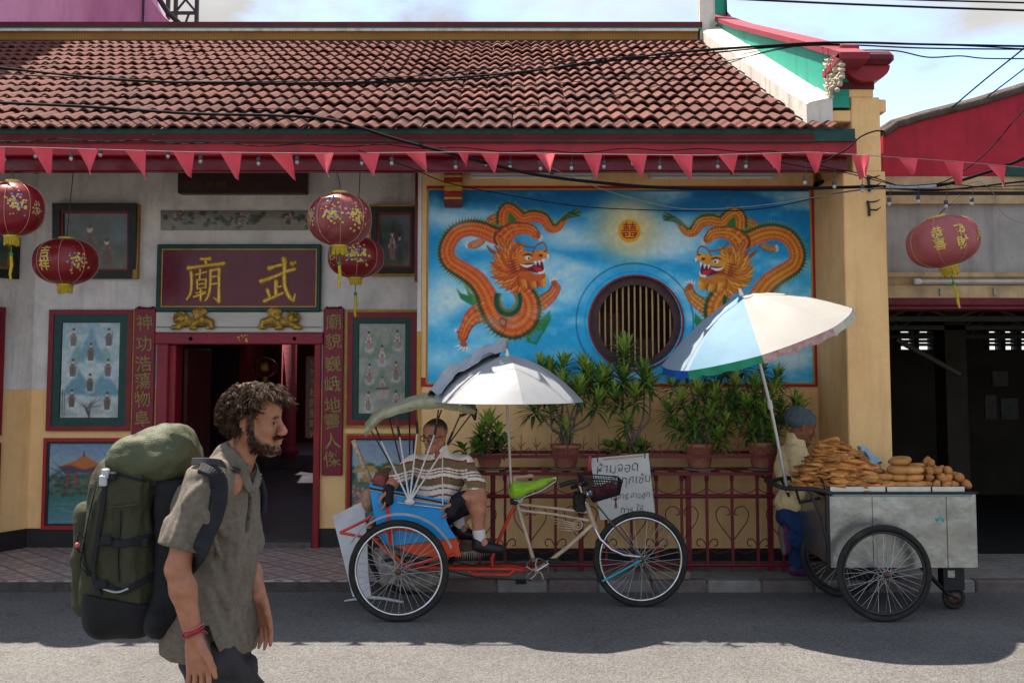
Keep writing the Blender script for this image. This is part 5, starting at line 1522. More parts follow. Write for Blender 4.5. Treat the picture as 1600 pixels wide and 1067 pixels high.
# striped bracket at the mural corner
sb0, sb1 = P(694, 262, Y_MUR - .12), P(722, 322, Y_MUR - .12)
bk = thing('striped_bracket', 'short wooden bracket in red and yellow stripes above the mural corner', 'bracket', ((sb0.x + sb1.x) / 2, Y_MUR - .06, sb1.z))
m_ry = [M('stripe_yellow', (.55, .32, .05), .55, .2, 15, .3, 40), M('stripe_red', (.36, .02, .025), .5, .2, 15, .3, 40), M('stripe_maroon', (.15, .03, .045), .6, .2, 15, .3, 40)]
zz0 = sb0.z; hts = [.07, .03, .045, .04, .05, .055, .03, .065]; tot = sb0.z - sb1.z; kk = tot / sum(hts)
for i, h_ in enumerate(hts):
    MB().bbox(sb0.x, sb1.x, Y_MUR - .12 - .004 * (i % 2), Y_MUR - .002, zz0 - h_ * kk + .001, zz0, .006).build('stripe', m_ry[(1, 0, 1, 0, 0, 1, 0, 2)[i]], bk); zz0 -= h_ * kk
# fluorescent fixtures under the beam
for (u0, u1, lab) in ((735, 930, 'white twin tube light fixture under the beam nearer the striped bracket'), (1015, 1212, 'white twin tube light fixture under the beam nearer the yellow pillar')):
    a, b = P(u0, 265, Y_MUR - .12), P(u1, 279, Y_MUR - .12)
    t = thing('tube_light', lab, 'lamp', ((a.x + b.x) / 2, Y_MUR - .1, b.z))
    MB().bbox(a.x, b.x, Y_MUR - .11, Y_MUR - .002, b.z + .028, a.z + .02, .006).build('housing', m_fix, t)
    MB().tube([(a.x + .02, Y_MUR - .10, b.z + .013), (b.x - .02, Y_MUR - .10, b.z + .013)], .013, 10).build('glass_tube', m_tube, t)
    for x in (a.x + .01, b.x - .01): MB().bbox(x - .012, x + .012, Y_MUR - .118, Y_MUR - .08, b.z - .004, b.z + .03, .003).build('socket', m_fix, t)
    MB().bbox((a.x * .35 + b.x * .65) - .01, (a.x * .35 + b.x * .65) + .02, Y_MUR - .114, Y_MUR - .1095, b.z + .034, b.z + .046, .002).build('clip', m_skirt, t)
# iron brackets on the pillar
for i, v in enumerate((290, 328)):
    c0 = P(1362, v, Y_PIL - .01)
    t = MB(); t.tube([(c0.x - .03, Y_PIL - .012, c0.z + .07), (c0.x - .025, Y_PIL - .02, c0.z + .02), (c0.x - .02, Y_PIL - .012, c0.z - .05)], .012, 6)
    t.tube([(c0.x - .025, Y_PIL - .015, c0.z + .0), (c0.x + .02, Y_PIL - .06, c0.z - .01), (c0.x + .06, Y_PIL - .05, c0.z + .015)], [.008, .008, .003], 6)
    t.tube([(c0.x - .025, Y_PIL - .015, c0.z + .06), (c0.x + .02, Y_PIL - .05, c0.z + .06), (c0.x + .055, Y_PIL - .05, c0.z + .075)], [.007, .007, .003], 6)
    t.build('cable_hook', m_steel, None, label=('rusty black cable hook on the pillar at the thick cable', 'rusty black cable hook on the pillar, below the thick cable')[i], cat='hook', group='hooks on the pillar')

# ================================================================== lanterns
m_lan = M('lantern_silk', (.20, .010, .016), .33, .18, 9, dirt=.3, dcol=(.16, .01, .015), dscale=5, coat=.25)
m_lanf = M('lantern_silk_faded', (.36, .09, .09), .4, .2, 5, dirt=.6, dcol=(.25, .02, .03), dscale=2.5, coat=.2)
m_tas = M('tassel_yellow', (.50, .36, .02), .7, .25, 30, .4, 60)
m_lg = M('lantern_gold', (.58, .42, .10), .4, .2, 20, metal=.3)
m_pk = [M('decal_pink', (.62, .30, .28), .6, .2, 30), M('decal_orange', (.62, .28, .05), .6, .2, 30), M('decal_green', (.06, .16, .06), .6, .2, 30), M('decal_blue', (.12, .22, .42), .6, .2, 30), M('decal_white', (.62, .58, .52), .6, .2, 30)]
def lantern(label, u, v, wpx, hpx, Y, hang_uv, mat=m_lan, decals=(), tassel=1.0, tilt=0.0, group=None, yaw=0.0, loose=True, long_tail=True):
    c0 = P(u, v, Y); R = wpx / 2 * Y / FPX; H = hpx / 2 * Y / FPX
    t = thing('lantern', label, 'lantern', c0, group)
    t.rotation_euler = (0, tilt, 0)
    def rad(z):
        q = min(1, abs(z) / H); return R * max(0, 1 - q ** 2.5) ** .5 * .985 + .0
    def surf(az, z, d=0.0):
        r = rad(z) + d
        return Vector((r * math.sin(az + yaw), -r * math.cos(az + yaw), z))
    n = 46; prof = []
    for i in range(n + 1):
        a = -math.pi / 2 + math.pi * i / n; z = H * .985 * math.sin(a)
        prof.append((max(rad(z), .22 * R) - (.0035 if i % 2 else 0), z))
    b = MB(); b.v = []; b.lathe(prof, (0, 0, 0), 40)
    me = b.mesh('body'); link('body', me, mat, t)
    for k in range(8):
        az = k * math.pi / 4 + .2
        q = MB(); q.tube([surf(az, H * .95 * math.sin(-math.pi / 2 + math.pi * i / 20), .002) for i in range(1, 20)], .0024, 5)
        link('seam', q.mesh('seam'), M('seam_pink', (.50, .26, .20), .5, .1, 10), t)
    for sg_, nm in ((1, 'top_cap'), (-1, 'bottom_cap')):
        q = MB().lathe([(.26 * R, sg_ * H * .95), (.27 * R, sg_ * H * 1.0), (.25 * R, sg_ * H * 1.06), (.18 * R, sg_ * H * 1.07)][::sg_], (0, 0, 0), 24); link(nm, q.mesh(nm), m_lg, t)
    q = MB()
    rr = random.Random(int(u))
    for i in range(26):
        a = 2 * math.pi * i / 26; r = .20 * R
        q.tube([(r * math.cos(a), r * math.sin(a), -H * 1.05), (r * math.cos(a) + rr.uniform(-.006, .006), r * math.sin(a), -H * 1.05 - .05 * tassel - rr.uniform(0, .015))], [.010, .006], 5)
    link('fringe', q.mesh('fringe'), m_tas, t)
    if long_tail:
        q = MB(); z0 = -H * 1.1
        q.tube([(0, 0, z0), (0, 0, z0 - .10), (.003, 0, z0 - .13), (.0, 0, z0 - .14)], .004, 5); q.ell((0, 0, z0 - .115), (.016, .016, .018), 8, 6)
        link('bead', q.mesh('bead'), M('bead_green', (.03, .22, .05), .4, .2, 10), t)
        q = MB(); q.tube([(0, 0, z0 - .13), (.006, 0, z0 - .20), (-.004, 0, z0 - .27), (.004 + .03 * tilt, 0, z0 - .31)], [.012, .013, .011, .008], 6); link('tassel', q.mesh('tassel'), m_tas, t)
    hv = P(*hang_uv, Y + .05) - c0
    q = MB(); Rt = Matrix.Rotation(-tilt, 3, 'Y'); hv = Rt @ hv
    q.tube([(0, 0, H), (hv.x * .3 + .01, 0, H + (hv.z - H) * .4), tuple(hv)], .004, 5); link('cord', q.mesh('cord'), m_steel, t)
    for dcl in decals:
        if dcl[0] == 'text':
            _, az, z, txt, size = dcl
            for i, ch in enumerate(txt):
                vv_, f = text_geo(ch, size, .002, 2); q = MB()
                solid_text(q, vv_, f, lambda x, y, d: surf(az + x / R, z - i * size * .95 + y, .0008 + d), .002)
                link('character', q.mesh('character'), m_lg, t)
        else:
            _, az, z, size, seed = dcl
            rr = random.Random(seed)
            for ci in range(5):
                q = MB()
                for i in range(14):
                    x, y = rr.gauss(0, size * .38), rr.gauss(0, size * .42); s = size * rr.uniform(.05, .14)
                    q.add([surf(az + (x + s * math.cos(k * math.pi / 3)) / R, z + y + s * .8 * math.sin(k * math.pi / 3), .0012 + ci * .0004) for k in range(6)], [(0, 1, 2, 3, 4, 5)])
                link('decal', q.mesh('decal'), (m_pk[(0, 3, 1)[ci]] if ci < (3 if seed % 3 else 2) and rr.random() < .75 else m_lg), t)['kind'] = 'stuff'
    return t
GL = 'red lanterns hung under the eave'
lantern('red lantern with gold and blue motifs hanging before the angled side wall', 20, 327, 96, 86, 7.75, (18, 262), decals=(('fl', .55, .02, .09, 3), ('fl', -.4, .02, .09, 4), ('fl', 1.25, -.01, .06, 5)), group=GL)
lantern('squat red lantern with gold characters and a flower posy hanging before the dim landscape picture', 103, 409, 99, 73, 8.35, (115, 265), decals=(('text', -.28, .06, '吉祥', .105), ('fl', .75, -.01, .10, 7)), group=GL, long_tail=False)
lantern('faded red lantern with gold pagoda motifs hanging in front of another lantern', 531, 343, 100, 84, 7.8, (524, 262), mat=M('lantern_silk_worn', (.22, .03, .034), .38, .2, 5, dirt=.7, dcol=(.28, .12, .11), dscale=2.2, coat=.2), decals=(('fl', -.08, .02, .10, 11), ('fl', .75, .0, .10, 12), ('fl', -.95, .0, .09, 13)), group=GL)
lantern('red lantern with a pink peony hanging behind the faded lantern by the name board', 556, 402, 88, 66, 8.6, (563, 262), decals=(('fl', .15, .0, .12, 21), ('fl', -.9, .0, .08, 22)), group=GL, tassel=.7)
lantern('tilted faded lantern with gold characters hanging by the garage beside the pillar', 1473, 378, 112, 80, 7.95, (1500, 305), mat=m_lanf, decals=(('text', -.50, .075, '恭喜', .095), ('text', .12, .055, '發財', .10), ('fl', 1.0, -.01, .10, 31)), tilt=math.radians(-13), group=GL)
lantern('small red lantern hanging inside the dark temple doorway', 415, 574, 36, 30, Y_ENT + 2.6, (412, 480), decals=(('text', .1, .01, '福', .1),), tassel=.8, long_tail=False)

# ================================================================== bunting, lights and cables
m_pen = M('pennant_red', (.64, .06, .085), .7, .12, 6, sheen=.2)
def ystr(u):
    return np.interp(u, [-40, 60, 300, 500, 720, 900, 1100, 1270, 1400, 1500, 1600, 1680], [229, 231, 238, 240, 238, 241, 243, 238, 246, 253, 262, 268])
YBN = 7.70
bun = thing('bunting', 'string of small red triangular pennants stretched along the temple eave', 'bunting', P(700, 238, YBN))
MB().tube([P(u, ystr(u), YBN) for u in range(-40, 1681, 20)], .0028, 4).build('string', M('string_grey', (.25, .22, .2), .8), bun)
for i, (u, w, h) in enumerate(((-8, 32, 40), (66, 32, 38), (138, 33, 41), (212, 33, 46), (287, 33, 42), (361, 33, 46), (439, 34, 42), (506, 31, 37), (577, 33, 40), (649, 32, 34), (724, 17, 20), (766, 30, 36), (852, 30, 30), (926, 30, 36), (995, 32, 36), (1066, 32, 34), (1137, 32, 34), (1205, 33, 38), (1272, 28, 34), (1345, 27, 37), (1419, 29, 29), (1490, 30, 40), (1557, 30, 34))):
    v0 = ystr(u); tip = rnd.uniform(.62, 1.12); h *= rnd.uniform(.9, 1.1); tw = rnd.uniform(-.03, .03); bl = rnd.uniform(.02, .09) * rnd.choice((-1, 1))
    if i in (10, 11, 14): tip = .75
    if i == 19: tip = .55
    def pf(a, b):
        uu = u - w / 2 + w * a; vv_ = v0
        tx = u - w / 2 + w * tip
        uu = uu + (tx - uu) * b; vv_ = v0 + h * b + 1.2 * math.sin(a * 3.1) * (1 - b)
        p_ = P(uu, vv_, YBN)
        return (p_.x, YBN - .004 + bl * math.sin(2.6 * (a - .2)) * (b + .15) + tw * b, p_.z)
    mb = MB().grid(pf, 5, 7)
    v2 = [(x, y + .0025, z) for x, y, z in mb.v]; nv = len(v2); fs_ = [tuple(i_ for i_ in f_[::-1]) for f_ in mb.f]
    mb.add(v2, fs_, True)
    mb.build('pennant', m_pen, bun)
m_bulb = M('bulb_glass', (.42, .40, .38), .2, .1, 10, coat=.5)
m_sock = M('bulb_socket', (.06, .06, .065), .5, .2, 10)
def ylt(u): return np.interp(u, [-40, 100, 250, 400, 600, 800, 900, 1000, 1200, 1300, 1400, 1600, 1680], [222, 219, 222, 227, 228, 236, 238, 233, 236, 262, 288, 292, 292])
sl = thing('string_lights', 'dark wire of small unlit bulbs running along the red fascia and past the pillar', 'string lights', P(700, 235, 7.8))
MB().tube([P(u, ylt(u) + 2 * math.sin(u * .05), 7.8) for u in range(-40, 1690, 15)], .004, 4).build('wire', M('cable_black', (.010, .010, .011), .8, .2, 10, spec=.08), sl)
for u in (8, 55, 110, 158, 262, 313, 404, 463, 565, 612, 712, 760, 797, 845, 893, 942, 990, 1031, 1121, 1166, 1209, 1258, 1304, 1346, 1390, 1434, 1478, 1519):
    v0 = ylt(u); dv = rnd.uniform(12, 22) if u < 1250 else rnd.uniform(14, 26)
    top_ = P(u, v0, 7.8); q = P(u + rnd.uniform(-1.5, 1.5), v0 + dv, 7.8)
    s_ = MB(); s_.tube([top_, (top_.x + .008, 7.8, (top_.z + q.z) / 2), q], .0025, 4); s_.lathe([(.012, .0), (.016, -.004), (.016, -.03), (.013, -.034)][::-1], q, 10)
    so = s_.build('socket', m_sock, sl)
    MB().ell((q.x, 7.8, q.z - .045), (.015, .015, .018), 10, 7).build('bulb', m_bulb, so)
m_cab = M('cable_black', (.010, .010, .011), .8, .2, 10, spec=.08)
def cable(label, pts, r, Y, mat=m_cab, n=8, cat='cable', extra=None):
    Ys = Y if hasattr(Y, '__len__') else [Y] * len(pts)
    pp = cr([tuple(P(u, v, y)) for (u, v), y in zip(pts, Ys)], n)
    t = MB().tube([Vector(q) for q in pp], r, 5)
    if extra: extra(t)
    return t.build('cable', mat, None, label=label, cat=cat, group='overhead cables')
cable('thick black cable drooping from the roof past the mural to the pillar hooks', [(-60, 157), (0, 161), (150, 168), (300, 178), (430, 181), (520, 188), (620, 218), (720, 244), (830, 272), (950, 287), (1050, 294), (1200, 296), (1360, 292), (1460, 291), (1540, 270), (1600, 248), (1680, 215)], .013, [8.0, 8.0, 8.0, 7.98, 7.9, 7.8, 7.78, 7.78, 7.78, 7.78, 7.8, 7.85, 7.9, 7.9, 7.9, 7.9, 7.9])
MB().tube([P(1384, 292, 7.895), P(1420, 293, 7.895), P(1462, 290.5, 7.895)], [.018, .019, .017], 8).build('cable_sleeve', M('sleeve_grey', (.36, .40, .45), .6, .2, 12), None, label='pale grey sleeve wrapped round the thick cable right of the pillar', cat='sleeve')
cable('bundle of black wires crossing the middle of the tiled roof', [(-60, 98), (0, 106), (150, 122), (300, 130), (450, 131), (600, 128), (750, 119), (900, 103), (1050, 83), (1200, 72), (1300, 67), (1450, 70), (1660, 74)], .010, 8.2)
cable('second black wire twisted beside the roof bundle', [(-60, 101), (0, 108), (90, 116), (200, 127), (380, 132), (560, 131), (760, 122), (920, 98), (1060, 88), (1200, 75), (1300, 70), (1450, 76), (1660, 78)], .007, 8.2)
cable('thin wire sagging over the upper roof tiles', [(-60, 112), (200, 126), (420, 128), (640, 120), (860, 98), (1000, 88), (1200, 73), (1330, 66), (1500, 72), (1660, 80)], .005, 8.2)
cable('thin wire rising over the lower tiles to the teal gable', [(450, 140), (620, 142), (760, 137), (900, 128), (1040, 110), (1140, 95), (1240, 74), (1320, 72)], .0035, 8.2)
cable('grey wire low over the tiles toward the gable coping', [(400, 170), (560, 173), (720, 171), (860, 163), (980, 146), (1100, 112), (1200, 80), (1290, 66)], .0035, 8.2)
cable('loose looped wire below the roof bundle against the sky', [(1343, 79), (1400, 80), (1450, 90), (1500, 88), (1545, 92), (1660, 92)], .006, 8.2)
cable('high wire crossing the open sky, the higher of two', [(1340, -3), (1450, 1), (1600, 5), (1700, 8)], .008, 8.2)
cable('high wire crossing the open sky, the lower of two', [(1150, -1), (1300, 6), (1450, 12), (1600, 17), (1700, 20)], .010, 8.2)
cable('slanting stay wire meeting the crimson gable, nearer the pillar', [(1620, 58), (1600, 76), (1540, 124), (1488, 168)], .007, [8.2, 8.2, 8.3, 8.5])
cable('slanting stay wire meeting the crimson gable, farther from the pillar', [(1660, 60), (1600, 108), (1542, 152)], .006, [8.2, 8.3, 8.5])
cable('thin slack wire hanging across the mural top', [(560, 235), (640, 262), (700, 286), (800, 306), (900, 322), (1000, 328), (1120, 330), (1200, 325), (1300, 304), (1360, 296), (1500, 296), (1660, 296)], .004, 7.85)
cable('pale thin wire sagging over the sun emblem', [(840, 252), (900, 280), (960, 302), (1020, 318), (1080, 327), (1180, 322), (1290, 306), (1380, 292)], .0028, 7.82, M('wire_grey', (.2, .2, .2), .6))
cable('wire looping from the roof corner down to the pillar hook', [(1380, 206), (1368, 205), (1345, 214), (1325, 232), (1300, 246), (1285, 255)], .006, 7.7)
cable('wire sagging from the string lights past the pillar', [(1200, 250), (1260, 262), (1310, 268), (1360, 280), (1400, 290)], .004, 7.85)
cable('black wire along the garage beam', [(1384, 294), (1450, 298), (1520, 293), (1600, 284), (1680, 280)], .008, 8.35)
cable('thin wire curling from the beam over the grey garage panel', [(1505, 291), (1530, 284), (1552, 302), (1558, 322), (1575, 340), (1600, 350)], .003, 8.3, M('wire_grey'))
cable('slanting wire crossing the crimson gable toward the sleeve', [(1660, 120), (1600, 172), (1540, 240), (1480, 282), (1440, 290)], .005, 7.95)
# ================================================================== railing with plant shelf
m_rail = M('railing_red', (.155, .012, .02), .4, .2, 10, .15, 60, dirt=.5, dcol=(.07, .02, .02), dscale=8)
YR = 8.42
rv = lambda v: P(900, v, YR).z
rail = thing('railing', 'dark red iron railing with heart scrolls and a plant shelf along the mural wall', 'railing', (P(970, 880, YR).x, YR, PAVE))
RX0, RX1 = P(742, 800, YR).x, P(1250, 800, YR).x
for v, r in ((775, .017), (882, .017)): MB().tube([(RX0, YR, rv(v)), (RX1, YR, rv(v))], r, 10).build('rail', m_rail, rail)
sp_ = .205; n_up = int((RX1 - RX0) / sp_) + 1
def sc_curve(x, pts, s): return cr([(x + s * a * YR / FPX, YR - .0, rv(b)) for a, b in pts], 5)
for i in range(n_up):
    x = RX0 + .04 + i * sp_
    MB().box(x - .011, x + .011, YR - .011, YR + .011, PAVE - .01, rv(752)).build('upright', m_rail, rail)
    f = MB(); z = rv(752)
    f.lathe([(.008, z), (.019, z + .012), (.014, z + .022), (.02, z + .034), (.011, z + .05), (.001, z + .062)], (x, YR, 0), 8); f.build('finial', m_rail, rail)
    if i % 2 == 0:
        for s in (-1, 1): MB().tube(sc_curve(x, [(0, 846), (10, 832), (22, 815), (25, 800), (17, 791), (6, 794), (4, 803), (9, 804)], s), .0045, 6).build('heart_scroll', m_rail, rail)
    else:
        for s in (-1, 1): MB().tube(sc_curve(x, [(0, 856), (6, 844), (14, 842), (16, 850), (11, 853)], s), .0045, 6).build('scroll', m_rail, rail)
    if i < n_up - 1:
        for (va, vb) in ((762, 771), (855, 864)):
            MB().tube([Vector((x + sp_ * t, YR, rv(va + (vb - va) * math.sin(math.pi * t)))) for t in np.linspace(0, 1, 9)], .0035, 5).build('swag', m_rail, rail)
for u in (770, 908, 1077, 1205):
    x = P(u, 800, YR).x
    MB().box(x - .02, x + .02, YR + .016, YR + .056, PAVE - .01, rv(742)).build('post', m_rail, rail)
    MB().tube([(x, YR + .03, rv(750)), (x, Y_MUR - .01, rv(750))], .012, 6).build('stay', m_rail, rail)
YS0, YS1 = 8.33, 8.74
sx0, sx1 = P(736, 725, YS0).x, P(1205, 725, YS0).x
s_t, s_b = P(900, 713, YS0).z, P(900, 740, YS0).z
for (y, z) in ((YS0, s_t), (YS0, s_b), (YS1, s_b), (YS1, s_t)): MB().box(sx0, sx1, y - .010, y + .010, z - .013, z + .013).build('shelf_rail', m_rail, rail)
for x in (sx0, sx1, (sx0 + sx1) / 2):
    for y in (YS0, YS1): MB().box(x - .012, x + .012, y - .0105, y + .0105, s_b + .014, s_t - .014).build('shelf_post', m_rail, rail)
    for z in (s_b, s_t): MB().box(x - .011, x + .011, YS0 + .011, YS1 - .011, z - .011, z + .011).build('shelf_end', m_rail, rail)
for i in range(14):
    x = sx0 + .08 + i * (sx1 - sx0 - .16) / 13
    MB().box(x - .03, x + .03, YS0 + .012, YS1 - .012, s_b + .002, s_b + .012).build('shelf_slat', m_rail, rail)
m_spk = M('spike_rust', (.16, .045, .03), .7, .3, 20)
i = 0; x = sx0 + .03
while x < sx1 + .45:
    f = MB(); zb = s_t + .012 if x < sx1 else s_t - .02; h = .155 + rnd.uniform(-.02, .02)
    yy = YS0 if x < sx1 else 8.60
    f.tube([(x, yy, zb), (x + rnd.uniform(-.01, .01), yy, zb + h)], [.005, .0025], 5)
    f.tube([(x, yy, zb + .07), (x + .035, yy - .02, zb + .105)], [.004, .002], 4); f.tube([(x, yy, zb + .05), (x - .03, yy - .015, zb + .10)], [.004, .002], 4)
    f.tube([(x, yy, zb + .02), (x + .06, yy, zb + .055)], [.003, .003], 4); f.tube([(x + .12, yy, zb), (x + .06, yy, zb + .055)], [.003, .003], 4)
    f.build('spike', m_spk, rail); x += .125
pl_ = MB().box(P(1240, 780, 8.6).x, P(1310, 780, 8.6).x, 8.59, 8.61, s_t - .05, s_t - .02)
pl_.build('shelf_rail', m_rail, rail)

# ================================================================== potted plants on the shelf
m_pot = M('terracotta', (.38, .15, .085), .85, .22, 8, .4, 50, dirt=.6, dcol=(.16, .07, .045), dscale=6)
m_soil = M('soil', (.03, .02, .015), 1, .4, 30, .6, 80)
m_sauc = M('saucer_grey', (.22, .20, .18), .8, .2, 12)
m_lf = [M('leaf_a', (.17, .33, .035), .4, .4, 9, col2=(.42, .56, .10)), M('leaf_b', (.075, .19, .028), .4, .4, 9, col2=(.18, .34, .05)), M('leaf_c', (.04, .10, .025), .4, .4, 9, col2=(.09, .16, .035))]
m_stem = M('stem_bark', (.19, .155, .12), .9, .3, 20, .6, 60)
def leaf(mb, b, d, L, W, droop, up=Vector((0, 0, 1))):
    d = d.normalized(); s = d.cross(up)
    if s.length < .05: s = Vector((1, 0, 0))
    s.normalize(); nrm = s.cross(d)
    pts = []
    for t, w in ((0, .35), (.3, .95), (.65, .8), (1, .04)):
        c = b + d * (L * t) - Vector((0, 0, 1)) * (droop * L * t * t)
        pts += [c - s * (W * w) + nrm * (W * .35 * w), c, c + s * (W * w) + nrm * (W * .35 * w)]
    f = []
    for i in range(3):
        o = i * 3
        f += [(o, o + 1, o + 4, o + 3), (o + 1, o + 2, o + 5, o + 4)]
    mb.add(pts, f, True)
def rosette(mbs, c, n, L, W, rr, axis=Vector((0, 0, 1)), spread=1.0):
    axis = axis.normalized(); a1 = axis.orthogonal().normalized(); a2 = axis.cross(a1)
    for i in range(n):
        a = i * 2.399 + rr.uniform(-.3, .3); t = (i + .5) / n
        el = math.radians(84 - 96 * t * spread)
        d = axis * math.sin(el) + (a1 * math.cos(a) + a2 * math.sin(a)) * math.cos(el)
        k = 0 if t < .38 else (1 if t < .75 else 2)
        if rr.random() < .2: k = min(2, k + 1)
        leaf(mbs[k], c + d * .008 - axis * (t * L * .45), d, L * rr.uniform(.75, 1.1) * (.75 + .35 * math.sin(math.pi * min(1, t + .15))), W * rr.uniform(.85, 1.15), .12 + .38 * t)
YPOT = 8.53
def potted(label, u, w, vt, tips, n=22, L=.15, W=.013, seed=1, extra=None, lower=(), wide=1.0):
    c = P(u, 737, YPOT); zb = s_b + .014; zt = P(u, vt, YPOT).z; R = w / 2 * YPOT / FPX
    t = thing('potted_plant', label, 'potted plant', (c.x, YPOT, zb), 'potted plants on the railing shelf')
    MB().lathe([(.001, zb), (R * .95, zb), (R * 1.05, zb + .012), (R * 1.0, zb + .014), (.002, zb + .008)], (c.x, YPOT, 0), 20, ex=wide).build('saucer', m_sauc, t)
    h = zt - zb - .016; z0 = zb + .016
    po = MB().lathe([(R * .66, z0), (R * .70, z0 + .01), (R * .92, z0 + h * .80), (R * .93, z0 + h * .81), (R * 1.03, z0 + h * .83), (R * 1.05, z0 + h * .98), (R * 1.0, z0 + h), (R * .92, z0 + h), (R * .90, z0 + h * .86)], (c.x, YPOT, 0), 24, ex=wide).build('pot', m_pot, t)
    MB().lathe([(R * .90, z0 + h * .86), (R * .5, z0 + h * .89), (.001, z0 + h * .9)], (c.x, YPOT, 0), 18, ex=wide).build('soil', m_soil, po)
    rr = random.Random(seed)
    mbs = [MB(), MB(), MB()]; st = MB()
    for (tu, tv, ty, sc_) in tips:
        q = P(tu, tv, YPOT + ty); b = Vector((c.x + rr.uniform(-R, R) * .35, YPOT + rr.uniform(-R, R) * .35, z0 + h * .88))
        mid = b * .45 + q * .55 + Vector((rr.uniform(-.05, .05), rr.uniform(-.03, .03), -.02))
        pth = cr([tuple(b), tuple(b * .75 + q * .25 + Vector((rr.uniform(-.02, .02), 0, .03))), tuple(mid), tuple(q)], 4)
        st.tube([Vector(p_) for p_ in pth], list(np.linspace(.012, .006, len(pth))), 6)
        ax = (q - mid).normalized() * .6 + Vector((rr.uniform(-.4, .4), rr.uniform(-.5, .2), 1)) * .6
        rosette(mbs, q, int(n * sc_), L * sc_ ** .5, W, rr, ax)
        if n > 14:
            for t_ in lower:
                if rr.random() < .6: rosette(mbs, Vector(pth[int(len(pth) * t_)]) + Vector((rr.uniform(-.04, .04), rr.uniform(-.05, .02), 0)), int(n * .5), L * .8, W, rr, Vector((rr.uniform(-1, 1), rr.uniform(-1, .3), .5)))
    if extra: extra(mbs, c, z0 + h, R, rr)
    for mb, mt_, nm in zip(mbs, m_lf, ('young_foliage', 'foliage', 'shaded_foliage')):
        if mb.v: mb.build(nm, mt_, t, kind='stuff')
    if st.v: st.build('stems', m_stem, t, kind='stuff')
    return t
def low_ros(mbs, c, z, R, rr, k=9):
    for i in range(k):
        a = rr.uniform(0, 6.28); r = rr.uniform(.2, 1.1) * R
        rosette([mbs[1], mbs[1], mbs[2]], Vector((c.x + r * math.cos(a) * 1.3, YPOT + r * math.sin(a) - .02, z + rr.uniform(0, .06))), 10, .12, .026, rr, Vector((math.cos(a) * .6, math.sin(a) * .6 - .2, .8)), .9)
potted('short plant with broad dark leaves under a spiky shoot, next to the white umbrella pole', 765, 44, 707, [(764, 664, 0, 1.3), (752, 680, .05, .9), (778, 678, -.03, .9)], 26, .18, .0175, 3, lambda m, c, z, R, rr: (low_ros(m, c, z + .02, R * 1.5, rr, 13)))
potted('spreading plant with forked grey trunks, its crown half hidden by the white umbrella', 884, 46, 694, [(832, 636, -.05, 1.0), (850, 610, .05, 1.1), (860, 580, .1, 1.0), (880, 600, -.1, 1.1), (905, 610, -.1, 1.2), (920, 590, .05, 1.2), (940, 596, 0, 1.2), (936, 628, -.08, 1.1), (862, 640, .05, .9), (912, 575, .12, 1.0), (845, 575, .12, .9), (880, 570, .12, .9), (884, 668, -.02, .6)], 36, .185, .0175, 5)
potted('tall slender plant rising before the round window from a wide pot of low leaves', 990, 58, 706, [(976, 548, 0, 1.5), (975, 590, -.02, 1.3), (945, 590, .03, 1.2), (1006, 588, .03, 1.2), (960, 620, -.05, 1.1), (992, 618, -.05, 1.1), (1015, 600, 0, 1.0), (976, 660, -.02, .8)], 36, .185, .0175, 8, lambda m, c, z, R, rr: low_ros(m, c, z, R, rr, 9))
potted('dense bushy plant in terracotta pot with narrow leaves, next to the cart umbrella pole', 1093, 48, 692, [(1050, 600, 0, 1), (1070, 576, .05, 1.1), (1100, 580, .05, 1.1), (1130, 585, .05, 1), (1045, 640, -.05, 1), (1065, 625, -.1, 1), (1090, 612, -.1, 1.1), (1118, 620, -.1, 1.1), (1142, 625, 0, 1), (1052, 665, -.02, .9), (1080, 655, -.1, 1), (1108, 650, -.1, 1.1), (1134, 660, -.05, 1), (1150, 645, 0, .9), (1122, 684, -.08, .9)], 32, .17, .0150, 12, lower=(.78, .55))
potted('dense bushy plant in terracotta pot behind the tilted umbrella pole, beside the vendor', 1192, 48, 690, [(1130, 572, .08, 1), (1160, 570, .05, 1.1), (1190, 575, .05, 1.1), (1215, 590, .05, 1), (1150, 600, -.05, 1), (1180, 605, -.08, 1.1), (1210, 612, -.05, 1.1), (1168, 635, -.08, 1), (1195, 640, -.1, 1.1), (1220, 640, 0, 1), (1243, 630, .02, .9), (1250, 640, .0, .8), (1175, 665, -.05, .9), (1205, 670, -.08, .9)], 32, .17, .0150, 15, lower=(.78, .55))

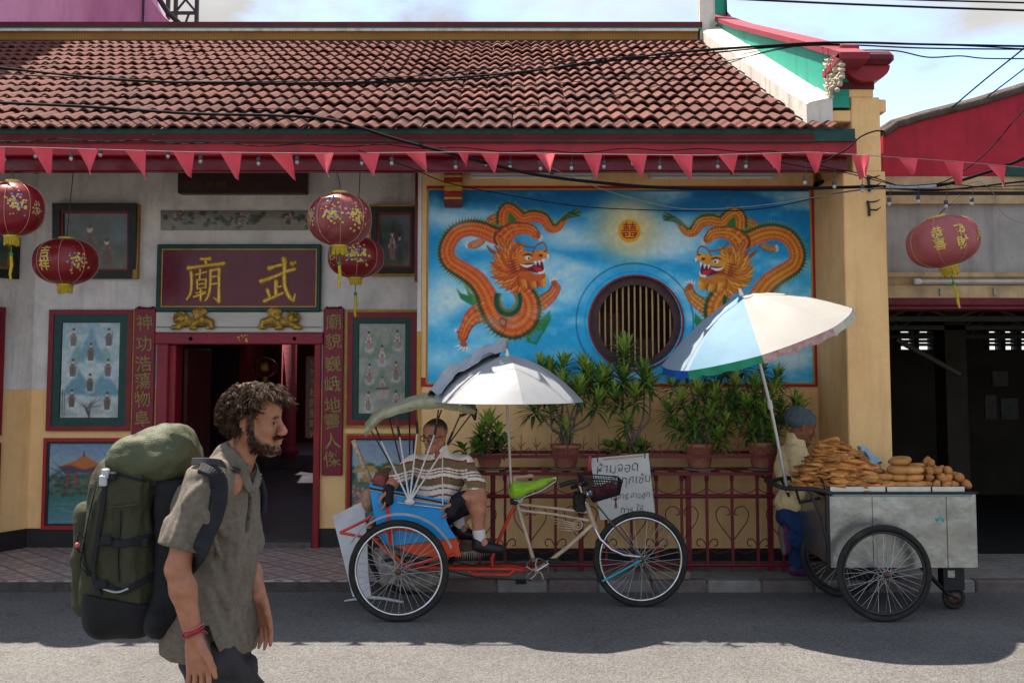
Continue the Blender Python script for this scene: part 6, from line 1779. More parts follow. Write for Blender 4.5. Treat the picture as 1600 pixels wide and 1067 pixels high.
# ================================================================== wheels
m_tyre = M('tyre_black', (.018, .017, .016), .75, .3, 12, .3, 80, dirt=.5, dcol=(.06, .05, .04), dscale=6)
m_chrome = M('chrome', (.62, .62, .62), .22, .12, 12, metal=.95, dirt=.5, dcol=(.2, .17, .14), dscale=10)
m_spoke = M('spoke_steel', (.42, .41, .40), .3, .15, 10, metal=.8)
def wheel(root, c, R, tyre_r=.021, spokes=36, hub_r=.022, rim_mat=None, hubw=.045):
    c = Vector(c)
    w = MB().torus(c, R - tyre_r, tyre_r, 'y', 64, 10, tyre_r * .95).build('wheel', m_tyre, root)
    MB().torus(c, R - tyre_r * 2.35, .010, 'y', 64, 6, .014).build('rim', rim_mat or m_chrome, w)
    h = MB(); h.lathe([(hub_r * .55, -hubw - .02), (hub_r * .6, -hubw), (hub_r, -hubw), (hub_r, -hubw + .008), (hub_r * .6, -hubw + .012), (hub_r * .6, hubw - .012), (hub_r, hubw - .008), (hub_r, hubw), (hub_r * .6, hubw), (hub_r * .55, hubw + .02)], c, 14, axis='y')
    h.build('hub', M('hub_rust', (.10, .06, .045), .5, .4, 20, metal=.5), w)
    s = MB()
    for i in range(spokes):
        a = 2 * math.pi * i / spokes; side = 1 if i % 2 else -1
        off = (.62 if (i // 2) % 2 else -.62)
        p0 = c + Vector((hub_r * math.cos(a + off * 1.5), side * (hubw - .004), hub_r * math.sin(a + off * 1.5)))
        p1 = c + Vector(((R - tyre_r * 2.5) * math.cos(a), side * .004, (R - tyre_r * 2.5) * math.sin(a)))
        s.tube([p0, p1], .0019, 4, cap=False)
    s.build('spokes', m_spoke, w)
    return w

# ================================================================== trishaw
YN1, YMD, YFA = 7.13, 7.56, 7.98
tri = thing('trishaw', 'three wheeled cycle rickshaw with bright blue passenger tub and olive folding hood', 'trishaw', (P(800, 900, YMD).x, YMD, 0))
wn_c = P(623, 893, YN1); RW = .345
wheel(tri, (wn_c.x, YN1, RW), RW)
wheel(tri, (wn_c.x, YFA, RW), RW)
fc = P(1000, 869, YMD + .04)
wheel(tri, (fc.x, YMD, RW), RW)
m_blue = M('tub_blue', (.012, .27, .62), .35, .10, 4, .06, 20, coat=.3, dirt=.3, dcol=(.01, .14, .33), dscale=4)
m_org = M('tub_orange', (.62, .075, .02), .4, .15, 8, .1, 30, dirt=.4, dcol=(.3, .05, .03), dscale=8)
m_ored = M('frame_orange', (.52, .045, .022), .4, .2, 8, .1, 30, dirt=.4, dcol=(.2, .03, .02), dscale=10)
m_cream = M('frame_cream', (.48, .36, .25), .35, .25, 10, .1, 40, dirt=.5, dcol=(.2, .12, .08), dscale=9, coat=.3)
m_blk = M('black_rubber', (.012, .012, .012), .55, .3, 10)
m_vinyl = M('seat_vinyl', (.22, .05, .03), .45, .25, 8, .2, 20)
YT0, YT1 = 7.27, 7.86
def pano(pts, Y): return [tuple(P(u, v, Y)) for u, v in pts]
side_b = [(577, 757), (610, 765), (650, 774), (699, 781), (697, 798), (697, 811), (702, 825), (713, 840), (690, 843), (617, 852), (600, 849), (590, 825), (583, 798)]
side_o = [(617, 853), (690, 844), (713.5, 841), (717, 855), (720, 869), (690, 870), (655, 868), (640, 863)]
for Y, d in ((YT0, .018), (YT1, .018)):
    sp2 = [Vector(q) for q in pano(side_b, YT0)]
    MB().prism([(q.x, Y, q.z) for q in sp2], (0, d, 0)).build('tub_side', m_blue, tri)
    sp3 = [Vector(q) for q in pano(side_o, YT0)]
    MB().prism([(q.x, Y + .001, q.z) for q in sp3], (0, d - .002, 0)).build('tub_skirt', m_org, tri)
bk = [P(u, v, YT0) for u, v in ((577, 757), (583, 798), (590, 825), (600, 849))]
mb = MB()
for a, b in zip(bk[:-1], bk[1:]): mb.prism([(a.x, YT0 + .019, a.z), (b.x, YT0 + .019, b.z), (b.x + .02, YT0 + .019, b.z), (a.x + .02, YT0 + .019, a.z)], (0, YT1 - YT0 - .02, 0))
mb.build('tub_back', m_blue, tri)
a, b = P(600, 849, YT0), P(713, 842, YT0)
MB().box(a.x, b.x, YT0 + .019, YT1 - .001, a.z, a.z + .02).build('tub_floor', m_org, tri)
z_seat = P(640, 806, YT0).z
MB().bbox(a.x - .02, P(690, 800, YT0).x, YT0 + .02, YT1 - .002, z_seat - .09, z_seat, .025).build('seat', m_vinyl, tri)
F = Field((bk[0].x - .02, YT0, z_seat - .1), (bk[0].x + .25, YT1 + .05, z_seat + .36), .012)
F.rbox((bk[0].x + .09, (YT0 + YT1) / 2, z_seat + .12), (.05, .26, .17), .04, rot=np.array(Matrix.Rotation(math.radians(-12), 3, 'Y')))
F.build('backrest', m_vinyl, tri)
# trim lines, strap and handles
e0, e1 = P(577, 762, YT0), P(698, 786, YT0)
for dz, r, mt_ in ((0, .006, m_blk), (-.012, .004, m_goldp)): MB().tube([(e0.x, YT0 - .004, e0.z + dz), (e1.x, YT0 - .004, e1.z + dz)], r, 6).build('trim', mt_, tri)
MB().tube([P(622, 785, YT0 - .012), P(652, 789, YT0 - .012), P(694, 794, YT0 - .012)], .005, 6).build('grab_rail', m_chrome, tri)
MB().tube([P(640, 781, YT0 - .012), P(694, 789, YT0 - .012)], .004, 6).build('grab_rail', m_chrome, tri)
a, b = P(604, 770, YT0), P(610, 850, YT0)
MB().prism([(a.x - .012, YT0 - .002, a.z), (a.x + .013, YT0 - .002, a.z), (b.x + .013, YT0 - .002, b.z), (b.x - .012, YT0 - .002, b.z)], (0, -.006, 0)).build('strap', m_ored, tri)
# mudguard, near and far
for Y in (YN1 + .0, YFA - .0):
    g = []; R2 = RW + .035
    def mg(a_, b_):
        an = math.radians(152 - 128 * a_)
        return (wn_c.x + .01 + (R2 + .012 * math.sin(math.pi * b_)) * math.cos(an), Y - .04 + .08 * b_, RW + (R2 + .012 * math.sin(math.pi * b_)) * math.sin(an))
    MB().grid(mg, 26, 5).build('mudguard', M('mudguard_alloy', (.50, .52, .55), .35, .15, 10, metal=.45, dirt=.3, dcol=(.25, .22, .2), dscale=12), tri)
# frame
def tb(name, pts, Y, r, mat, n=8): return MB().tube([P(u, v, y) for (u, v), y in zip(pts, Y if hasattr(Y, '__len__') else [Y] * len(pts))], r, n).build(name, mat, tri)
tb('frame_tube', [(531, 832), (568, 814), (580, 806)], 7.22, .010, m_ored)
tb('frame_tube', [(531, 832), (560, 837), (592, 843)], 7.22, .010, m_ored)
tb('frame_tube', [(578, 838), (606, 860), (632, 882), (640, 888)], 7.22, .011, m_ored)
tb('frame_tube', [(592, 832), (625, 826), (660, 832), (690, 846)], 7.22, .011, m_ored)
tb('frame_tube', [(636, 884), (670, 876), (712, 866)], 7.24, .011, m_ored)
tb('frame_tube', [(612, 815), (612, 850)], 7.23, .010, m_ored)
tb('frame_tube', [(650, 886), (720, 888), (800, 889), (826, 892)], [7.3, 7.42, 7.52, YMD], .014, m_ored)
tb('frame_tube', [(650, 882), (720, 884), (800, 885), (826, 889)], [7.85, 7.72, 7.6, YMD], .014, m_ored)
tb('frame_tube', [(727, 889), (740, 897), (795, 898), (806, 889)], 7.44, .010, m_ored)
tb('frame_tube', [(770, 889), (768, 872), (785, 830), (804, 790)], YMD - .03, .013, m_ored)
tb('frame_tube', [(770, 889), (768, 872), (785, 830), (804, 790)], YMD + .10, .012, m_ored)
tb('axle', [(wn_c.x * 0 + 623, 893), (623, 893)], [YN1, YN1 + .03], .012, m_blk)
MB().tube([(wn_c.x, YN1, RW), (wn_c.x, YFA, RW)], .014, 8).build('axle', m_blk, tri)
for Y in (7.3, 7.82): MB().tube([(wn_c.x - .14, Y, RW + .03), (wn_c.x, Y, RW + .06), (wn_c.x + .2, Y, RW + .02)], .012, 6).build('leaf_spring', m_blk, tri)
tb('top_tube', [(807, 787), (860, 793), (918, 800)], YMD, .011, m_cream)
tb('top_tube', [(811, 797), (866, 803), (920, 813)], YMD, .011, m_cream)
tb('seat_tube', [(800, 765), (810, 795), (834, 876)], YMD, .0145, m_cream)
tb('down_tube', [(926, 819), (890, 852), (842, 889)], YMD, .0155, m_cream)
tb('head_tube', [(916, 786), (931, 827)], YMD, .019, m_cream)
for s in (-.055, .055):
    tb('fork_blade', [(930, 826), (938, 842), (955, 858), (975, 867), (1000, 869.5)], [YMD + s * .4, YMD + s, YMD + s, YMD + s, YMD + s], .010, m_chrome)
    tb('fork_stay', [(934, 790), (965, 828), (1000, 868)], YMD + s, .006, M('stay_green', (.05, .08, .075), .4, .3, 10))
tb('stem', [(915, 786), (905, 757)], YMD, .011, m_chrome)
tb('handlebar', [(880, 757), (897, 752), (905, 757), (910, 754), (900, 758)], [YMD - .25, YMD - .2, YMD - .06, YMD + .06, YMD + .24], .010, m_chrome)
for (a, b, Y) in (((874, 759), (902, 751), YMD - .26), ((892, 762), (918, 755), YMD + .2)): MB().tube([P(*a, Y), P((a[0] + b[0]) / 2, (a[1] + b[1]) / 2 - 1, Y), P(*b, Y)], [.014, .017, .015], 8).build('grip', m_blk, tri)
# saddle under a green cover
F = Field(tuple(P(788, 785, YMD) + Vector((0, -.12, 0))), tuple(P(880, 735, YMD) + Vector((0, .12, .02))), .006)
F.cap(P(806, 768, YMD), P(856, 751, YMD), .052, .022, .02, flat=((0, 1, 0), .62)); F.ell(P(806, 762, YMD), (.05, .085, .05), .03); F.cap(P(853, 752, YMD), P(868, 746, YMD), .018, .008)
F.warp(.006, 28, 4); F.warp(.003, 70, 9)
F.build('saddle_cover', M('cover_lime', (.27, .50, .012), .4, .12, 12, sheen=.3), tri)
tb('saddle_frame', [(803, 781), (812, 783), (818, 777), (845, 767), (868, 752), (869, 747), (862, 747)], YMD - .05, .004, m_chrome)
for u in (806, 812): MB().torus(P(u, 781, YMD - .02), .018, .004, 'y', 16, 6).build('spring', m_chrome, tri)
MB().bbox(*(lambda a, b: (a.x, b.x, YMD - .03, YMD + .05, b.z, a.z))(P(797, 778, YMD), P(809, 788, YMD)), .006).build('seat_clamp', m_blk, tri)
F = Field(tuple(P(786, 775, YMD) + Vector((0, -.1, 0))), tuple(P(835, 735, YMD) + Vector((0, .1, 0))), .007)
F.rbox(P(799, 757, YMD + .03), (.03, .06, .07), .02); F.cap(P(797, 746, YMD), P(832, 743, YMD), .02, .012, .02)
F.warp(.006, 30, 2)
F.build('saddle_pad', M('pad_tan', (.40, .27, .17), .8, .25, 20), tri)
# cranks, chain ring
cc = P(839, 890, YMD - .05)
MB().torus((cc.x, YMD - .05, cc.z), .082, .006, 'y', 40, 6, .004).build('chain_ring', M('ring_steel', (.12, .11, .10), .4, .4, 20, metal=.7), tri)
q = MB()
for i in range(5): a = i * 2 * math.pi / 5 + .3; q.tube([(cc.x, YMD - .05, cc.z), (cc.x + .04 * math.cos(a + .3), YMD - .05, cc.z + .04 * math.sin(a + .3)), (cc.x + .08 * math.cos(a), YMD - .05, cc.z + .08 * math.sin(a))], .006, 5)
q.lathe([(.02, -.03), (.02, .06)], (cc.x, YMD - .05, cc.z), 12, axis='y'); q.build('spider', m_cream, tri)
MB().tube([(cc.x, YMD - .08, cc.z), P(859, 879, YMD - .08)], .009, 6).build('crank', m_chrome, tri)
MB().tube([(cc.x, YMD + .08, cc.z), P(822, 901, YMD + .08)], .009, 6).build('crank', m_chrome, tri)
for (u, v, Y) in ((866, 876, YMD - .13), (815, 908, YMD + .12)): q = P(u, v, Y); MB().bbox(q.x - .045, q.x + .035, Y - .045, Y + .04, q.z - .012, q.z + .012, .006).build('pedal', m_blk, tri)
MB().tube([(cc.x, YMD - .045, cc.z - .08), P(745, 902, YMD - .03), (wn_c.x + .1, YMD, RW - .03)], .004, 5).build('chain', m_blk, tri)
MB().tube([(cc.x, YMD - .045, cc.z + .08), P(745, 884, YMD - .03), (wn_c.x + .1, YMD, RW + .03)], .004, 5).build('chain', m_blk, tri)
# wing emblem on the frame
q = MB()
for i in range(5): q.tube([P(858 + i * 4, 808 + i * 5, YMD - .01), P(880 + i * 3, 813 + i * 4, YMD - .01), P(898, 818 + i * 2.6, YMD - .01)], [.002, .004, .004], 5)
q.torus(P(903, 820, YMD - .01), .032, .005, 'y', 20, 6); q.torus(P(903, 820, YMD - .01), .016, .004, 'y', 16, 6)
q.build('wing_emblem', m_cream, tri)
# bell and lamp, lock
q = P(921, 771, YMD - .07)
MB().lathe([(.001, -.03), (.02, -.026), (.030, -.008), (.030, .01), (.02, .016), (.001, .018)], q, 16, axis='y').build('bell', m_chrome, tri)
MB().lathe([(.004, -.034), (.010, -.033), (.010, -.028)], q, 10, axis='y').build('bell_sticker', m_blue, tri)
pth = [P(942, 907, YMD - .09), P(960, 898, YMD - .08), P(980, 887, YMD - .08), P(1000, 876, YMD - .07)]
q = MB()
for i in range(26):
    t = i / 25; k_ = t * 3; a = pth[min(int(k_), 2)]; b = pth[min(int(k_), 2) + 1]; c = a + (b - a) * (k_ - min(int(k_), 2))
    q.ell(c, (.011, .008, .008), 6, 5)
q.build('lock_chain', M('lock_turquoise', (.02, .33, .42), .4, .2, 20), tri)
# wire basket
b0, b1, b2, b3 = P(905, 743, YMD), P(969, 748, YMD), P(966, 770, YMD), P(925, 782, YMD)
m_wire = M('wire_black', (.015, .015, .016), .5, .2, 10)
q = MB(); nb_, nh = 15, 8
def bask(s, t, fy):                    # s along, t down, fy -1..1 across
    top_ = b0 + (b1 - b0) * s; bot_ = b3 + (b2 - b3) * s
    p_ = top_ + (bot_ - top_) * t
    return Vector((p_.x, YMD + fy * (.15 - .045 * t), p_.z))
for fy in (-1, 1):
    for i in range(nb_ + 1): q.tube([bask(i / nb_, 0, fy), bask(i / nb_, 1, fy)], .0022, 4, cap=False)
    for j in range(nh + 1): q.tube([bask(0, j / nh, fy), bask(1, j / nh, fy)], .0022 if j else .005, 4, cap=False)
for s in (0, 1):
    for i in range(13): q.tube([bask(s, 0, -1 + i / 6), bask(s, 1, -1 + i / 6)], .0022, 4, cap=False)
    for j in range(nh + 1): q.tube([bask(s, j / nh, -1), bask(s, j / nh, 1)], .0022 if j else .005, 4, cap=False)
for i in range(13): q.tube([bask(0, 1, -1 + i / 6), bask(1, 1, -1 + i / 6)], .002, 4, cap=False)
for i in range(nb_ + 1): q.tube([bask(i / nb_, 1, -1), bask(i / nb_, 1, 1)], .002, 4, cap=False)
q.build('basket', m_wire, tri)
F = Field(tuple(b3 + Vector((-.06, -.14, 0))), tuple(b1 + Vector((.02, .14, .06))), .009)
F.ell(P(942, 768, YMD), (.10, .08, .045), .03); F.ell(P(952, 762, YMD - .05), (.05, .05, .04), .03); F.warp(.014, 22, 6)
F.build('bag', M('bag_crimson', (.16, .02, .04), .5, .3, 20), None) if False else None
o_bag = thing('shopping_bag', 'crumpled dark red cloth bag lying in the wire basket', 'bag', (b3.x, YMD, b3.z))
F.build('cloth', M('bag_crimson', (.16, .02, .04), .5, .3, 20), o_bag)
F = Field(tuple(P(888, 800, YMD) + Vector((0, -.08, 0))), tuple(P(922, 762, YMD) + Vector((0, .1, 0))), .008)
F.rbox(P(905, 784, YMD + .02), (.045, .05, .07), .02); F.warp(.01, 25, 3)
o_bag2 = thing('handlebar_bag', 'small black bag hanging from the trishaw handlebar', 'bag', P(905, 795, YMD))
F.build('cloth', m_blk, o_bag2)
# hanging tassel charm under the basket
q = MB(); c = P(962, 772, YMD - .15); q.tube([c, c + Vector((0, 0, -.03))], .002, 4); q.ell(c + Vector((0, 0, -.035)), (.012, .008, .012), 8, 6); q.tube([c + Vector((0, 0, -.045)), c + Vector((-.006, 0, -.10))], .004, 4); q.tube([c + Vector((0, 0, -.045)), c + Vector((.008, 0, -.10))], .004, 4)
q.build('charm', m_reddeep, tri)
# footrest of pressed metal
a, b = P(713, 866, YT0 + .02), P(764, 862, YT0 + .02)
fo = MB().prism([(a.x, YT0 + .02, a.z), (b.x, YT0 + .06, b.z), (b.x, YT1 - .06, b.z), (a.x, YT1 - .02, a.z)], (0, 0, .012)).build('footrest', M('foot_plate', (.22, .17, .13), .5, .4, 40, .6, 120, metal=.5), tri)
mb = MB()
for i in range(16):
    t = i / 15; x = a.x + (b.x - a.x) * t; z = a.z + (b.z - a.z) * t
    mb.prism([(x - .006, YT0 + .02 + .04 * t, z), (x + .006, YT0 + .02 + .04 * t, z), (x, YT0 + .02 + .04 * t, z - .03 - .02 * math.sin(t * 3.1))], (0, .004, 0))
mb.build('fringe', M('foot_plate'), tri)
# hood: pivot, ribs and folded cloth
pv = P(640, 784, YT0 - .03)
m_rod = M('rod_white', (.55, .53, .50), .4, .12, 10, dirt=.4, dcol=(.25, .2, .17), dscale=10)
m_rodd = M('rod_maroon', (.10, .03, .035), .45, .3, 10)
MB().ell(pv, (.036, .015, .024), 12, 8).build('hood_pivot', m_rod, tri)
for (mu, mv, eu, ev) in ((594, 686, 584, 660), (624, 679, 617, 643), (652, 673, 650, 630), (680, 676, 685, 640), (701, 690, 720, 646)):
    m_, e_ = P(mu, mv, YT0 - .03), P(eu, ev, YT0 + .0)
    MB().tube([pv, m_], [.0072, .005], 8).build('hood_rib', m_rod, tri)
    MB().tube([m_, e_], [.006, .006], 8).build('hood_rib', m_rodd, tri)
    d_ = (e_ - m_); MB().tube([m_ - d_ * .1, m_ + d_ * .35], .009, 8).build('rib_joint', m_blk, tri)
pv2 = P(640, 776, YT1 + .03)
for (eu, ev) in ((577, 668), (608, 652), (640, 636), (690, 640), (741, 640)):
    MB().tube([pv2, P(eu, ev, YT1)], .006, 6).build('hood_rib', m_rodd, tri)
MB().tube([P(720, 650, YT0), P(741, 640, YT1)], .010, 6).build('hood_rib', m_rodd, tri)
def hood(a_, b_):
    us = [570, 580, 600, 630, 660, 690, 715, 734, 744]; tp_ = [664, 650, 636, 625, 617, 616, 620, 627, 636]; hm = [684, 672, 654, 645, 640, 637, 643, 647, 646]
    k_ = a_ * 8
    u = np.interp(k_, range(9), us); vt_ = np.interp(k_, range(9), tp_); vh = np.interp(k_, range(9), hm)
    wv = 1.3 * math.sin(a_ * 23) + 1.2 * math.sin(a_ * 47 + 1 + b_ * 6) + 1.6 * math.sin(a_ * 11 + b_ * 9)
    if b_ < .25: s_ = b_ / .25; v = vh + (vt_ + 5 - vh) * s_ + wv * .4 * (1 - s_); Y = YT0 - .03 + .01 * math.sin(a_ * 31) - .02 * math.sin(s_ * 3.1)
    elif b_ < .8: s_ = (b_ - .25) / .55; v = vt_ + 5 - 7 * math.sin(math.pi * s_) + wv * .6; Y = YT0 - .02 + (YT1 - YT0 + .04) * s_
    else: s_ = (b_ - .8) / .2; v = vt_ + 5 + (vh - vt_ - 4) * s_ * .8; Y = YT1 + .02 + .01 * math.sin(a_ * 27)
    return tuple(P(u, v, Y))
h_ = MB().grid(hood, 70, 26)
h_.build('hood_cloth', M('hood_olive', (.30, .29, .18), .30, .25, 14, .35, 45, dirt=.5, dcol=(.12, .11, .07), dscale=6), tri)
tb('hood_edge', [(700, 622), (722, 632), (744, 640), (742, 655), (738, 648)], [YT0 - .01, YT0 - .01, YT0 + .1, YT1 - .2, YT1], .010, m_skirt)
MB().tube([P(692, 700, YT0 - .02), P(691, 740, YT0 - .02), P(692, 788, YT0 - .02)], .004, 4).build('hood_chain', m_fix, tri)
# mottled stick, board, hat, sack
MB().tube([P(552, 688, 7.6), P(563, 715, 7.58), P(582, 757, 7.55), P(596, 800, 7.52)], [.020, .018, .017, .017], 8).build('bamboo_stick', M('stick_mottled', (.42, .31, .2), .8, .5, 40, dirt=.9, dcol=(.07, .04, .03), dscale=25), None, label='mottled wooden stick propped behind the trishaw seat', cat='stick')
wbn = [P(u, v, 7.45) for u, v in ((517, 809), (566, 784), (572, 845), (575, 900), (580, 932), (551, 932))]
wb = MB(); wb.prism([tuple(p_ + Vector((0, (p_.z - .1) * .12, 0))) for p_ in wbn], (0, .014, 0)).build('white_board', M('board_white', (.52, .52, .52), .6, .1, 5, .1, 20, dirt=.6, dcol=(.3, .3, .3), dscale=4), None, label='grubby white board leaning against the back of the trishaw', cat='board')
F = Field(tuple(P(560, 815, 7.5) + Vector((0, -.1, 0))), tuple(P(592, 752, 7.5) + Vector((0, .14, 0))), .008)
F.ell(P(577, 781, 7.5), (.055, .09, .085), .02); F.warp(.004, 18, 3)
o_ = thing('hat', 'round tan hat hooked over the back of the blue tub', 'hat', P(577, 800, 7.5)); F.build('crown', M('hat_tan', (.36, .21, .13), .8, .2, 25, .4, 90), o_)
F = Field(tuple(P(590, 945, 7.55) + Vector((0, -.25, 0))), tuple(P(700, 838, 7.55) + Vector((.02, .25, 0))), .013)
F.ell(P(612, 880, 7.55), (.10, .14, .16), .05); F.ell(P(650, 900, 7.6), (.16, .16, .09), .05); F.ell(P(640, 866, 7.55), (.12, .13, .06), .05); F.warp(.03, 12, 3); F.warp(.012, 32, 7)
o_ = thing('sack', 'crumpled grey and cream cloth sack stowed under the trishaw seat', 'sack', P(640, 900, 7.55)); F.build('cloth', M('sack_cloth', (.24, .21, .18), .9, .4, 8, .4, 60, dirt=.7, dcol=(.05, .045, .04), dscale=5), o_)

# ================================================================== white umbrella over the trishaw
def umbrella(t, C, axis, R, H, n, mats, valance=None, vmats=None, scal=.035, ref=None, sub=6, rings=9, pw=1.9):
    """dome canopy of n panels; C rim centre, axis unit vector to the top"""
    axis = Vector(axis).normalized()
    fwd = Vector(ref) if ref is not None else Vector((0, -1, 0))
    e1 = (fwd - axis * fwd.dot(axis)).normalized(); e2 = axis.cross(e1)      # e1 to the viewer, e2 to the right (for axis up)
    def pt(az, t, dr=0):
        r = R * t; z = H * (1 - t ** pw)
        return C + (e1 * math.cos(az) + e2 * math.sin(az)) * (r + dr) + axis * z
    for k in range(n):
        mb = MB()
        def gp(a, b):
            az = 2 * math.pi * (k + a) / n
            bow = math.sin(math.pi * a)
            t = .02 + .98 * b
            p_ = pt(az, t)
            flat = bow * scal * R * (b ** 2)
            return p_ - (e1 * math.cos(az) + e2 * math.sin(az)) * flat - axis * (bow * .02 * R * math.sin(b * 3.1))
        mb.grid(gp, sub, rings)
        if valance:
            m0 = mb
        cp_ = mb.build('canopy_panel', mats[k % len(mats)], t)
        if valance:
            v_ = MB()
            def gv(a, b):
                p_ = gp(a, 1)
                az = 2 * math.pi * (k + a) / n
                return p_ - axis * (valance * b * (1 + .15 * math.sin(a * 19 + k))) + (e1 * math.cos(az) + e2 * math.sin(az)) * (.012 * math.sin(a * 22 + k * 3) * b + .004)
            v_.grid(gv, 14, 3).build('valance', (vmats or mats)[k % len(vmats or mats)], cp_)
        az = 2 * math.pi * k / n
        MB().tube([pt(az, .03 + .97 * j / 8) - axis * .012 for j in range(9)], .004, 5).build('rib', m_chrome, t)
    MB().lathe([(.018, -.01), (.018, .01), (.010, .02), (.010, .05), (.012, .055), (.001, .06)], (0, 0, 0), 10)
    top_ = C + axis * H
    MB().tube([top_ - axis * .02, top_ + axis * .012, top_ + axis * .05], [.02, .016, .008], 8).build('finial', m_tube, t)
    return top_
m_silver = M('umbrella_silver', (.285, .29, .30), .5, .08, 6, .06, 20, dirt=.3, dcol=(.21, .22, .24), dscale=3)
C = P(792, 627, 7.42)
ub = thing('trishaw_umbrella', 'silver white umbrella standing on the trishaw behind the driver', 'umbrella', P(800, 770, YMD - .02))
top_ = umbrella(ub, C, (0, 0, 1), 122 * 7.42 / FPX, P(792, 556, 7.42).z - C.z, 8, [m_silver], ref=(.2, -1, 0), sub=8)
MB().tube([P(799, 768, YMD - .03), P(796, 700, 7.5), (C.x, C.y, C.z), tuple(top_)], .009, 8).build('pole', M('pole_white', (.5, .45, .42), .4, .2, 10, dirt=.6, dcol=(.22, .1, .09), dscale=14), ub)
MB().tube([P(799, 778, YMD - .03), P(798, 742, YMD - .03)], .014, 8).build('pole_socket', m_ored, ub)
# folded cloth thrown over its left half
def tarp(a_, b_):
    az = math.radians(-172 + 118 * a_ + 10 * math.sin(b_ * 6)); t = -.02 + 1.04 * b_ - .10 * math.sin(a_ * 9) * b_
    R_u = 122 * 7.42 / FPX; H_u = P(792, 556, 7.42).z - P(792, 627, 7.42).z; Cu = P(792, 627, 7.42)
    o_ = .030 + .034 * math.sin(az * 9 + b_ * 2.5) + .018 * math.sin(az * 17 - b_ * 7) + .014 * math.sin(b_ * 17 + a_ * 9)
    if t < .12: o_ += .03
    o_ = max(.012, o_) + .02 * (1 - b_)
    n_ = Vector((math.sin(az) * t * .7, -math.cos(az) * t * .7, 1)).normalized()
    return tuple(Cu + Vector((math.sin(az) * R_u * t, -math.cos(az) * R_u * t, H_u * (1 - abs(t) ** 1.9))) + n_ * o_)
MB().grid(tarp, 90, 40).build('folded_cloth', M('cloth_pale_blue', (.33, .36, .39), .6, .15, 10, .35, 40, dirt=.6, dcol=(.16, .21, .27), dscale=5), None, label='crumpled pale blue cloth thrown over the white umbrella', cat='cloth')

# ================================================================== hand-lettered placard
m_card = M('placard_white', (.60, .58, .54), .75, .08, 6, .15, 20, dirt=.5, dcol=(.42, .38, .33), dscale=5)
YC = 8.22
q00, q10, q01, q11 = P(922, 716, YC), P(1013, 708, YC), P(938, 812, YC - .04), P(1024, 806, YC - .04)
pc_ = thing('placard', 'hand lettered white placard tied to the railing behind the trishaw basket', 'sign', (q01.x, YC, q01.z))
MB().prism([tuple(q00), tuple(q01), tuple(q11), tuple(q10)], (0, .008, 0)).build('card', m_card, pc_)
def on_card(s, t, d): 
    a = q00 + (q10 - q00) * s; b = q01 + (q11 - q01) * s
    return a + (b - a) * t + Vector((0, -d - .001, 0))
m_ink = M('ink_black', (.02, .02, .022), .6, .2, 10); m_inkf = M('ink_faded', (.10, .095, .09), .6, .5, 60, dirt=1.0, dcol=(.5, .48, .45), dscale=45)
for (txt, s0, t0, sz, mt_) in (('ห้ามจอด', .45, .17, .105, m_inkf), ('ห้าทุกเซ้น', .64, .40, .092, m_inkf), ('เมอาร์ อาจลูก', .60, .66, .062, m_inkf), ('การ ใช้', .6, .86, .075, m_inkf)):
    v, f = text_geo(txt, sz, 0, 2); mb = MB(); W_ = (q10 - q00).length; H_ = (q01 - q00).length
    solid_text(mb, v, f, lambda x, y, d: on_card(s0 + (x + .25 * y) / W_, t0 - (y + .006 * math.sin(x * 60)) / H_, d), .0015)
    mb.build('lettering', mt_, pc_, kind='stuff')
MB().prism([tuple(on_card(.22, .02, .001)), tuple(on_card(.22, .045, .001)), tuple(on_card(.9, .045, .001)), tuple(on_card(.9, .02, .001))], (0, -.002, 0)).build('tape', M('tape_tan', (.45, .30, .14), .5, .2, 10), pc_)
MB().tube([P(921, 735, YC - .02), P(920, 722, YC - .03), P(922, 712, YC - .02)], [.016, .02, .012], 8).build('red_clip', M('clip_red', (.42, .05, .06), .4, .2, 10), pc_)
for s in (.12, .93): MB().tube([on_card(s, .07, .004), on_card(s + .01, -.02, .01), on_card(s, -.06, -.03)], .004, 5).build('tie', m_greenb, pc_)

# ================================================================== food cart
YC0, YC1 = 7.28, 8.0
m_zinc = M('zinc_sheet', (.34, .35, .34), .30, .3, 2.6, .8, 3.4, metal=.9, dirt=.8, dcol=(.15, .145, .13), dscale=3.0)
m_iron = M('cart_iron', (.018, .018, .02), .45, .3, 10, .1, 40)
cart = thing('food_cart', 'galvanised metal push cart with spoked wheels heaped with fried snacks', 'cart', (P(1410, 900, 7.6).x, 7.6, 0))
cx0, cx1 = P(1296, 830, YC0).x, P(1527, 830, YC0).x
cz0, cz1 = P(1410, 887, YC0).z, P(1410, 771, YC0).z
n_ = 3; edges = [cx0, P(1364, 830, YC0).x, P(1480, 830, YC0).x, cx1]
for a, b in zip(edges[:-1], edges[1:]): MB().bbox(a + .001, b - .001, YC0, YC0 + .012, cz0, cz1 - .002, .003).build('side_panel', m_zinc, cart)
MB().bbox(cx0, cx1, YC1 - .012, YC1, cz0, cz1 - .002, .003).build('side_panel', m_zinc, cart)
MB().bbox(cx0, cx0 + .012, YC0 + .013, YC1 - .013, cz0 + .02, cz1 - .03, .003).build('end_panel', m_zinc, cart)
MB().bbox(cx1 - .012, cx1, YC0 + .013, YC1 - .013, cz0, cz1 - .002, .003).build('end_panel', m_zinc, cart)
MB().box(cx0 + .013, cx1 - .013, YC0 + .013, YC1 - .013, cz0 + .05, cz0 + .07).build('cart_floor', m_iron, cart)
for (x, y) in ((cx0 + .0, YC0 - .006), (cx0 + .0, YC1 + .006)): MB().box(x - .025, x + .0, y - .012, y + .014, cz0 - .02, cz1 + .03).build('corner_post', m_iron, cart)
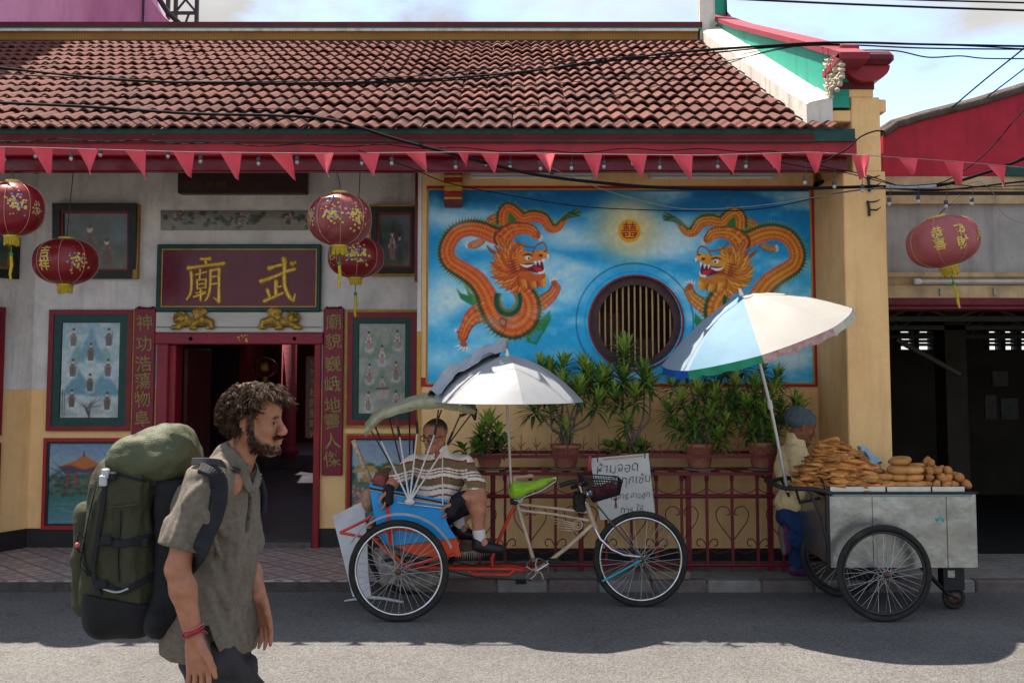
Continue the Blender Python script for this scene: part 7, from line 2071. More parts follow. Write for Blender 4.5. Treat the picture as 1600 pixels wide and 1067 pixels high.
MB().bbox(cx0 - .02, cx1 + .01, YC0 - .012, YC1 + .012, cz1, cz1 + .012, .003).build('cart_top', m_iron, cart)
MB().bbox(cx0 - .002, cx1 - .03, YC0 - .004, YC0 - .001, cz1 - .022, cz1 - .004, .001).build('top_trim', M('trim_greenish', (.20, .27, .24), .5, .3, 12, dirt=.7, dcol=(.12, .11, .1), dscale=12), cart)
m_tray = M('tray_steel', (.5, .5, .49), .35, .2, 6, metal=.8)
for (u0, u1) in ((1298, 1384), (1387, 1455), (1458, 1508)):
    a, b = P(u0, 766, YC0).x, P(u1, 766, YC0).x
    tr_ = MB(); z = cz1 + .013
    tr_.box(a, b, YC0 + .01, YC1 - .03, z, z + .006)
    for q in ((a, b, YC0 + .01, YC0 + .014), (a, b, YC1 - .034, YC1 - .03), (a, a + .004, YC0 + .015, YC1 - .035), (b - .004, b, YC0 + .015, YC1 - .035)): tr_.box(*q, z + .0065, z + .034)
    tr_.build('tray', m_tray, cart)
zt_ = cz1 + .02
a, b = P(1239, 738, YC1 - .1), P(1293, 775, YC0 + .02)
gu = [(cx0 - .015, YC0 + .01), (cx0 - .015, YC1 - .02)]
MB().prism([(cx0 - .01, YC0 + .0, cz1 + .0), (cx0 - .01, YC1 - .02, cz1 + .0), (cx0 - .03, YC1 - .02, cz1 + .14), (cx0 - .03, YC0 + .0, cz1 + .10)], (-.006, 0, 0)).build('end_guard', M('guard_brown', (.075, .05, .042), .45, .3, 6, metal=.5), cart)
# push handle
hz_ = P(1210, 758, 7.6).z; hx_ = P(1206, 757, 7.6).x
MB().tube(cr([(cx0 + .02, YC0 - .02, cz1 + .0), (cx0 - .10, YC0 + .0, cz1 + .03), (hx_ + .06, YC0 + .14, hz_ - .0), (hx_, YC0 + .24, hz_ + .015), (hx_, YC1 - .22, hz_ + .015), (hx_ + .06, YC1 - .12, hz_), (cx0 - .10, YC1 + .0, cz1 + .03), (cx0 + .02, YC1 + .02, cz1 + .0)], 5), .016, 8).build('push_handle', m_iron, cart)
for y in (YC0 - .018, YC1 + .018): MB().tube([(cx0 - .14, y, cz1 + .02), (cx0 - .06, y, cz1 - .16), (cx0 - .012, y, cz0 + .12)], .011, 6).build('handle_brace', m_iron, cart)
MB().tube([(cx0 - .20, YC0 + .12, hz_ + .005), (cx0 - .17, YC0 + .12, hz_ - .10), (cx0 - .02, YC0 + .14, cz1 - .05)], .012, 6).build('handle_brace', m_iron, cart)
cwx = P(1382, 893, 7.12).x; RC = .328
m_rimb = M('rim_black', (.03, .03, .032), .5, .3, 10)
wheel(cart, (cwx, 7.13, RC), RC, .022, 40, .024, m_rimb, .06)
wheel(cart, (cwx - .03, 8.14 - .25, RC), RC, .022, 40, .024, m_rimb, .05)
MB().tube([(cwx, 7.1, RC), (cwx - .03, 7.93, RC)], .014, 8).build('axle', m_iron, cart)
for y in (YC0 + .05, YC1 - .05): MB().box(cwx - .03, cwx + .03, y, y + .03, RC - .02, cz0 + .03).build('axle_mount', m_iron, cart)
kx = P(1490, 925, 7.5)
gk = G(1490, 945); ky = 7.5; kr = .085
MB().torus((kx.x, ky, kr), kr - .018, .018, 'y', 32, 8, .02).build('caster', m_tyre, cart)
MB().lathe([(.012, -.02), (.05, -.015), (.05, .015), (.012, .02)], (kx.x, ky, kr), 18, axis='y').build('caster_hub', M('hub_rust'), cart)
for s in (-.03, .03): MB().tube([(kx.x - .28, ky + s, cz0 + .02), (kx.x - .05, ky + s, kr + .03), (kx.x + .02, ky + s, kr)], .012, 6).build('caster_fork', m_iron, cart)
MB().box(kx.x - .09, kx.x + .06, ky - .05, ky + .05, kr + .06, cz0 + .03).build('caster_mount', m_iron, cart)
MB().box(kx.x - .06, kx.x - .01, ky - .053, ky - .0505, cz0 - .10, cz0 - .05).build('mount_plate', m_zinc, cart)
# small turquoise sticker of a car on the panel
q = P(1469, 811, YC0 - .002); sk = MB()
sk.box(q.x - .034, q.x + .034, YC0 - .0025, YC0 - .001, q.z - .006, q.z + .005); sk.prism([(q.x - .016, YC0 - .001, q.z + .005), (q.x - .010, YC0 - .001, q.z + .014), (q.x + .012, YC0 - .001, q.z + .014), (q.x + .02, YC0 - .001, q.z + .005)], (0, -.0015, 0))
sk.build('car_sticker', M('sticker_turquoise', (.03, .30, .30), .5, .3, 60, dirt=.8, dcol=(.25, .25, .25), dscale=60), cart)
q2 = MB()
for dx in (-.02, .02): q2.torus((q.x + dx, YC0 - .003, q.z - .009), .007, .0018, 'y', 14, 4, .001)
q2.build('car_sticker', M('sticker_turquoise'), cart)

# ------------------------------------------------------------------ fried snacks
m_fl = M('fritter_gold', (.52, .225, .062), .6, .35, 14, .5, 60, dirt=.9, dcol=(.20, .065, .018), dscale=9, orand=.42)
m_bun = M('bun_gold', (.52, .25, .075), .5, .25, 10, .3, 50, dirt=.5, dcol=(.32, .12, .035), dscale=8, orand=.22)
m_bal = M('ball_brown', (.48, .21, .065), .55, .3, 14, .4, 60, dirt=.4, dcol=(.2, .07, .02), dscale=10, orand=.22)
def snack_mesh(kind, seed):
    rr = random.Random(seed); mb = MB(); n = 12
    if kind == 'flat':
        ph = [rr.uniform(0, 6.28) for _ in range(4)]; ex = rr.uniform(.75, 1.0); bend = rr.uniform(-.012, .02)
        v = []; rings = [(0, .014), (.6, .016), (.88, .013), (1, .002), (.9, -.008), (.5, -.010), (0, -.010)]
        for (r, z) in rings:
            for k in range(n):
                a = 2 * math.pi * k / n
                R = .098 * r * (1 + .10 * math.sin(2 * a + ph[0]) + .09 * math.sin(3 * a + ph[1]) + .05 * math.sin(5 * a + ph[2]))
                x, y = R * math.cos(a), R * math.sin(a) * ex
                v.append((x, y, z * (1 + .5 * math.sin(3 * a + ph[3]) * r) + bend * (r * math.cos(a)) ** 2 * 1.5 + rr.uniform(-.0015, .0015)))
        f = [(i * n + k, i * n + (k + 1) % n, (i + 1) * n + (k + 1) % n, (i + 1) * n + k) for i in range(6) for k in range(n)]
        f = [q[::-1] for q in f]
        mb.add(v, f, True)
    elif kind == 'bun':
        ph = rr.uniform(0, 6); v = []
        for i in range(9):
            th = math.pi * i / 8
            for k in range(n):
                a = 2 * math.pi * k / n; s = math.sin(th) ** .75
                dim = 1 - .45 * max(0, 1 - s * 1.6) if i < 4 else 1
                v.append((.088 * s * math.cos(a) * (1 + .05 * math.sin(2 * a + ph)), .07 * s * math.sin(a), .031 * math.cos(th) * dim + rr.uniform(-.001, .001)))
        f = [(i * n + k, (i + 1) * n + k, (i + 1) * n + (k + 1) % n, i * n + (k + 1) % n) for i in range(8) for k in range(n)]
        mb.add(v, f, True)
    else:
        ph = rr.uniform(0, 6); v = []; n = 10
        for i in range(8):
            th = math.pi * i / 7
            for k in range(n):
                a = 2 * math.pi * k / n; s = math.sin(th)
                w = 1 + .10 * math.sin(3 * a + ph + th * 2) + rr.uniform(-.03, .03)
                v.append((.046 * s * math.cos(a) * w, .038 * s * math.sin(a) * w, .034 * math.cos(th) * w))
        f = [(i * n + k, (i + 1) * n + k, (i + 1) * n + (k + 1) % n, i * n + (k + 1) % n) for i in range(7) for k in range(n)]
        mb.add(v, f, True)
    return mb.mesh(kind)
def snacks(kind, name, label, cat, group, mat, places):
    ms = [snack_mesh(kind, 100 + i) for i in range(7)]
    for m_ in ms: m_.materials.append(mat)
    for i, (loc, rot, s) in enumerate(places):
        o = link(name, ms[i % 7], None, None, loc); o.rotation_euler = rot; o.scale = (s, s, s); WLOC[o] = Vector(loc)
        tag(o, label, cat, group)
rs = random.Random(21)
pl = []
hx0, hx1 = P(1262, 760, 7.5).x, P(1392, 760, 7.5).x
xpk = P(1300, 700, 7.6).x; zpk = P(1300, 690, 7.6).z
lev = np.arange(zt_ + .01, zpk, .0125)
for li, z in enumerate(lev):
    t = (z - zt_) / (zpk - zt_)
    xa = cx0 - .12 + (xpk - cx0 + .12) * t * .92; xb = hx1 - (hx1 - xpk) * (t ** 1.15)
    yc, dy = 7.60, .24 * (1 - t) + .04
    per = 2 * ((xb - xa) + 2 * dy); k = max(1, int((xb - xa) / .08))
    for j in range(k + 1):
        x = xa + (xb - xa) * (j + rs.uniform(-.2, .2)) / max(k, 1)
        for sgn in ((-1, 1) if t < .8 else (-1,)):
            if sgn == 1 and rs.random() < .55: continue
            e = 1 - (2 * (x - (xa + xb) / 2) / max(.05, xb - xa)) ** 2
            y = yc + sgn * dy * (max(.15, e) ** .5) + rs.uniform(-.02, .02)
            pl.append(((x, max(y, YC0 + .075), z + rs.uniform(-.004, .006)), (rs.gauss(.10, .12), rs.gauss(0, .16), rs.uniform(0, 6.28)), rs.uniform(.62, 1.0)))
snacks('flat', 'fritter', 'flat golden fried fritter in the tall heap on the food cart', 'fritter', 'flat fritters heaped on the cart', m_fl, pl[:260])
print('fritters', len(pl))
pl = []
for c_, (u, top_v) in enumerate(((1356, 728), (1381, 732), (1403, 718), (1425, 722), (1441, 742))):
    for r in range(3):
        x = P(u, 760, 7.42 + r * .13).x; y = 7.40 + r * .12
        z = zt_ + .032; zz_ = P(u, top_v, 7.4).z - (0 if r else .02)
        while z < zz_ - .02:
            if not (r == 2 and z < zz_ - .07): pl.append(((x + rs.uniform(-.010, .010), y + rs.uniform(-.01, .01), z), (rs.gauss(0, .07), rs.gauss(0, .07), rs.uniform(-.4, .4)), rs.uniform(.88, 1.02)))
            z += .050
snacks('bun', 'fried_bun', 'round sugared fried bun stacked in a column on the food cart', 'bun', 'buns stacked on the cart', m_bun, pl)
pl = []
for (u, n_) in ((1448, 4), (1462, 3), (1476, 3), (1490, 2), (1503, 1)):
    for r in range(4):
        for k_ in range(n_ if r in (0, 1) else max(1, n_ - 1)):
            pl.append(((P(u, 760, 7.4).x + rs.uniform(-.015, .015) + (.02 if k_ % 2 else 0), 7.36 + r * .075 + rs.uniform(-.01, .01), zt_ + .034 + k_ * .050), (rs.uniform(-1, 1), rs.uniform(-1, 1), rs.uniform(0, 6)), rs.uniform(.7, .98)))
snacks('ball', 'dough_ball', 'small brown fried dough ball piled at the low end of the cart', 'dough ball', 'dough balls piled on the cart', m_bal, pl)
a = P(1345, 713, 7.8)
bg_ = MB().grid(lambda i, j: (a.x + i * .16 + .01 * math.sin(j * 9), 7.8 + j * .10, a.z + .03 + .03 * math.sin(i * 8 + j * 5) - .10 * i + .05 * j), 12, 8)
bg_.build('plastic_bag', M('plastic_blue', (.30, .48, .60), .25, .2, 20), None, label='pale blue plastic bag lying behind the heap of fritters', cat='bag')

# ------------------------------------------------------------------ cart umbrella
cu_ = thing('cart_umbrella', 'tilted beach umbrella with blue and white panels fixed to the food cart', 'umbrella', P(1230, 770, 7.62))
C = P(1180, 527, 7.45); Aq = P(1156, 460, 7.45)
ax = (Aq - C).normalized() + Vector((0, -.13, 0))
mU = [M('panel_blue', (.012, .10, .42), .6, .1, 6), M('panel_pale', (.21, .27, .33), .6, .1, 6), M('panel_sky', (.085, .20, .28), .6, .12, 5), M('panel_white', (.31, .295, .27), .6, .06, 5, dirt=.3, dcol=(.29, .25, .22), dscale=4), M('panel_green', (.02, .26, .14), .5, .15, 10), M('panel_pink', (.40, .17, .16), .6, .2, 25, col2=(.5, .36, .33)), M('panel_cream', (.50, .48, .40), .6, .15, 10)]
# panels counted from the viewer toward the right
order = [3, 3, 2, 3, 0, 0, 1, 2]; vord = [5, 6, 4, 5, 0, 0, 0, 4]
umbrella(cu_, C, ax, 152 * 7.45 / FPX, (Aq - C).length * .98, 8, [mU[i] for i in order], .055, [mU[i] for i in vord], .03, sub=8, ref=(-.24, -1, 0), pw=1.55)
pb_ = P(1231, 768, 7.62); tp2 = C + ax.normalized() * .2
MB().tube([pb_, P(1205, 640, 7.55), tp2], .0125, 10).build('pole', M('pole_alu', (.55, .55, .54), .3, .1, 10, metal=.6), cu_)
q = P(1202, 632, 7.545); MB().tube([q + Vector((0, 0, .03)), q + Vector((.012, 0, -.03))], .018, 10).build('pole_joint', m_fix, cu_)

# ================================================================== small things on the ground
c = G(1049, 900, .0)
MB().bbox(P(1017, 890, 8.05).x, P(1079, 890, 8.05).x, 8.06, 8.13, PAVE, PAVE + .06, .008).build('timber_block', M('timber_old', (.24, .17, .12), .9, .4, 8, .5, 40, stretch=(.3, 1, 1), dirt=.7, dcol=(.06, .04, .03), dscale=8), None, label='weathered timber block lying on the kerb behind the trishaw wheel', cat='timber block')
g0, g1, g2 = G(538, 941), G(575, 937), G(630, 943)
MB().tube([g0 + Vector((0, 0, .012)), g1 + Vector((0, 0, .02)), G(600, 938) + Vector((0, 0, .015)), g2 + Vector((0, 0, .012))], [.006, .014, .012, .009], 8).build('plastic_strip', M('plastic_white', (.6, .6, .6), .5, .1, 10), None, label='twisted white plastic strip lying on the road under the trishaw wheel', cat='litter')
g = G(123, 946)
MB().tube([g + Vector((-.03, 0, .004)), g + Vector((0, .01, .008)), g + Vector((.03, -.005, .004))], [.003, .006, .003], 6).build('dry_leaf', M('leaf_dry', (.45, .40, .2), .7), None, label='small dry leaf lying on the road behind the backpacker', cat='leaf')

rg = random.Random(11); gr = MB()
for i in range(700):
    u = rg.random()
    if u < .6: x, y = rg.uniform(-4.2, 4.3), Y_KERB - abs(rg.gauss(0, .06)) - .01
    else: x, y = rg.uniform(-4.2, 4.3), rg.uniform(5.4, Y_KERB)
    r = rg.uniform(.002, .007); z = gz(x, y) + r * .4
    gr.add([(x + r * math.cos(a) * rg.uniform(.7, 1.3), y + r * math.sin(a) * rg.uniform(.7, 1.3), z - r * .4) for a in (0, 1.57, 3.14, 4.71)] + [(x, y, z + r * .5)], [(0, 1, 4), (1, 2, 4), (2, 3, 4), (3, 0, 4)])
gr.build('gutter_grit', M('grit', (.13, .115, .10), .9, .5, 40), None, kind='stuff', label='loose grit scattered on the road and along the kerb', cat='grit')
# ================================================================== people
def proj(pos):
    d = pos - np.array((0, 0, CAMH))
    cz = d[:, 1] * math.cos(PITCH) + d[:, 2] * math.sin(PITCH); cy = -d[:, 1] * math.sin(PITCH) + d[:, 2] * math.cos(PITCH)
    return 800 + FPX * d[:, 0] / cz, PRINC - FPX * cy / cz
def surf_at(pos, u, v, r=5):
    U, V = proj(pos); m = np.hypot(U - u, V - v)
    k = np.where(m < r)[0]
    if len(k) == 0: k = np.array([m.argmin()])
    return Vector(pos[k[pos[k, 1].argmin()]])
def ribbon(mb, pts, wid, nrm, th=.006):
    """flat band along pts; nrm: outward normals"""
    n = len(pts); v = []; f = []
    for i in range(n):
        t = (pts[min(i + 1, n - 1)] - pts[max(i - 1, 0)]).normalized(); nn = nrm[i].normalized(); s = t.cross(nn).normalized()
        w = wid[i] if hasattr(wid, '__len__') else wid
        for a, b in ((-1, 0), (-.8, 1), (.8, 1), (1, 0), (.8, -.6), (-.8, -.6)): v.append(pts[i] + s * (w * a) + nn * (th * b))
    for i in range(n - 1):
        for k in range(6): f.append((i * 6 + k, i * 6 + (k + 1) % 6, (i + 1) * 6 + (k + 1) % 6, (i + 1) * 6 + k))
    f += [tuple(range(5, -1, -1)), tuple(range((n - 1) * 6, n * 6))]
    mb.add(v, f, False)
def frame_of(fwd, up=(0, 0, 1)):
    x = Vector(fwd).normalized(); z = Vector(up); y = z.cross(x).normalized(); z = x.cross(y).normalized()
    return Matrix((x, y, z)).transposed()           # columns: forward, left, up
def head(F, c, R, s=1.0, k=.012, ears=True):
    L = lambda x, y, z: tuple(Vector(c) + R @ Vector((x * s, y * s, z * s)))
    Rn = np.array(R)
    E = lambda p, r, kk=k, op='add': F.ell(L(*p), tuple(q * s for q in r), kk * s, op, Rn)
    Cp = lambda a, b, r0, r1, kk=k, op='add': F.cap(L(*a), L(*b), r0 * s, r1 * s, kk * s, op)
    E((-.014, 0, .036), (.100, .077, .088))
    E((.028, 0, -.028), (.060, .060, .088), .03)
    E((.045, 0, .045), (.050, .062, .050), .03)
    for y in (-1, 1):
        Cp((.0, y * .056, -.055), (.066, y * .012, -.102), .018, .022, .03)
        E((.062, y * .040, -.028), (.026, .024, .024), .02)
        Cp((.083, y * .012, .012), (.074, y * .046, .010), .011, .010, .014)
        E((.094, y * .032, -.008), (.018, .017, .012), .010, 'sub')
        E((.106, y * .0125, -.044), (.013, .009, .009), .008)
        if ears:
            F.ell(L(-.008, y * .079, -.008), (.019 * s, .008 * s, .033 * s), .006 * s, 'add', Rn); E((-.002, y * .087, -.006), (.009, .006, .018), .004, 'sub')
    for y in (-1, 1): Cp((.0885, y * .020, .0045), (.082, y * .046, .0025), .0045, .004, .006)
    E((.080, 0, -.104), (.022, .026, .018), .02)
    Cp((.090, 0, .006), (.117, 0, -.036), .009, .0115, .012)
    Cp((.097, -.020, -.066), (.097, .020, -.066), .0075, .0075, .010); E((.101, 0, -.066), (.010, .016, .006), .006)
    E((.098, 0, -.079), (.010, .018, .0065), .006)
    F.cap(L(.112, -.016, -.0722), L(.112, .016, -.0722), .0035 * s, .0035 * s, .003 * s, 'sub')
    return L
def eyes(t, c, R, s=1.0):
    L = lambda x, y, z: Vector(c) + R @ Vector((x * s, y * s, z * s))
    for y in (-1, 1):
        e = MB().ell(L(.0772, y * .032, -.0075), (.0122 * s,) * 3, 12, 8).build('eye', M('eye_white', (.22, .19, .17), .35, .05, 10), t)
        MB().ell(L(.0846, y * .0355, -.0066), (.0064 * s,) * 3, 8, 6).build('iris', M('iris_dark', (.02, .012, .008), .15), e)
def hand(F, w, d, th, curl=.35, s=1.0, k=.004):
    """w wrist, d direction of the fingers, th direction of the thumb side; palm faces d x th"""
    d = Vector(d).normalized(); th = Vector(th); th = (th - d * th.dot(d)).normalized(); pn = d.cross(th).normalized()
    w = Vector(w)
    for o, r in ((-.026, .0155), (-.008, .017), (.010, .017), (.026, .016)):
        F.cap(w + th * o * .7 * s + d * .012 * s, w + th * o * s + d * .082 * s, r * s * 1.05, r * s * .92, .012, 'add', (pn, 1.25))
    for i, (o, L) in enumerate(((.031, .070), (.0105, .080), (-.0105, .074), (-.031, .058))):
        p = w + th * o * s + d * .086 * s; a = curl * (.6 + .2 * i); q = d + th * (o * 1.8)
        for j, (f, r0, r1) in enumerate(((.44, .0088, .0082), (.31, .0082, .0074), (.25, .0074, .0060))):
            q = (q.normalized() * math.cos(a) + pn * math.sin(a)); n_ = p + q.normalized() * (L * f * s)
            F.cap(p, n_, r0 * s, r1 * s, k); p = n_
    p = w + th * .026 * s + d * .022 * s + pn * .006 * s; q = (d * .65 + th * .62 + pn * .35).normalized()
    for f, r0, r1 in ((.040, .0145, .0115), (.032, .0108, .0098), (.026, .0096, .0070)):
        n_ = p + q * (f * s); F.cap(p, n_, r0 * s, r1 * s, .006); p = n_; q = (q * .8 + d * .45).normalized()
SK = np.array((160, 108, 82)) / 255.
m_skin = M('skin', (1, 1, 1), .48, .10, 30, .12, 180, attr=True)
def sm(x, a, b): return np.clip((x - a) / (b - a), 0, 1)

# ------------------------------------------------------------------ backpacker
YW = 3.45
def Q(u, v, dy=0.0): return P(u, v, YW + dy)
bp = thing('person', 'bearded walker in a taupe shirt carrying a large green backpack along the road', 'person', (Q(345, 900).x, YW, 0))
HC = Q(397, 656); HR = frame_of((1, -.10, -.04)); HS = .915
F = Field((Q(240, 900).x - .06, YW - .36, .02), (Q(470, 900).x + .06, YW + .34, 1.78), .0045)
L = head(F, HC, HR, HS)
F.chain([L(-.022, 0, -.06), L(-.050, 0, -.135), Q(364, 742)], [.047, .047, .06], .03)
F.cap(Q(358, 756, -.10), Q(358, 756, .12), .042, .042, .04)
TY = Matrix.Rotation(math.radians(-24), 3, 'Z'); TYn = np.array(TY)
F.ell(Q(345, 800), (.085, .15, .15), .04, 'add', TYn); F.ell(Q(340, 915), (.06, .10, .15), .04, 'add', TYn)
sh, el, wr = Q(318, 755, -.20), Q(277, 888, -.25), Q(303, 995, -.25)
F.chain([sh, sh * .5 + el * .5 + Vector((-.005, 0, 0)), el, el * .7 + wr * .3 + Vector((.004, -.004, 0)), wr], [.054, .043, .035, .039, .0255], .02)
hand(F, wr + Vector((.002, 0, -.012)), (.16, .02, -1), (1, -.25, .1), .30, 1.02)
sh2, el2, wr2 = Q(372, 757, .17), Q(380, 872, .20), Q(404, 930, .05)
F.chain([sh2, el2, el2 * .6 + wr2 * .4, wr2], [.054, .04, .041, .027], .02)
hand(F, wr2 + Vector((.004, 0, -.008)), (.22, -.12, -1), (.8, -.6, .1), .22, 1.0)
hn, hf_ = Q(330, 1000, -.09), Q(348, 1000, .09)
kn, kf = Vector((hn.x - .03, YW - .10, .50)), Vector((hf_.x + .14, YW + .09, .52))
an, af = Vector((kn.x - .20, YW - .10, .13)), Vector((kf.x + .05, YW + .09, .09))
F.chain([hn + Vector((0, .03, -.10)), kn, an], [.055, .05, .04], .02); F.chain([hf_ + Vector((0, -.02, -.10)), kf, af], [.055, .05, .04], .02); F.cap(Q(340, 960), hn + Vector((0, .05, -.10)), .05, .05, .03); F.cap(Q(340, 960), hf_ + Vector((0, -.05, -.10)), .05, .05, .03)
def bcol(p):
    l = (p - np.array(HC)) @ np.array(HR) / HS
    x, y, z = l[:, 0], l[:, 1], l[:, 2]
    c = np.tile(SK, (len(p), 1)); n = vn3(p * 60, 3)
    c = c * (.93 + .14 * n[:, None])
    on = (z > -.17) & (p[:, 2] > 1.4)
    red = on * np.clip(1 - np.hypot(x - .115, z + .04) / .03, 0, 1) * .35 + on * np.clip(1 - np.hypot(x + .008, z + .008) / .035, 0, 1) * .3
    c = c * (1 - red[:, None]) + np.array((190, 96, 84)) / 255. * red[:, None]
    fr = vn3(p * 140, 9) * .5 + .5 * vn3(p * 420, 5)
    beard = on * sm(x, -.004, .012) * sm(-z - .72 * np.clip(x, 0, 1), .022, .036) * sm(z, -.135, -.112) * (1 - .85 * np.clip(1 - np.hypot(x - .055, z + .062) / .026, 0, 1))
    beard = np.maximum(beard, on * np.clip(1.1 - np.abs(z + .0575 + .12 * np.abs(y)) / .0075, 0, 1) * (x > .080) * (x < .1085) * 1.3)
    beard = np.maximum(beard, on * np.clip(1.3 - np.hypot((x - .085) / .02, (z + .100) / .02), 0, 1) * (z < -.086))
    beard = np.maximum(beard, on * sm(x, -.004, .004) * (x < .024) * (z > -.05) * (z < .03) * (np.abs(y) > .06))
    lip = on * (x > .094) * np.clip(1 - np.hypot((z + .073) / .013, y / .024), 0, 1)
    beard = np.clip(beard, 0, 1) * (1 - np.clip(lip * 2, 0, 1)) * np.clip(.18 + 1.05 * fr, 0, 1)
    c = c * (1 - beard[:, None]) + np.array((40, 27, 22)) / 255. * beard[:, None]
    c = c * (1 - .8 * lip[:, None]) + np.array((168, 92, 88)) / 255. * .8 * lip[:, None]
    brow = on * np.clip(1.25 - np.hypot((z - .014 + .15 * (np.abs(y) - .03)) / .007, (np.abs(y) - .031) / .021), 0, 1) * (x > .066)
    c = c * (1 - brow[:, None]) + np.array((38, 26, 22)) / 255. * brow[:, None]
    return np.clip(c, 0, 1)
body = F.build('body', m_skin, bp, bcol)
eyes(bp, HC, HR, HS)
# hair
m_hair = M('hair_brown', (.022, .012, .007), .5, .5, 55, spec=.12, col2=(.085, .044, .023))
hL = lambda x, y, z: Vector(HC) + HR @ (Vector((x, y, z)) * HS)
F = Field(tuple(Vector(HC) - Vector((.16, .14, .14))), tuple(Vector(HC) + Vector((.16, .14, .18))), .0055)
F.ell(hL(-.017, 0, .047), (.103 * HS, .083 * HS, .086 * HS), .01, 'add', np.array(HR)); F.ell(hL(-.048, 0, .0), (.066 * HS, .077 * HS, .082 * HS), .02, 'add', np.array(HR))
F.ell(hL(.115, 0, -.045), (.10, .12, .115), .01, 'sub', np.array(HR))
for y in (-1, 1): F.ell(hL(.012, y * .09, -.02), (.036, .04, .046), .008, 'sub', np.array(HR))
F.warp(.010, 38, 3); F.warp(.006, 85, 7)
F.build('hair', m_hair, bp)
rh = random.Random(5)
lk = MB()
cnt = 0
while cnt < 520:
    a = rh.uniform(0, 2 * math.pi); zc_ = rh.uniform(-.75, 1); rr_ = math.sqrt(1 - zc_ * zc_)
    n_ = Vector((rr_ * math.cos(a), rr_ * math.sin(a), zc_))
    p = Vector((-.018 + .100 * n_.x, .084 * n_.y, .046 + .088 * n_.z))
    if p.x > .035 and p.z < .074: continue
    if p.x > -.012 and p.z < .030: continue
    if p.x <= -.012 and p.z < -.020 - .3 * (-.012 - p.x): 
        if p.x > -.06 or p.z < -.075: continue
    cnt += 1
    fl = Vector((.25 + p.x * 4.5, n_.y * .6, -.35 + p.x * 2.5 if p.x < .03 else .15 - .4 * rh.random()))
    if p.z < .02: fl = Vector((-.25, n_.y * .5, -1.0))
    Ln = rh.uniform(.038, .070) * (1 if p.x > -.03 else .62) * (1.15 if p.x > .03 else 1)
    d = (n_ * .75 + fl.normalized() * .85).normalized()
    s1 = d.cross(Vector((0, 0, 1)) if abs(d.z) < .9 else Vector((1, 0, 0))).normalized(); s2 = d.cross(s1)
    ph = rh.uniform(0, 6.28); wv = rh.uniform(.8, 1.5); am = rh.uniform(.006, .013)
    pts = []
    for i in range(8):
        t = i / 7
        g = d * (Ln * t) + fl.normalized() * (Ln * .5 * t * t) - n_ * (Ln * .55 * t * t) + Vector((0, 0, -.012 * t * t))
        pts.append(hL(*(p + n_ * .002 + g + (s1 * math.cos(ph + wv * 6.28 * t) + s2 * math.sin(ph + wv * 6.28 * t)) * am * min(1, t * 2.2))))
    for k_ in range(8):
        of = (s1 * rh.gauss(0, .0030) + s2 * rh.gauss(0, .0030)); r0 = rh.uniform(.0006, .0013); e_ = rh.uniform(.8, 1.12)
        lk.tube([q + (HR @ of) * (.6 + .8 * i / 7) * (1 - .3 * i / 7) + (pts[-1] - pts[0]) * ((e_ - 1) * i / 7) for i, q in enumerate(pts)], [r0 * w_ for w_ in (.8, 1.1, 1.1, 1, .95, .8, .6, .25)], 3, cap=False)
lk.build('hair_locks', m_hair, bp, kind='stuff')
bd_ = MB()
bpos = np.array([tuple(v.co) for v in body.data.vertices]) + np.array(WLOC[bp])
ll = (bpos - np.array(HC)) @ np.array(HR) / HS
bc = bcol(bpos); dark = np.where((bc.sum(1) < .85) & (ll[:, 2] < -.03) & (ll[:, 2] > -.14) & (ll[:, 0] > -.01))[0]
bn = np.array([tuple(v.normal) for v in body.data.vertices])
for i in rh.sample(list(dark), min(900, len(dark))):
    p = Vector(bpos[i]); n_ = Vector(bn[i]); dd = (n_ * .6 + Vector((.25, rh.uniform(-.4, .4), -.8))).normalized()
    l_ = rh.uniform(.005, .010)
    bd_.tube([p, p + dd * l_ * .6 + n_ * .001, p + dd * l_], [.0011, .0009, .0003], 3, cap=False)
bd_.build('beard', m_hair, bp, kind='stuff')

# shirt
m_shirt = M('shirt_taupe', (.15, .126, .098), .88, .25, 60, .3, 260, wave=('Z', 9, .22, (.175, .142, .11)), stretch=(1, 1, 1.3), dirt=.5, dcol=(.105, .088, .068), dscale=9)
F = Field((Q(235, 900).x - .06, YW - .36, Q(0, 1045).z), (Q(430, 900).x + .06, YW + .34, Q(0, 690).z), .005)
F.ell(Q(341, 798), (.113, .190, .155), .02, 'add', TYn)
F.ell(Q(338, 880), (.108, .165, .17), .06, 'add', TYn)
F.ell(Q(330, 970), (.116, .172, .14), .06, 'add', TYn)
F.ell(Q(330, 1004), (.118, .178, .13), .05, 'add', TYn)
F.cap(Q(333, 752, -.16), Q(372, 752, .16), .062, .062, .05)
F.cap(Q(362, 752), Q(370, 722), .084, .074, .03)
for (a, b, r0, r1) in ((sh + Vector((0, .01, .0)), sh * .22 + el * .78, .066, .074), (sh2, sh2 * .25 + el2 * .75, .066, .07)): F.cap(a, b, r0, r1, .035)
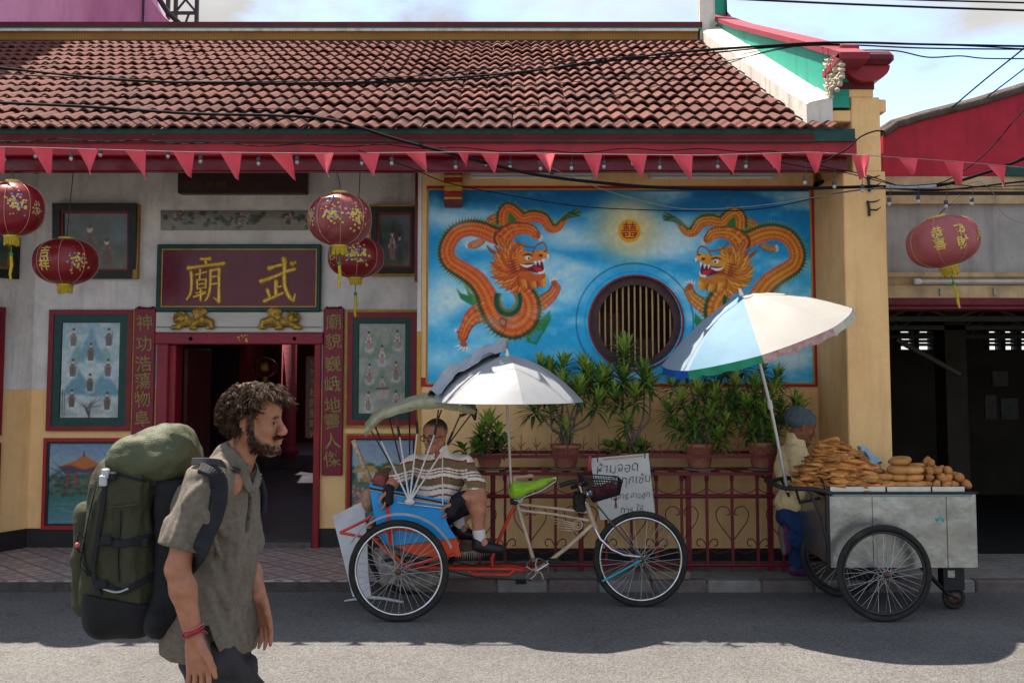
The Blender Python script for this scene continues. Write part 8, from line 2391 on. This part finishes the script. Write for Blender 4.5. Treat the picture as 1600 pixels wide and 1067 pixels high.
# flared hem toward the front, side slit
F.cap(Q(358, 985, .0), Q(372, 1012, .02), .05, .035, .05)
F.warp(.013, 7.0, 4, (1.5, 1.5, .5)); F.warp(.008, 15, 8, (1.4, 1.3, .45)); F.warp(.0035, 34, 12, (1.2, 1.2, .6))
p1_, _ = F.skin()
for line, r in (([(318, 790), (335, 830), (348, 870)], .006), ([(322, 880), (345, 915), (372, 965), (384, 1000)], .010), ([(318, 900), (335, 940), (352, 985)], .008), ([(316, 770), (296, 800), (280, 850)], .007), ([(300, 770), (284, 800), (268, 845)], .006),
                ([(372, 790), (376, 840), (372, 900)], .006), ([(398, 800), (400, 850), (394, 910)], .007), ([(330, 800), (350, 830), (376, 850)], .005), ([(360, 870), (366, 920), (362, 980)], .007), ([(385, 870), (388, 920), (380, 985)], .006), ([(322, 752), (305, 765), (290, 790)], .006)):
    ps_ = [surf_at(p1_, u, v) for u, v in line]
    ps_ = [Vector(q) for q in cr([tuple(q) for q in ps_], 5)]
    for a, b in zip(ps_[:-1], ps_[1:]): F.cap(a, b, r, r, .016)
F.rbox(Q(340, 1016) + Vector((0, 0, -.10)), (.5, .5, .10), .01, .004, 'sub', np.array(Matrix.Rotation(math.radians(4), 3, 'Y')))
F.rbox(Q(322, 1014, -.2), (.010, .09, .06), .005, .004, 'sub', np.array(Matrix.Rotation(math.radians(-18), 3, 'Y')))
ad = (el - sh).normalized(); ce = sh * .22 + el * .78
ar = np.array(frame_of(ad, (0, -1, 0)))
F.rbox(ce + ad * .075, (.075, .12, .12), .005, .004, 'sub', ar)
# neck opening and open placket
F.cap(L(-.040, 0, -.150), L(.0, 0, -.02), .053, .074, .006, 'sub'); F.cap(L(.0, .0, -.155), Q(394, 764, -.045), .024, .006, .006, 'sub')
shirt = F.build('shirt', m_shirt, bp)
spos = np.array([tuple(v.co) for v in shirt.data.vertices]) + np.array(WLOC[bp])
m_dk = M('strap_black', (.012, .013, .016), .75, .3, 20, .3, 120)
def on_shirt(pts, off=.008):
    ps = [surf_at(spos, u, v) for u, v in pts]; ax_ = lambda p: Vector((p.x - Q(350, 860).x, p.y - YW, 0)).normalized()
    ps = [Vector(q) for q in cr([tuple(p) for p in ps], 4)]
    ns = [(ax_(p) + Vector((0, 0, .25)) if p.z < Q(0, 760).z else Vector((ax_(p).x * .5, ax_(p).y * .6, .9))) for p in ps]
    return [p + n.normalized() * off for p, n in zip(ps, ns)], ns
pk_ = MB(); ps, ns = on_shirt([(393, 762), (394, 785), (392, 808), (389, 828)], .003); ribbon(pk_, ps, .008, ns, .003); pk_.build('placket', M('placket_dark', (.07, .055, .045), .8, .2, 30), bp)
for (u, v) in ((395, 748), (394, 778), (391, 806)):
    c = surf_at(spos, u, v); MB().ell(c + Vector((.004, -.004, 0)), (.005, .004, .005), 8, 6).build('button', m_wood, bp)
# collar leaves
cl = MB()
for pts_ in ([(345, 716, .02), (350, 713, -.04), (361, 721, -.062), (374, 735, -.072), (385, 752, -.074), (392, 768, -.068)], [(352, 708, .05), (374, 712, .072), (394, 724, .06), (404, 738, .02), (402, 752, -.03), (395, 768, -.062)]):
    ps = [Vector(q) for q in cr([tuple(Q(*p_)) for p_ in pts_], 4)]; ax_ = Vector(L(-.04, 0, -.15))
    ribbon(cl, ps, [.017] * (len(ps) - 5) + [.016, .015, .013, .011, .008], [Vector((p_.x - ax_.x, p_.y - ax_.y, .02)) for p_ in ps], .004)
cl.build('collar', m_shirt, bp)
# trousers and shoes
m_trs = M('trousers_charcoal', (.028, .026, .028), .8, .3, 12, .35, 120, dirt=.5, dcol=(.06, .055, .055), dscale=7)
F = Field((Q(240, 900).x - .16, YW - .3, .05), (Q(430, 900).x + .2, YW + .3, Q(0, 925).z), .0075)
F.ell(Q(334, 1012), (.095, .135, .11), .03, 'add', TYn); F.chain([hn + Vector((0, .02, -.07)), kn, an], [.080, .080, .072], .03); F.chain([hf_ + Vector((0, 0, -.07)), kf, af], [.085, .080, .072], .03)
F.rbox(Q(368, 1064, -.02), (.05, .09, .06), .02, .02); F.warp(.010, 9, 4, (1, 1, 1.4)); F.warp(.005, 22, 6)
F.build('trousers', m_trs, bp)
m_shoe = M('shoe_brown', (.09, .055, .035), .6, .3, 12, .3, 80)
for a_, pitch_ in ((an, .5), (af, 0)):
    F = Field((a_.x - .14, a_.y - .08, -.01), (a_.x + .26, a_.y + .08, .2), .008)
    F.cap(a_ + Vector((-.03, 0, -.06)), a_ + Vector((.15, 0, -.065 - .03 * pitch_)), .042, .036, .03); F.cap(a_, a_ + Vector((.03, 0, -.05)), .045, .045, .03)
    F.rbox(Vector((a_.x + .06, a_.y, -.06)), (.5, .2, .06), .005, .004, 'sub')
    F.build('shoe', m_shoe, bp)
# wrist bands
for i, (dz, c_) in enumerate(((0, (.36, .03, .05)), (.010, (.45, .10, .12)), (-.009, (.30, .02, .04)))):
    c = wr * .97 + el * .03 + Vector((-.001, 0, .014 + dz)); b_ = MB(); dn = (el - wr).normalized(); e1 = dn.orthogonal().normalized(); e2 = dn.cross(e1)
    b_.tube([c + (e1 * math.cos(k * math.pi / 8) + e2 * math.sin(k * math.pi / 8)) * (.031 + .001 * math.sin(k * 2.1)) + Vector((0, 0, .002 * math.sin(k + i))) for k in range(17)], .0032, 5)
    if i == 0: b_.tube([c + Vector((.028, -.014, 0)), c + Vector((.042, -.02, .004)), c + Vector((.05, -.02, -.004))], .002, 4)
    b_.build('wrist_band', M('band%d' % i, c_, .7, .2, 40), bp)

# ------------------------------------------------------------------ backpack
pkk = thing('backpack', 'large olive green trekking backpack with black base worn by the walker', 'backpack', Q(205, 990))
m_olv = M('pack_olive', (.040, .040, .020), .75, .16, 9, .25, 160, dirt=.35, dcol=(.05, .05, .03), dscale=6)
m_olv2 = M('pack_lid', (.075, .082, .042), .62, .12, 9, .22, 160, dirt=.3, dcol=(.05, .053, .027), dscale=6)
m_dolv = M('pack_brown', (.055, .048, .03), .8, .16, 9, .25, 160)
m_pbk = M('pack_black', (.010, .010, .011), .8, .3, 12, .3, 120)
def pfield(u0, v0, u1, v1, y=.24, h=.006): 
    a, b = Q(u0, v1), Q(u1, v0); return Field((a.x, YW - y, a.z), (b.x, YW + y, b.z), h)
rotY = lambda d: np.array(Matrix.Rotation(math.radians(d), 3, 'Y'))
F = pfield(105, 690, 300, 975)
F.rbox(Q(208, 775), (.108, .150, .13), .07, .02, 'add', rotY(8)); F.rbox(Q(204, 880), (.115, .155, .15), .07, .06, 'add', rotY(-2))
F.warp(.012, 6, 2, (1.6, 1.6, .5)); F.warp(.010, 15, 5, (1.7, 1.7, .4)); F.warp(.005, 32, 7, (1.4, 1.4, .6))
for du in (205, 232): F.cap(Q(du, 805, -.165), Q(du + 6, 880, -.172), .012, .004, .014, 'sub')
F.build('main_bag', m_olv, pkk)
mp_ = np.array([tuple(v.co) for v in pkk.children[-1].data.vertices]) + np.array(WLOC[pkk])
F = pfield(105, 880, 300, 1005)
F.rbox(Q(207, 918), (.124, .170, .12), .07, .03, 'add', rotY(-4)); F.rbox(Q(208, 955), (.105, .145, .06), .05, .04); F.warp(.007, 9, 8)
F.rbox(Q(207, 918) + Vector((0, 0, .20)), (.5, .4, .2), .005, .004, 'sub', rotY(10))
F.build('base', m_pbk, pkk)
F = pfield(140, 630, 340, 780)
F.rbox(Q(240, 712), (.122, .155, .078), .07, .02, 'add', rotY(-14)); F.ell(Q(270, 714), (.080, .13, .080), .05)
F.warp(.016, 5.5, 6, (1, 1, 1.3)); F.warp(.011, 12, 9, (.7, 1, 1.4)); F.warp(.005, 28, 4)
F.build('lid', m_olv2, pkk)
lp_ = np.array([tuple(v.co) for v in pkk.children[-1].data.vertices]) + np.array(WLOC[pkk])
F = pfield(105, 770, 200, 985)
F.rbox(Q(150, 868), (.045, .11, .185), .04, .02, 'add', rotY(-3)); F.warp(.010, 9, 3); F.warp(.004, 25, 5)
F.build('front_pocket', m_olv, pkk)
F = pfield(230, 700, 345, 1010, .26)
F.rbox(Q(280, 850), (.05, .14, .23), .04); F.ell(Q(264, 960, -.05), (.06, .16, .07), .04); F.warp(.008, 10, 6)
F.build('back_padding', m_pbk, pkk)
def on_pack(pos, pts, wid, name, mat, off=.006, th=.004):
    ps = [Vector(q) for q in cr([tuple(surf_at(pos, u, v, 4) + Vector((0, -off, 0))) for u, v in pts], 4)]
    cx = Q(205, 850); ns = [Vector((p.x - cx.x, (p.y - YW) * 1.4, 0)) for p in ps]
    b_ = MB(); ribbon(b_, ps, wid, ns, th); return b_.build(name, mat, pkk)
on_pack(mp_, [(150, 846), (165, 848), (190, 849), (215, 846), (240, 840), (262, 833)], .013, 'compression_strap', m_dk)
on_pack(mp_, [(150, 905), (165, 915), (190, 922), (215, 914), (240, 898), (258, 884)], .010, 'compression_strap', m_dk)
on_pack(mp_, [(158, 907), (168, 917), (186, 921), (200, 919)], .003, 'piping', M('piping_grey', (.35, .35, .33), .5), .012)
on_pack(mp_, [(166, 742), (158, 790), (152, 840), (150, 890), (154, 930)], .009, 'side_strap', m_dk)
for (u, v, w) in ((163, 722, .02), (159, 733, .022), (175, 727, .016)):
    c = surf_at(lp_ if u > 170 else mp_, u + 8, v + 4, 12); MB().bbox(c.x - .012, c.x + .012, c.y - .022, c.y - .006, c.z - w, c.z + w * .6, .004).build('buckle', M('buckle_grey', (.42, .43, .46), .35, .15, 10) if w > .019 else m_dk, pkk)
on_pack(lp_, [(178, 735), (200, 742), (230, 750), (262, 755), (290, 752)], .004, 'lid_seam', m_dk, .003, .003)
on_pack(lp_, [(205, 676), (232, 690), (262, 700), (292, 700)], .0025, 'lid_seam', M('seam_olive', (.05, .055, .03), .8), .002, .002)
on_pack(lp_, [(240, 655), (246, 690), (248, 725), (250, 752)], .011, 'lid_strap', m_dk, .004, .003)
on_pack(mp_, [(250, 770), (252, 800), (256, 840), (258, 880), (256, 915)], .008, 'side_strap', m_dk)
on_pack(mp_, [(170, 795), (190, 792), (220, 790), (248, 786)], .0028, 'seam', M('seam_olive'), .003, .002)
on_pack(mp_, [(186, 800), (184, 830), (182, 870), (184, 905)], .003, 'zip', M('zip_black', (.015, .015, .015), .4, .3, 200), .004, .003)
for (u, v) in ((250, 752), (168, 848), (232, 842), (166, 914), (255, 835)):
    c = surf_at(mp_, u, v, 8); MB().bbox(c.x - .018, c.x + .018, c.y - .018, c.y - .004, c.z - .014, c.z + .014, .004).build('buckle', m_dk, pkk)
q = MB()
for k in range(4): q.tube(cr([tuple(Q(150 - k * 3, 760 + k * 12, -.15)), tuple(Q(140 - k * 4, 800 + k * 20, -.17)), tuple(Q(132 - k * 2, 850 + k * 12, -.16)), tuple(Q(136 + k * 4, 900, -.15))], 5), .0022, 4)
q.tube(cr([tuple(Q(124, 830, -.16)), tuple(Q(119, 850, -.17)), tuple(Q(126, 862, -.16)), tuple(Q(132, 845, -.16)), tuple(Q(124, 830, -.16))], 5), .003, 5)
q.tube([Q(140, 930, -.14), Q(148, 955, -.15), Q(156, 968, -.15)], .004, 5); q.build('cords', m_dk, pkk)
MB().ell(Q(121, 851, -.17), (.009, .009, .009), 8, 6).build('bead', M('bead_red', (.45, .08, .09), .4), pkk)
# shoulder strap lying on the shirt, tail of the load lifter
st_ = MB(); ps, ns = on_shirt([(316, 733), (334, 738), (345, 752), (347, 780), (340, 808), (329, 836), (317, 862), (305, 884)], .012); ribbon(st_, ps, [.022] * 2 + [.027] * (len(ps) - 2), ns, .010); st_.build('shoulder_strap', m_dk, pkk)
st_ = MB(); ps, ns = on_shirt([(300, 722), (325, 722), (350, 727), (372, 738), (383, 744)], .014); ribbon(st_, ps, .012, [Vector((0, -1, .35))] * len(ps), .004); st_.build('strap_tail', M('strap_grey', (.028, .028, .032), .7, .2, 30), pkk)
MB().tube(cr([tuple(Q(404, 742, .12)), tuple(Q(412, 770, .13)), tuple(Q(411, 800, .12))], 4), .012, 6).build('shoulder_strap', m_dk, pkk)

# ------------------------------------------------------------------ trishaw driver
YD = 7.5
def D(u, v, dy=0.0): return P(u, v, YD + dy)
dr = thing('person', 'seated trishaw driver in striped polo shirt, shorts, gloves and glasses', 'person', D(680, 806))
dHC = D(680, 680, -.06); dHR = frame_of((-.55, -.83, -.08)); dS = .98
F = Field((D(590, 800).x, YD - .36, D(0, 862).z), (D(775, 800).x, YD + .3, D(0, 645).z), .0065)
dL = head(F, dHC, dHR, dS)
F.chain([dL(-.02, 0, -.07), tuple(D(690, 716, 0))], [.058, .066], .03)
F.ell(D(688, 750), (.17, .11, .16), .05); F.ell(D(676, 792), (.16, .13, .12), .05)
s1, e1_, w1 = D(646, 722, -.06), D(616, 752, -.16), D(607, 766, -.225)
s2, e2_, w2 = D(728, 726, -.06), D(749, 767, -.16), D(712, 786, -.22)
for a, b, c in ((s1, e1_, w1), (s2, e2_, w2)): F.chain([a, b, b * .6 + c * .4, c], [.05, .038, .038, .027], .02)
hand(F, w1, (-.05, -.3, -1), (-.3, -1, .2), .5, .95); hand(F, w2, (-.5, -.1, -.9), (-.6, -.8, .2), .5, .95)
h1, k1, a1 = D(690, 800, .04), D(746, 778, -.16), D(748, 838, -.16)
h2, k2, a2 = D(680, 802, .16), D(737, 786, .12), D(716, 818, .02)
F.chain([h1, k1, k1 * .7 + a1 * .3, a1], [.085, .060, .055, .038], .03); F.chain([h2, k2, k2 * .7 + a2 * .3, a2], [.085, .058, .053, .038], .03)
F.cap(a1, a1 + Vector((.04, -.02, -.05)), .036, .034); F.cap(a2, a2 + Vector((.04, -.02, -.05)), .036, .034)
def dcol(p):
    l = (p - np.array(dHC)) @ np.array(dHR) / dS; x, y, z = l.T
    c = np.tile(np.array((168, 112, 86)) / 255., (len(p), 1)) * (.92 + .16 * vn3(p * 40, 2)[:, None])
    on = (p[:, 2] > D(0, 712).z)
    hr = on * np.clip((z - .055 - .02 * (x > .06)) / .02 * .7 + (x < -.005) * (z > -.035) * .95, 0, .92)
    c = c * (1 - hr[:, None]) + np.array((62, 52, 48)) / 255. * hr[:, None]
    lip = on * (x > .094) * np.clip(1 - np.hypot((z + .073) / .012, y / .024), 0, 1)
    c = c * (1 - .7 * lip[:, None]) + np.array((120, 66, 60)) / 255. * .7 * lip[:, None]
    brow = on * np.clip(1.2 - np.hypot((z - .014) / .007, (np.abs(y) - .031) / .021), 0, 1) * (x > .066)
    c = c * (1 - .8 * brow[:, None]) + np.array((40, 32, 30)) / 255. * .8 * brow[:, None]
    return c
F.build('body', m_skin, dr, dcol); eyes(dr, dHC, dHR, dS)
g = MB(); dl_ = lambda x, y, z: Vector(dHC) + dHR @ (Vector((x, y, z)) * dS)
for y in (-1, 1):
    g.tube([dl_(.104 + .0, y * .034 + .026 * math.cos(k * math.pi / 8), -.010 + .019 * math.sin(k * math.pi / 8)) for k in range(17)], .0026, 5)
    g.tube([dl_(.102, y * .060, -.004), dl_(.05, y * .080, -.002), dl_(-.01, y * .086, -.004)], .0025, 5)
g.tube([dl_(.106, -.008, -.006), dl_(.112, 0, -.002), dl_(.106, .008, -.006)], .0022, 5); g.build('glasses', m_steel, dr)
# polo shirt with woven stripes
def stripes(p):
    U, V = proj(p); V = V + .18 * np.abs(U - 688) * (np.abs(U - 688) > 42) * -0.6 + 2.0 * np.sin(U * .12)
    cream, brown, red = np.array((222, 210, 194)) / 255., np.array((112, 94, 66)) / 255., np.array((128, 34, 40)) / 255.
    c = np.tile(cream, (len(p), 1))
    for a, b, col in ((717, 720, red), (720, 732, brown), (734.5, 736.5, red), (739, 741, brown), (746, 748, red), (748, 758, brown), (763, 765, red), (773, 776, red)): c[(V >= a) & (V < b)] = col
    return c
m_polo = M('polo_knit', (1, 1, 1), .9, .08, 20, .2, 160, attr=True, sheen=.2)
F = Field((D(600, 800).x, YD - .36, D(0, 812).z), (D(770, 800).x, YD + .3, D(0, 695).z), .0065)
F.ell(D(688, 745), (.185, .125, .15), .05); F.ell(D(680, 782), (.175, .145, .11), .06); F.cap(D(656, 722), D(722, 724), .062, .062, .05)
F.cap(s1, s1 * .25 + e1_ * .75, .062, .068, .03); F.cap(s2, s2 * .25 + e2_ * .75, .062, .068, .03); F.cap(D(689, 722), dL(-.02, 0, -.10), .075, .068, .03)
F.cap(dL(-.02, 0, -.125), dL(0, 0, .02), .062, .08, .008, 'sub'); F.rbox(D(682, 715, -.13), (.02, .06, .045), .01, .01, 'sub', rotY(10))
F.warp(.009, 9, 5); F.warp(.004, 22, 7)
F.build('polo_shirt', m_polo, dr, stripes)
F = Field((D(640, 800).x, YD - .34, D(0, 836).z), (D(765, 800).x, YD + .36, D(0, 765).z), .0075)
F.ell(D(678, 796), (.165, .14, .09), .04); F.cap(h1, h1 * .35 + k1 * .65, .10, .084, .03); F.cap(h2, h2 * .35 + k2 * .65, .10, .084, .03); F.warp(.007, 12, 3)
F.build('shorts', M('shorts_navy', (.014, .016, .03), .85, .3, 14, .3, 120), dr)
m_glv = M('glove_black', (.012, .012, .014), .85, .3, 30, .3, 150)
for w_, e_, d_, t_ in ((w1, e1_, (-.05, -.3, -1), (-.3, -1, .2)), (w2, e2_, (-.5, -.1, -.9), (-.6, -.8, .2))):
    d_ = Vector(d_).normalized(); t_ = Vector(t_)
    F = Field(tuple(w_ - Vector((.12,) * 3)), tuple(w_ + Vector((.12,) * 3)), .006)
    F.cap(w_ * .75 + e_ * .25, w_, .036, .034, .01); F.cap(w_, w_ + d_ * .07, .036, .042, .015); F.warp(.003, 40, 2)
    F.build('glove', m_glv, dr)
for a_ in (a1, a2):
    F = Field(tuple(a_ - Vector((.08, .09, .12))), tuple(a_ + Vector((.22, .09, .1))), .0065)
    F.cap(a_ + Vector((0, 0, .035)), a_ + Vector((.01, -.005, -.03)), .045, .043, .01); F.build('sock', M('sock_white', (.55, .54, .52), .9, .08, 30), dr)
    F = Field(tuple(a_ - Vector((.09, .10, .14))), tuple(a_ + Vector((.26, .10, .03))), .0065)
    F.cap(a_ + Vector((-.005, 0, -.065)), a_ + Vector((.15, -.03, -.085)), .045, .036, .02); F.cap(a_ + Vector((0, 0, -.035)), a_ + Vector((.03, 0, -.06)), .048, .05, .02); F.rbox(a_ + Vector((.07, 0, -.16)), (.3, .2, .05), .004, .004, 'sub'); F.warp(.003, 30, 2)
    F.build('shoe', M('shoe_black', (.012, .012, .014), .4, .3, 20), dr)

# ------------------------------------------------------------------ snack vendor
YV = 8.16
def V_(u, v, dy=0.0): return P(u, v, YV + dy)
vn = thing('person', 'snack vendor in yellow jacket and grey knitted cap behind the food cart', 'person', (V_(1240, 900).x, YV, PAVE))
vHC = V_(1254, 666); vHR = frame_of((.93, -.05, -.38)); vS = .98
F = Field((V_(1195, 900).x, YV - .32, .05), (V_(1300, 900).x + .1, YV + .3, V_(0, 630).z), .0075)
vL = head(F, vHC, vHR, vS); F.chain([vL(-.02, 0, -.07), tuple(V_(1240, 702))], [.056, .065], .03)
F.ell(V_(1240, 740), (.11, .17, .18), .05); F.ell(V_(1238, 800), (.11, .15, .12), .05)
vs1, ve1, vw1 = V_(1246, 716, -.19), V_(1252, 768, -.24), V_(1290, 772, -.22)
vs2, ve2, vw2 = V_(1246, 716, .19), V_(1256, 768, .22), V_(1292, 768, .16)
for a, b, c in ((vs1, ve1, vw1), (vs2, ve2, vw2)): F.chain([a, b, c], [.05, .04, .027], .02)
hand(F, vw1, (1, .2, -.2), (.2, .8, .5), .3, .9); hand(F, vw2, (1, -.2, -.2), (.2, -.8, .5), .3, .9)
vh1, vk1, va1 = V_(1238, 806, .08), V_(1248, 860, .08), Vector((V_(1246, 905, .06).x, YV + .06, PAVE + .10))
vh2, vk2, va2 = V_(1238, 806, -.08), V_(1262, 850, -.12), V_(1236, 838, -.16)
F.chain([vh1, vk1, va1], [.08, .056, .04], .03); F.chain([vh2, vk2, va2], [.08, .056, .04], .03)
def vcol(p):
    return np.tile(np.array((112, 68, 50)) / 255., (len(p), 1)) * (1.1 + .16 * vn3(p * 40, 2)[:, None])
F.build('body', m_skin, vn, vcol); eyes(vn, vHC, vHR, vS)
F = Field(tuple(vHC - Vector((.2, .17, .08))), tuple(vHC + Vector((.16, .17, .2))), .007)
vHn = np.array(vHR)
F.ell(vL(-.035, 0, .052), (.125, .092, .095), .01, 'add', vHn); F.ell(vL(-.085, 0, .045), (.07, .08, .07), .04, 'add', vHn); F.ell(vL(.10, 0, -.07), (.13, .14, .115), .012, 'sub', vHn); F.warp(.006, 20, 3, (1, 1, 2)); F.warp(.003, 60, 5)
F.build('knitted_cap', M('cap_knit', (.085, .115, .125), .9, .2, 30, .5, 180), vn)
F = Field((V_(1195, 900).x, YV - .34, V_(0, 815).z), (V_(1300, 900).x + .04, YV + .32, V_(0, 665).z), .0075)
F.ell(V_(1238, 728), (.132, .19, .18), .05); F.ell(V_(1236, 782), (.125, .175, .13), .06); F.cap(V_(1243, 708, -.14), V_(1243, 708, .14), .07, .07, .05); F.cap(V_(1242, 712), vL(-.02, 0, -.09), .085, .07, .03)
F.chain([vs1, ve1, vw1 * .85 + ve1 * .15], [.066, .06, .045], .03); F.chain([vs2, ve2, vw2 * .85 + ve2 * .15], [.066, .06, .045], .03)
F.cap(vL(-.02, 0, -.12), vL(.01, 0, .0), .064, .08, .008, 'sub'); F.rbox(V_(1238, 812) + Vector((0, 0, -.06)), (.4, .4, .06), .005, .004, 'sub')
F.warp(.012, 8, 3); F.warp(.005, 20, 5)
F.build('jacket', M('jacket_yellow', (.72, .54, .27), .8, .12, 12, .25, 120, dirt=.3, dcol=(.52, .36, .16), dscale=8), vn)
jp = np.array([tuple(v.co) for v in vn.children[-1].data.vertices]) + np.array(WLOC[vn])
b_ = MB(); ps = [Vector(q) for q in cr([tuple(surf_at(jp, u, v, 4) + Vector((0, -.006, 0))) for u, v in ((1236, 678), (1226, 690), (1221, 710), (1222, 740))], 4)]; ribbon(b_, ps, .008, [Vector((-.5, -1, .3))] * len(ps), .003); b_.build('apron_strap', M('apron_grey', (.25, .26, .30), .8), vn)
F = Field((V_(1205, 900).x, YV - .26, .06), (V_(1300, 900).x, YV + .22, V_(0, 790).z), .008)
F.ell(V_(1238, 806), (.13, .17, .10), .04); F.chain([vh1, vk1, va1], [.095, .076, .066], .03); F.chain([vh2, vk2, va2], [.095, .076, .062], .03); F.warp(.008, 12, 4)
F.build('jeans', M('jeans_blue', (.010, .035, .11), .85, .25, 14, .3, 120), vn)
m_prp = M('shoe_purple', (.09, .018, .085), .6, .3, 14)
F = Field(tuple(va1 - Vector((.12, .1, .12))), tuple(va1 + Vector((.2, .1, .04))), .008); F.cap(va1 + Vector((-.03, 0, -.05)), va1 + Vector((.12, 0, -.06)), .045, .038, .02); F.rbox(Vector((va1.x, va1.y, PAVE - .06)), (.4, .2, .06), .004, .004, 'sub'); F.build('shoe', m_prp, vn)
F = Field(tuple(va2 - Vector((.16, .12, .16))), tuple(va2 + Vector((.1, .12, .16))), .008)
sd_ = Vector((-.15, -.1, .9)).normalized()
F.cap(va2 + Vector((-.05, 0, .04)), va2 + Vector((-.035, 0, -.09)), .05, .044, .02); F.build('shoe', m_prp, vn)
F = Field(tuple(va2 - Vector((.18, .12, .18))), tuple(va2 + Vector((.08, .12, .16))), .008)
F.cap(va2 + Vector((-.078, -.01, .045)), va2 + Vector((-.06, -.01, -.10)), .044, .04, .01, 'add', (Vector((1, 0, .1)), 2.0)); F.build('sole', M('sole_grey', (.12, .10, .095), .9, .25, 30), vn)
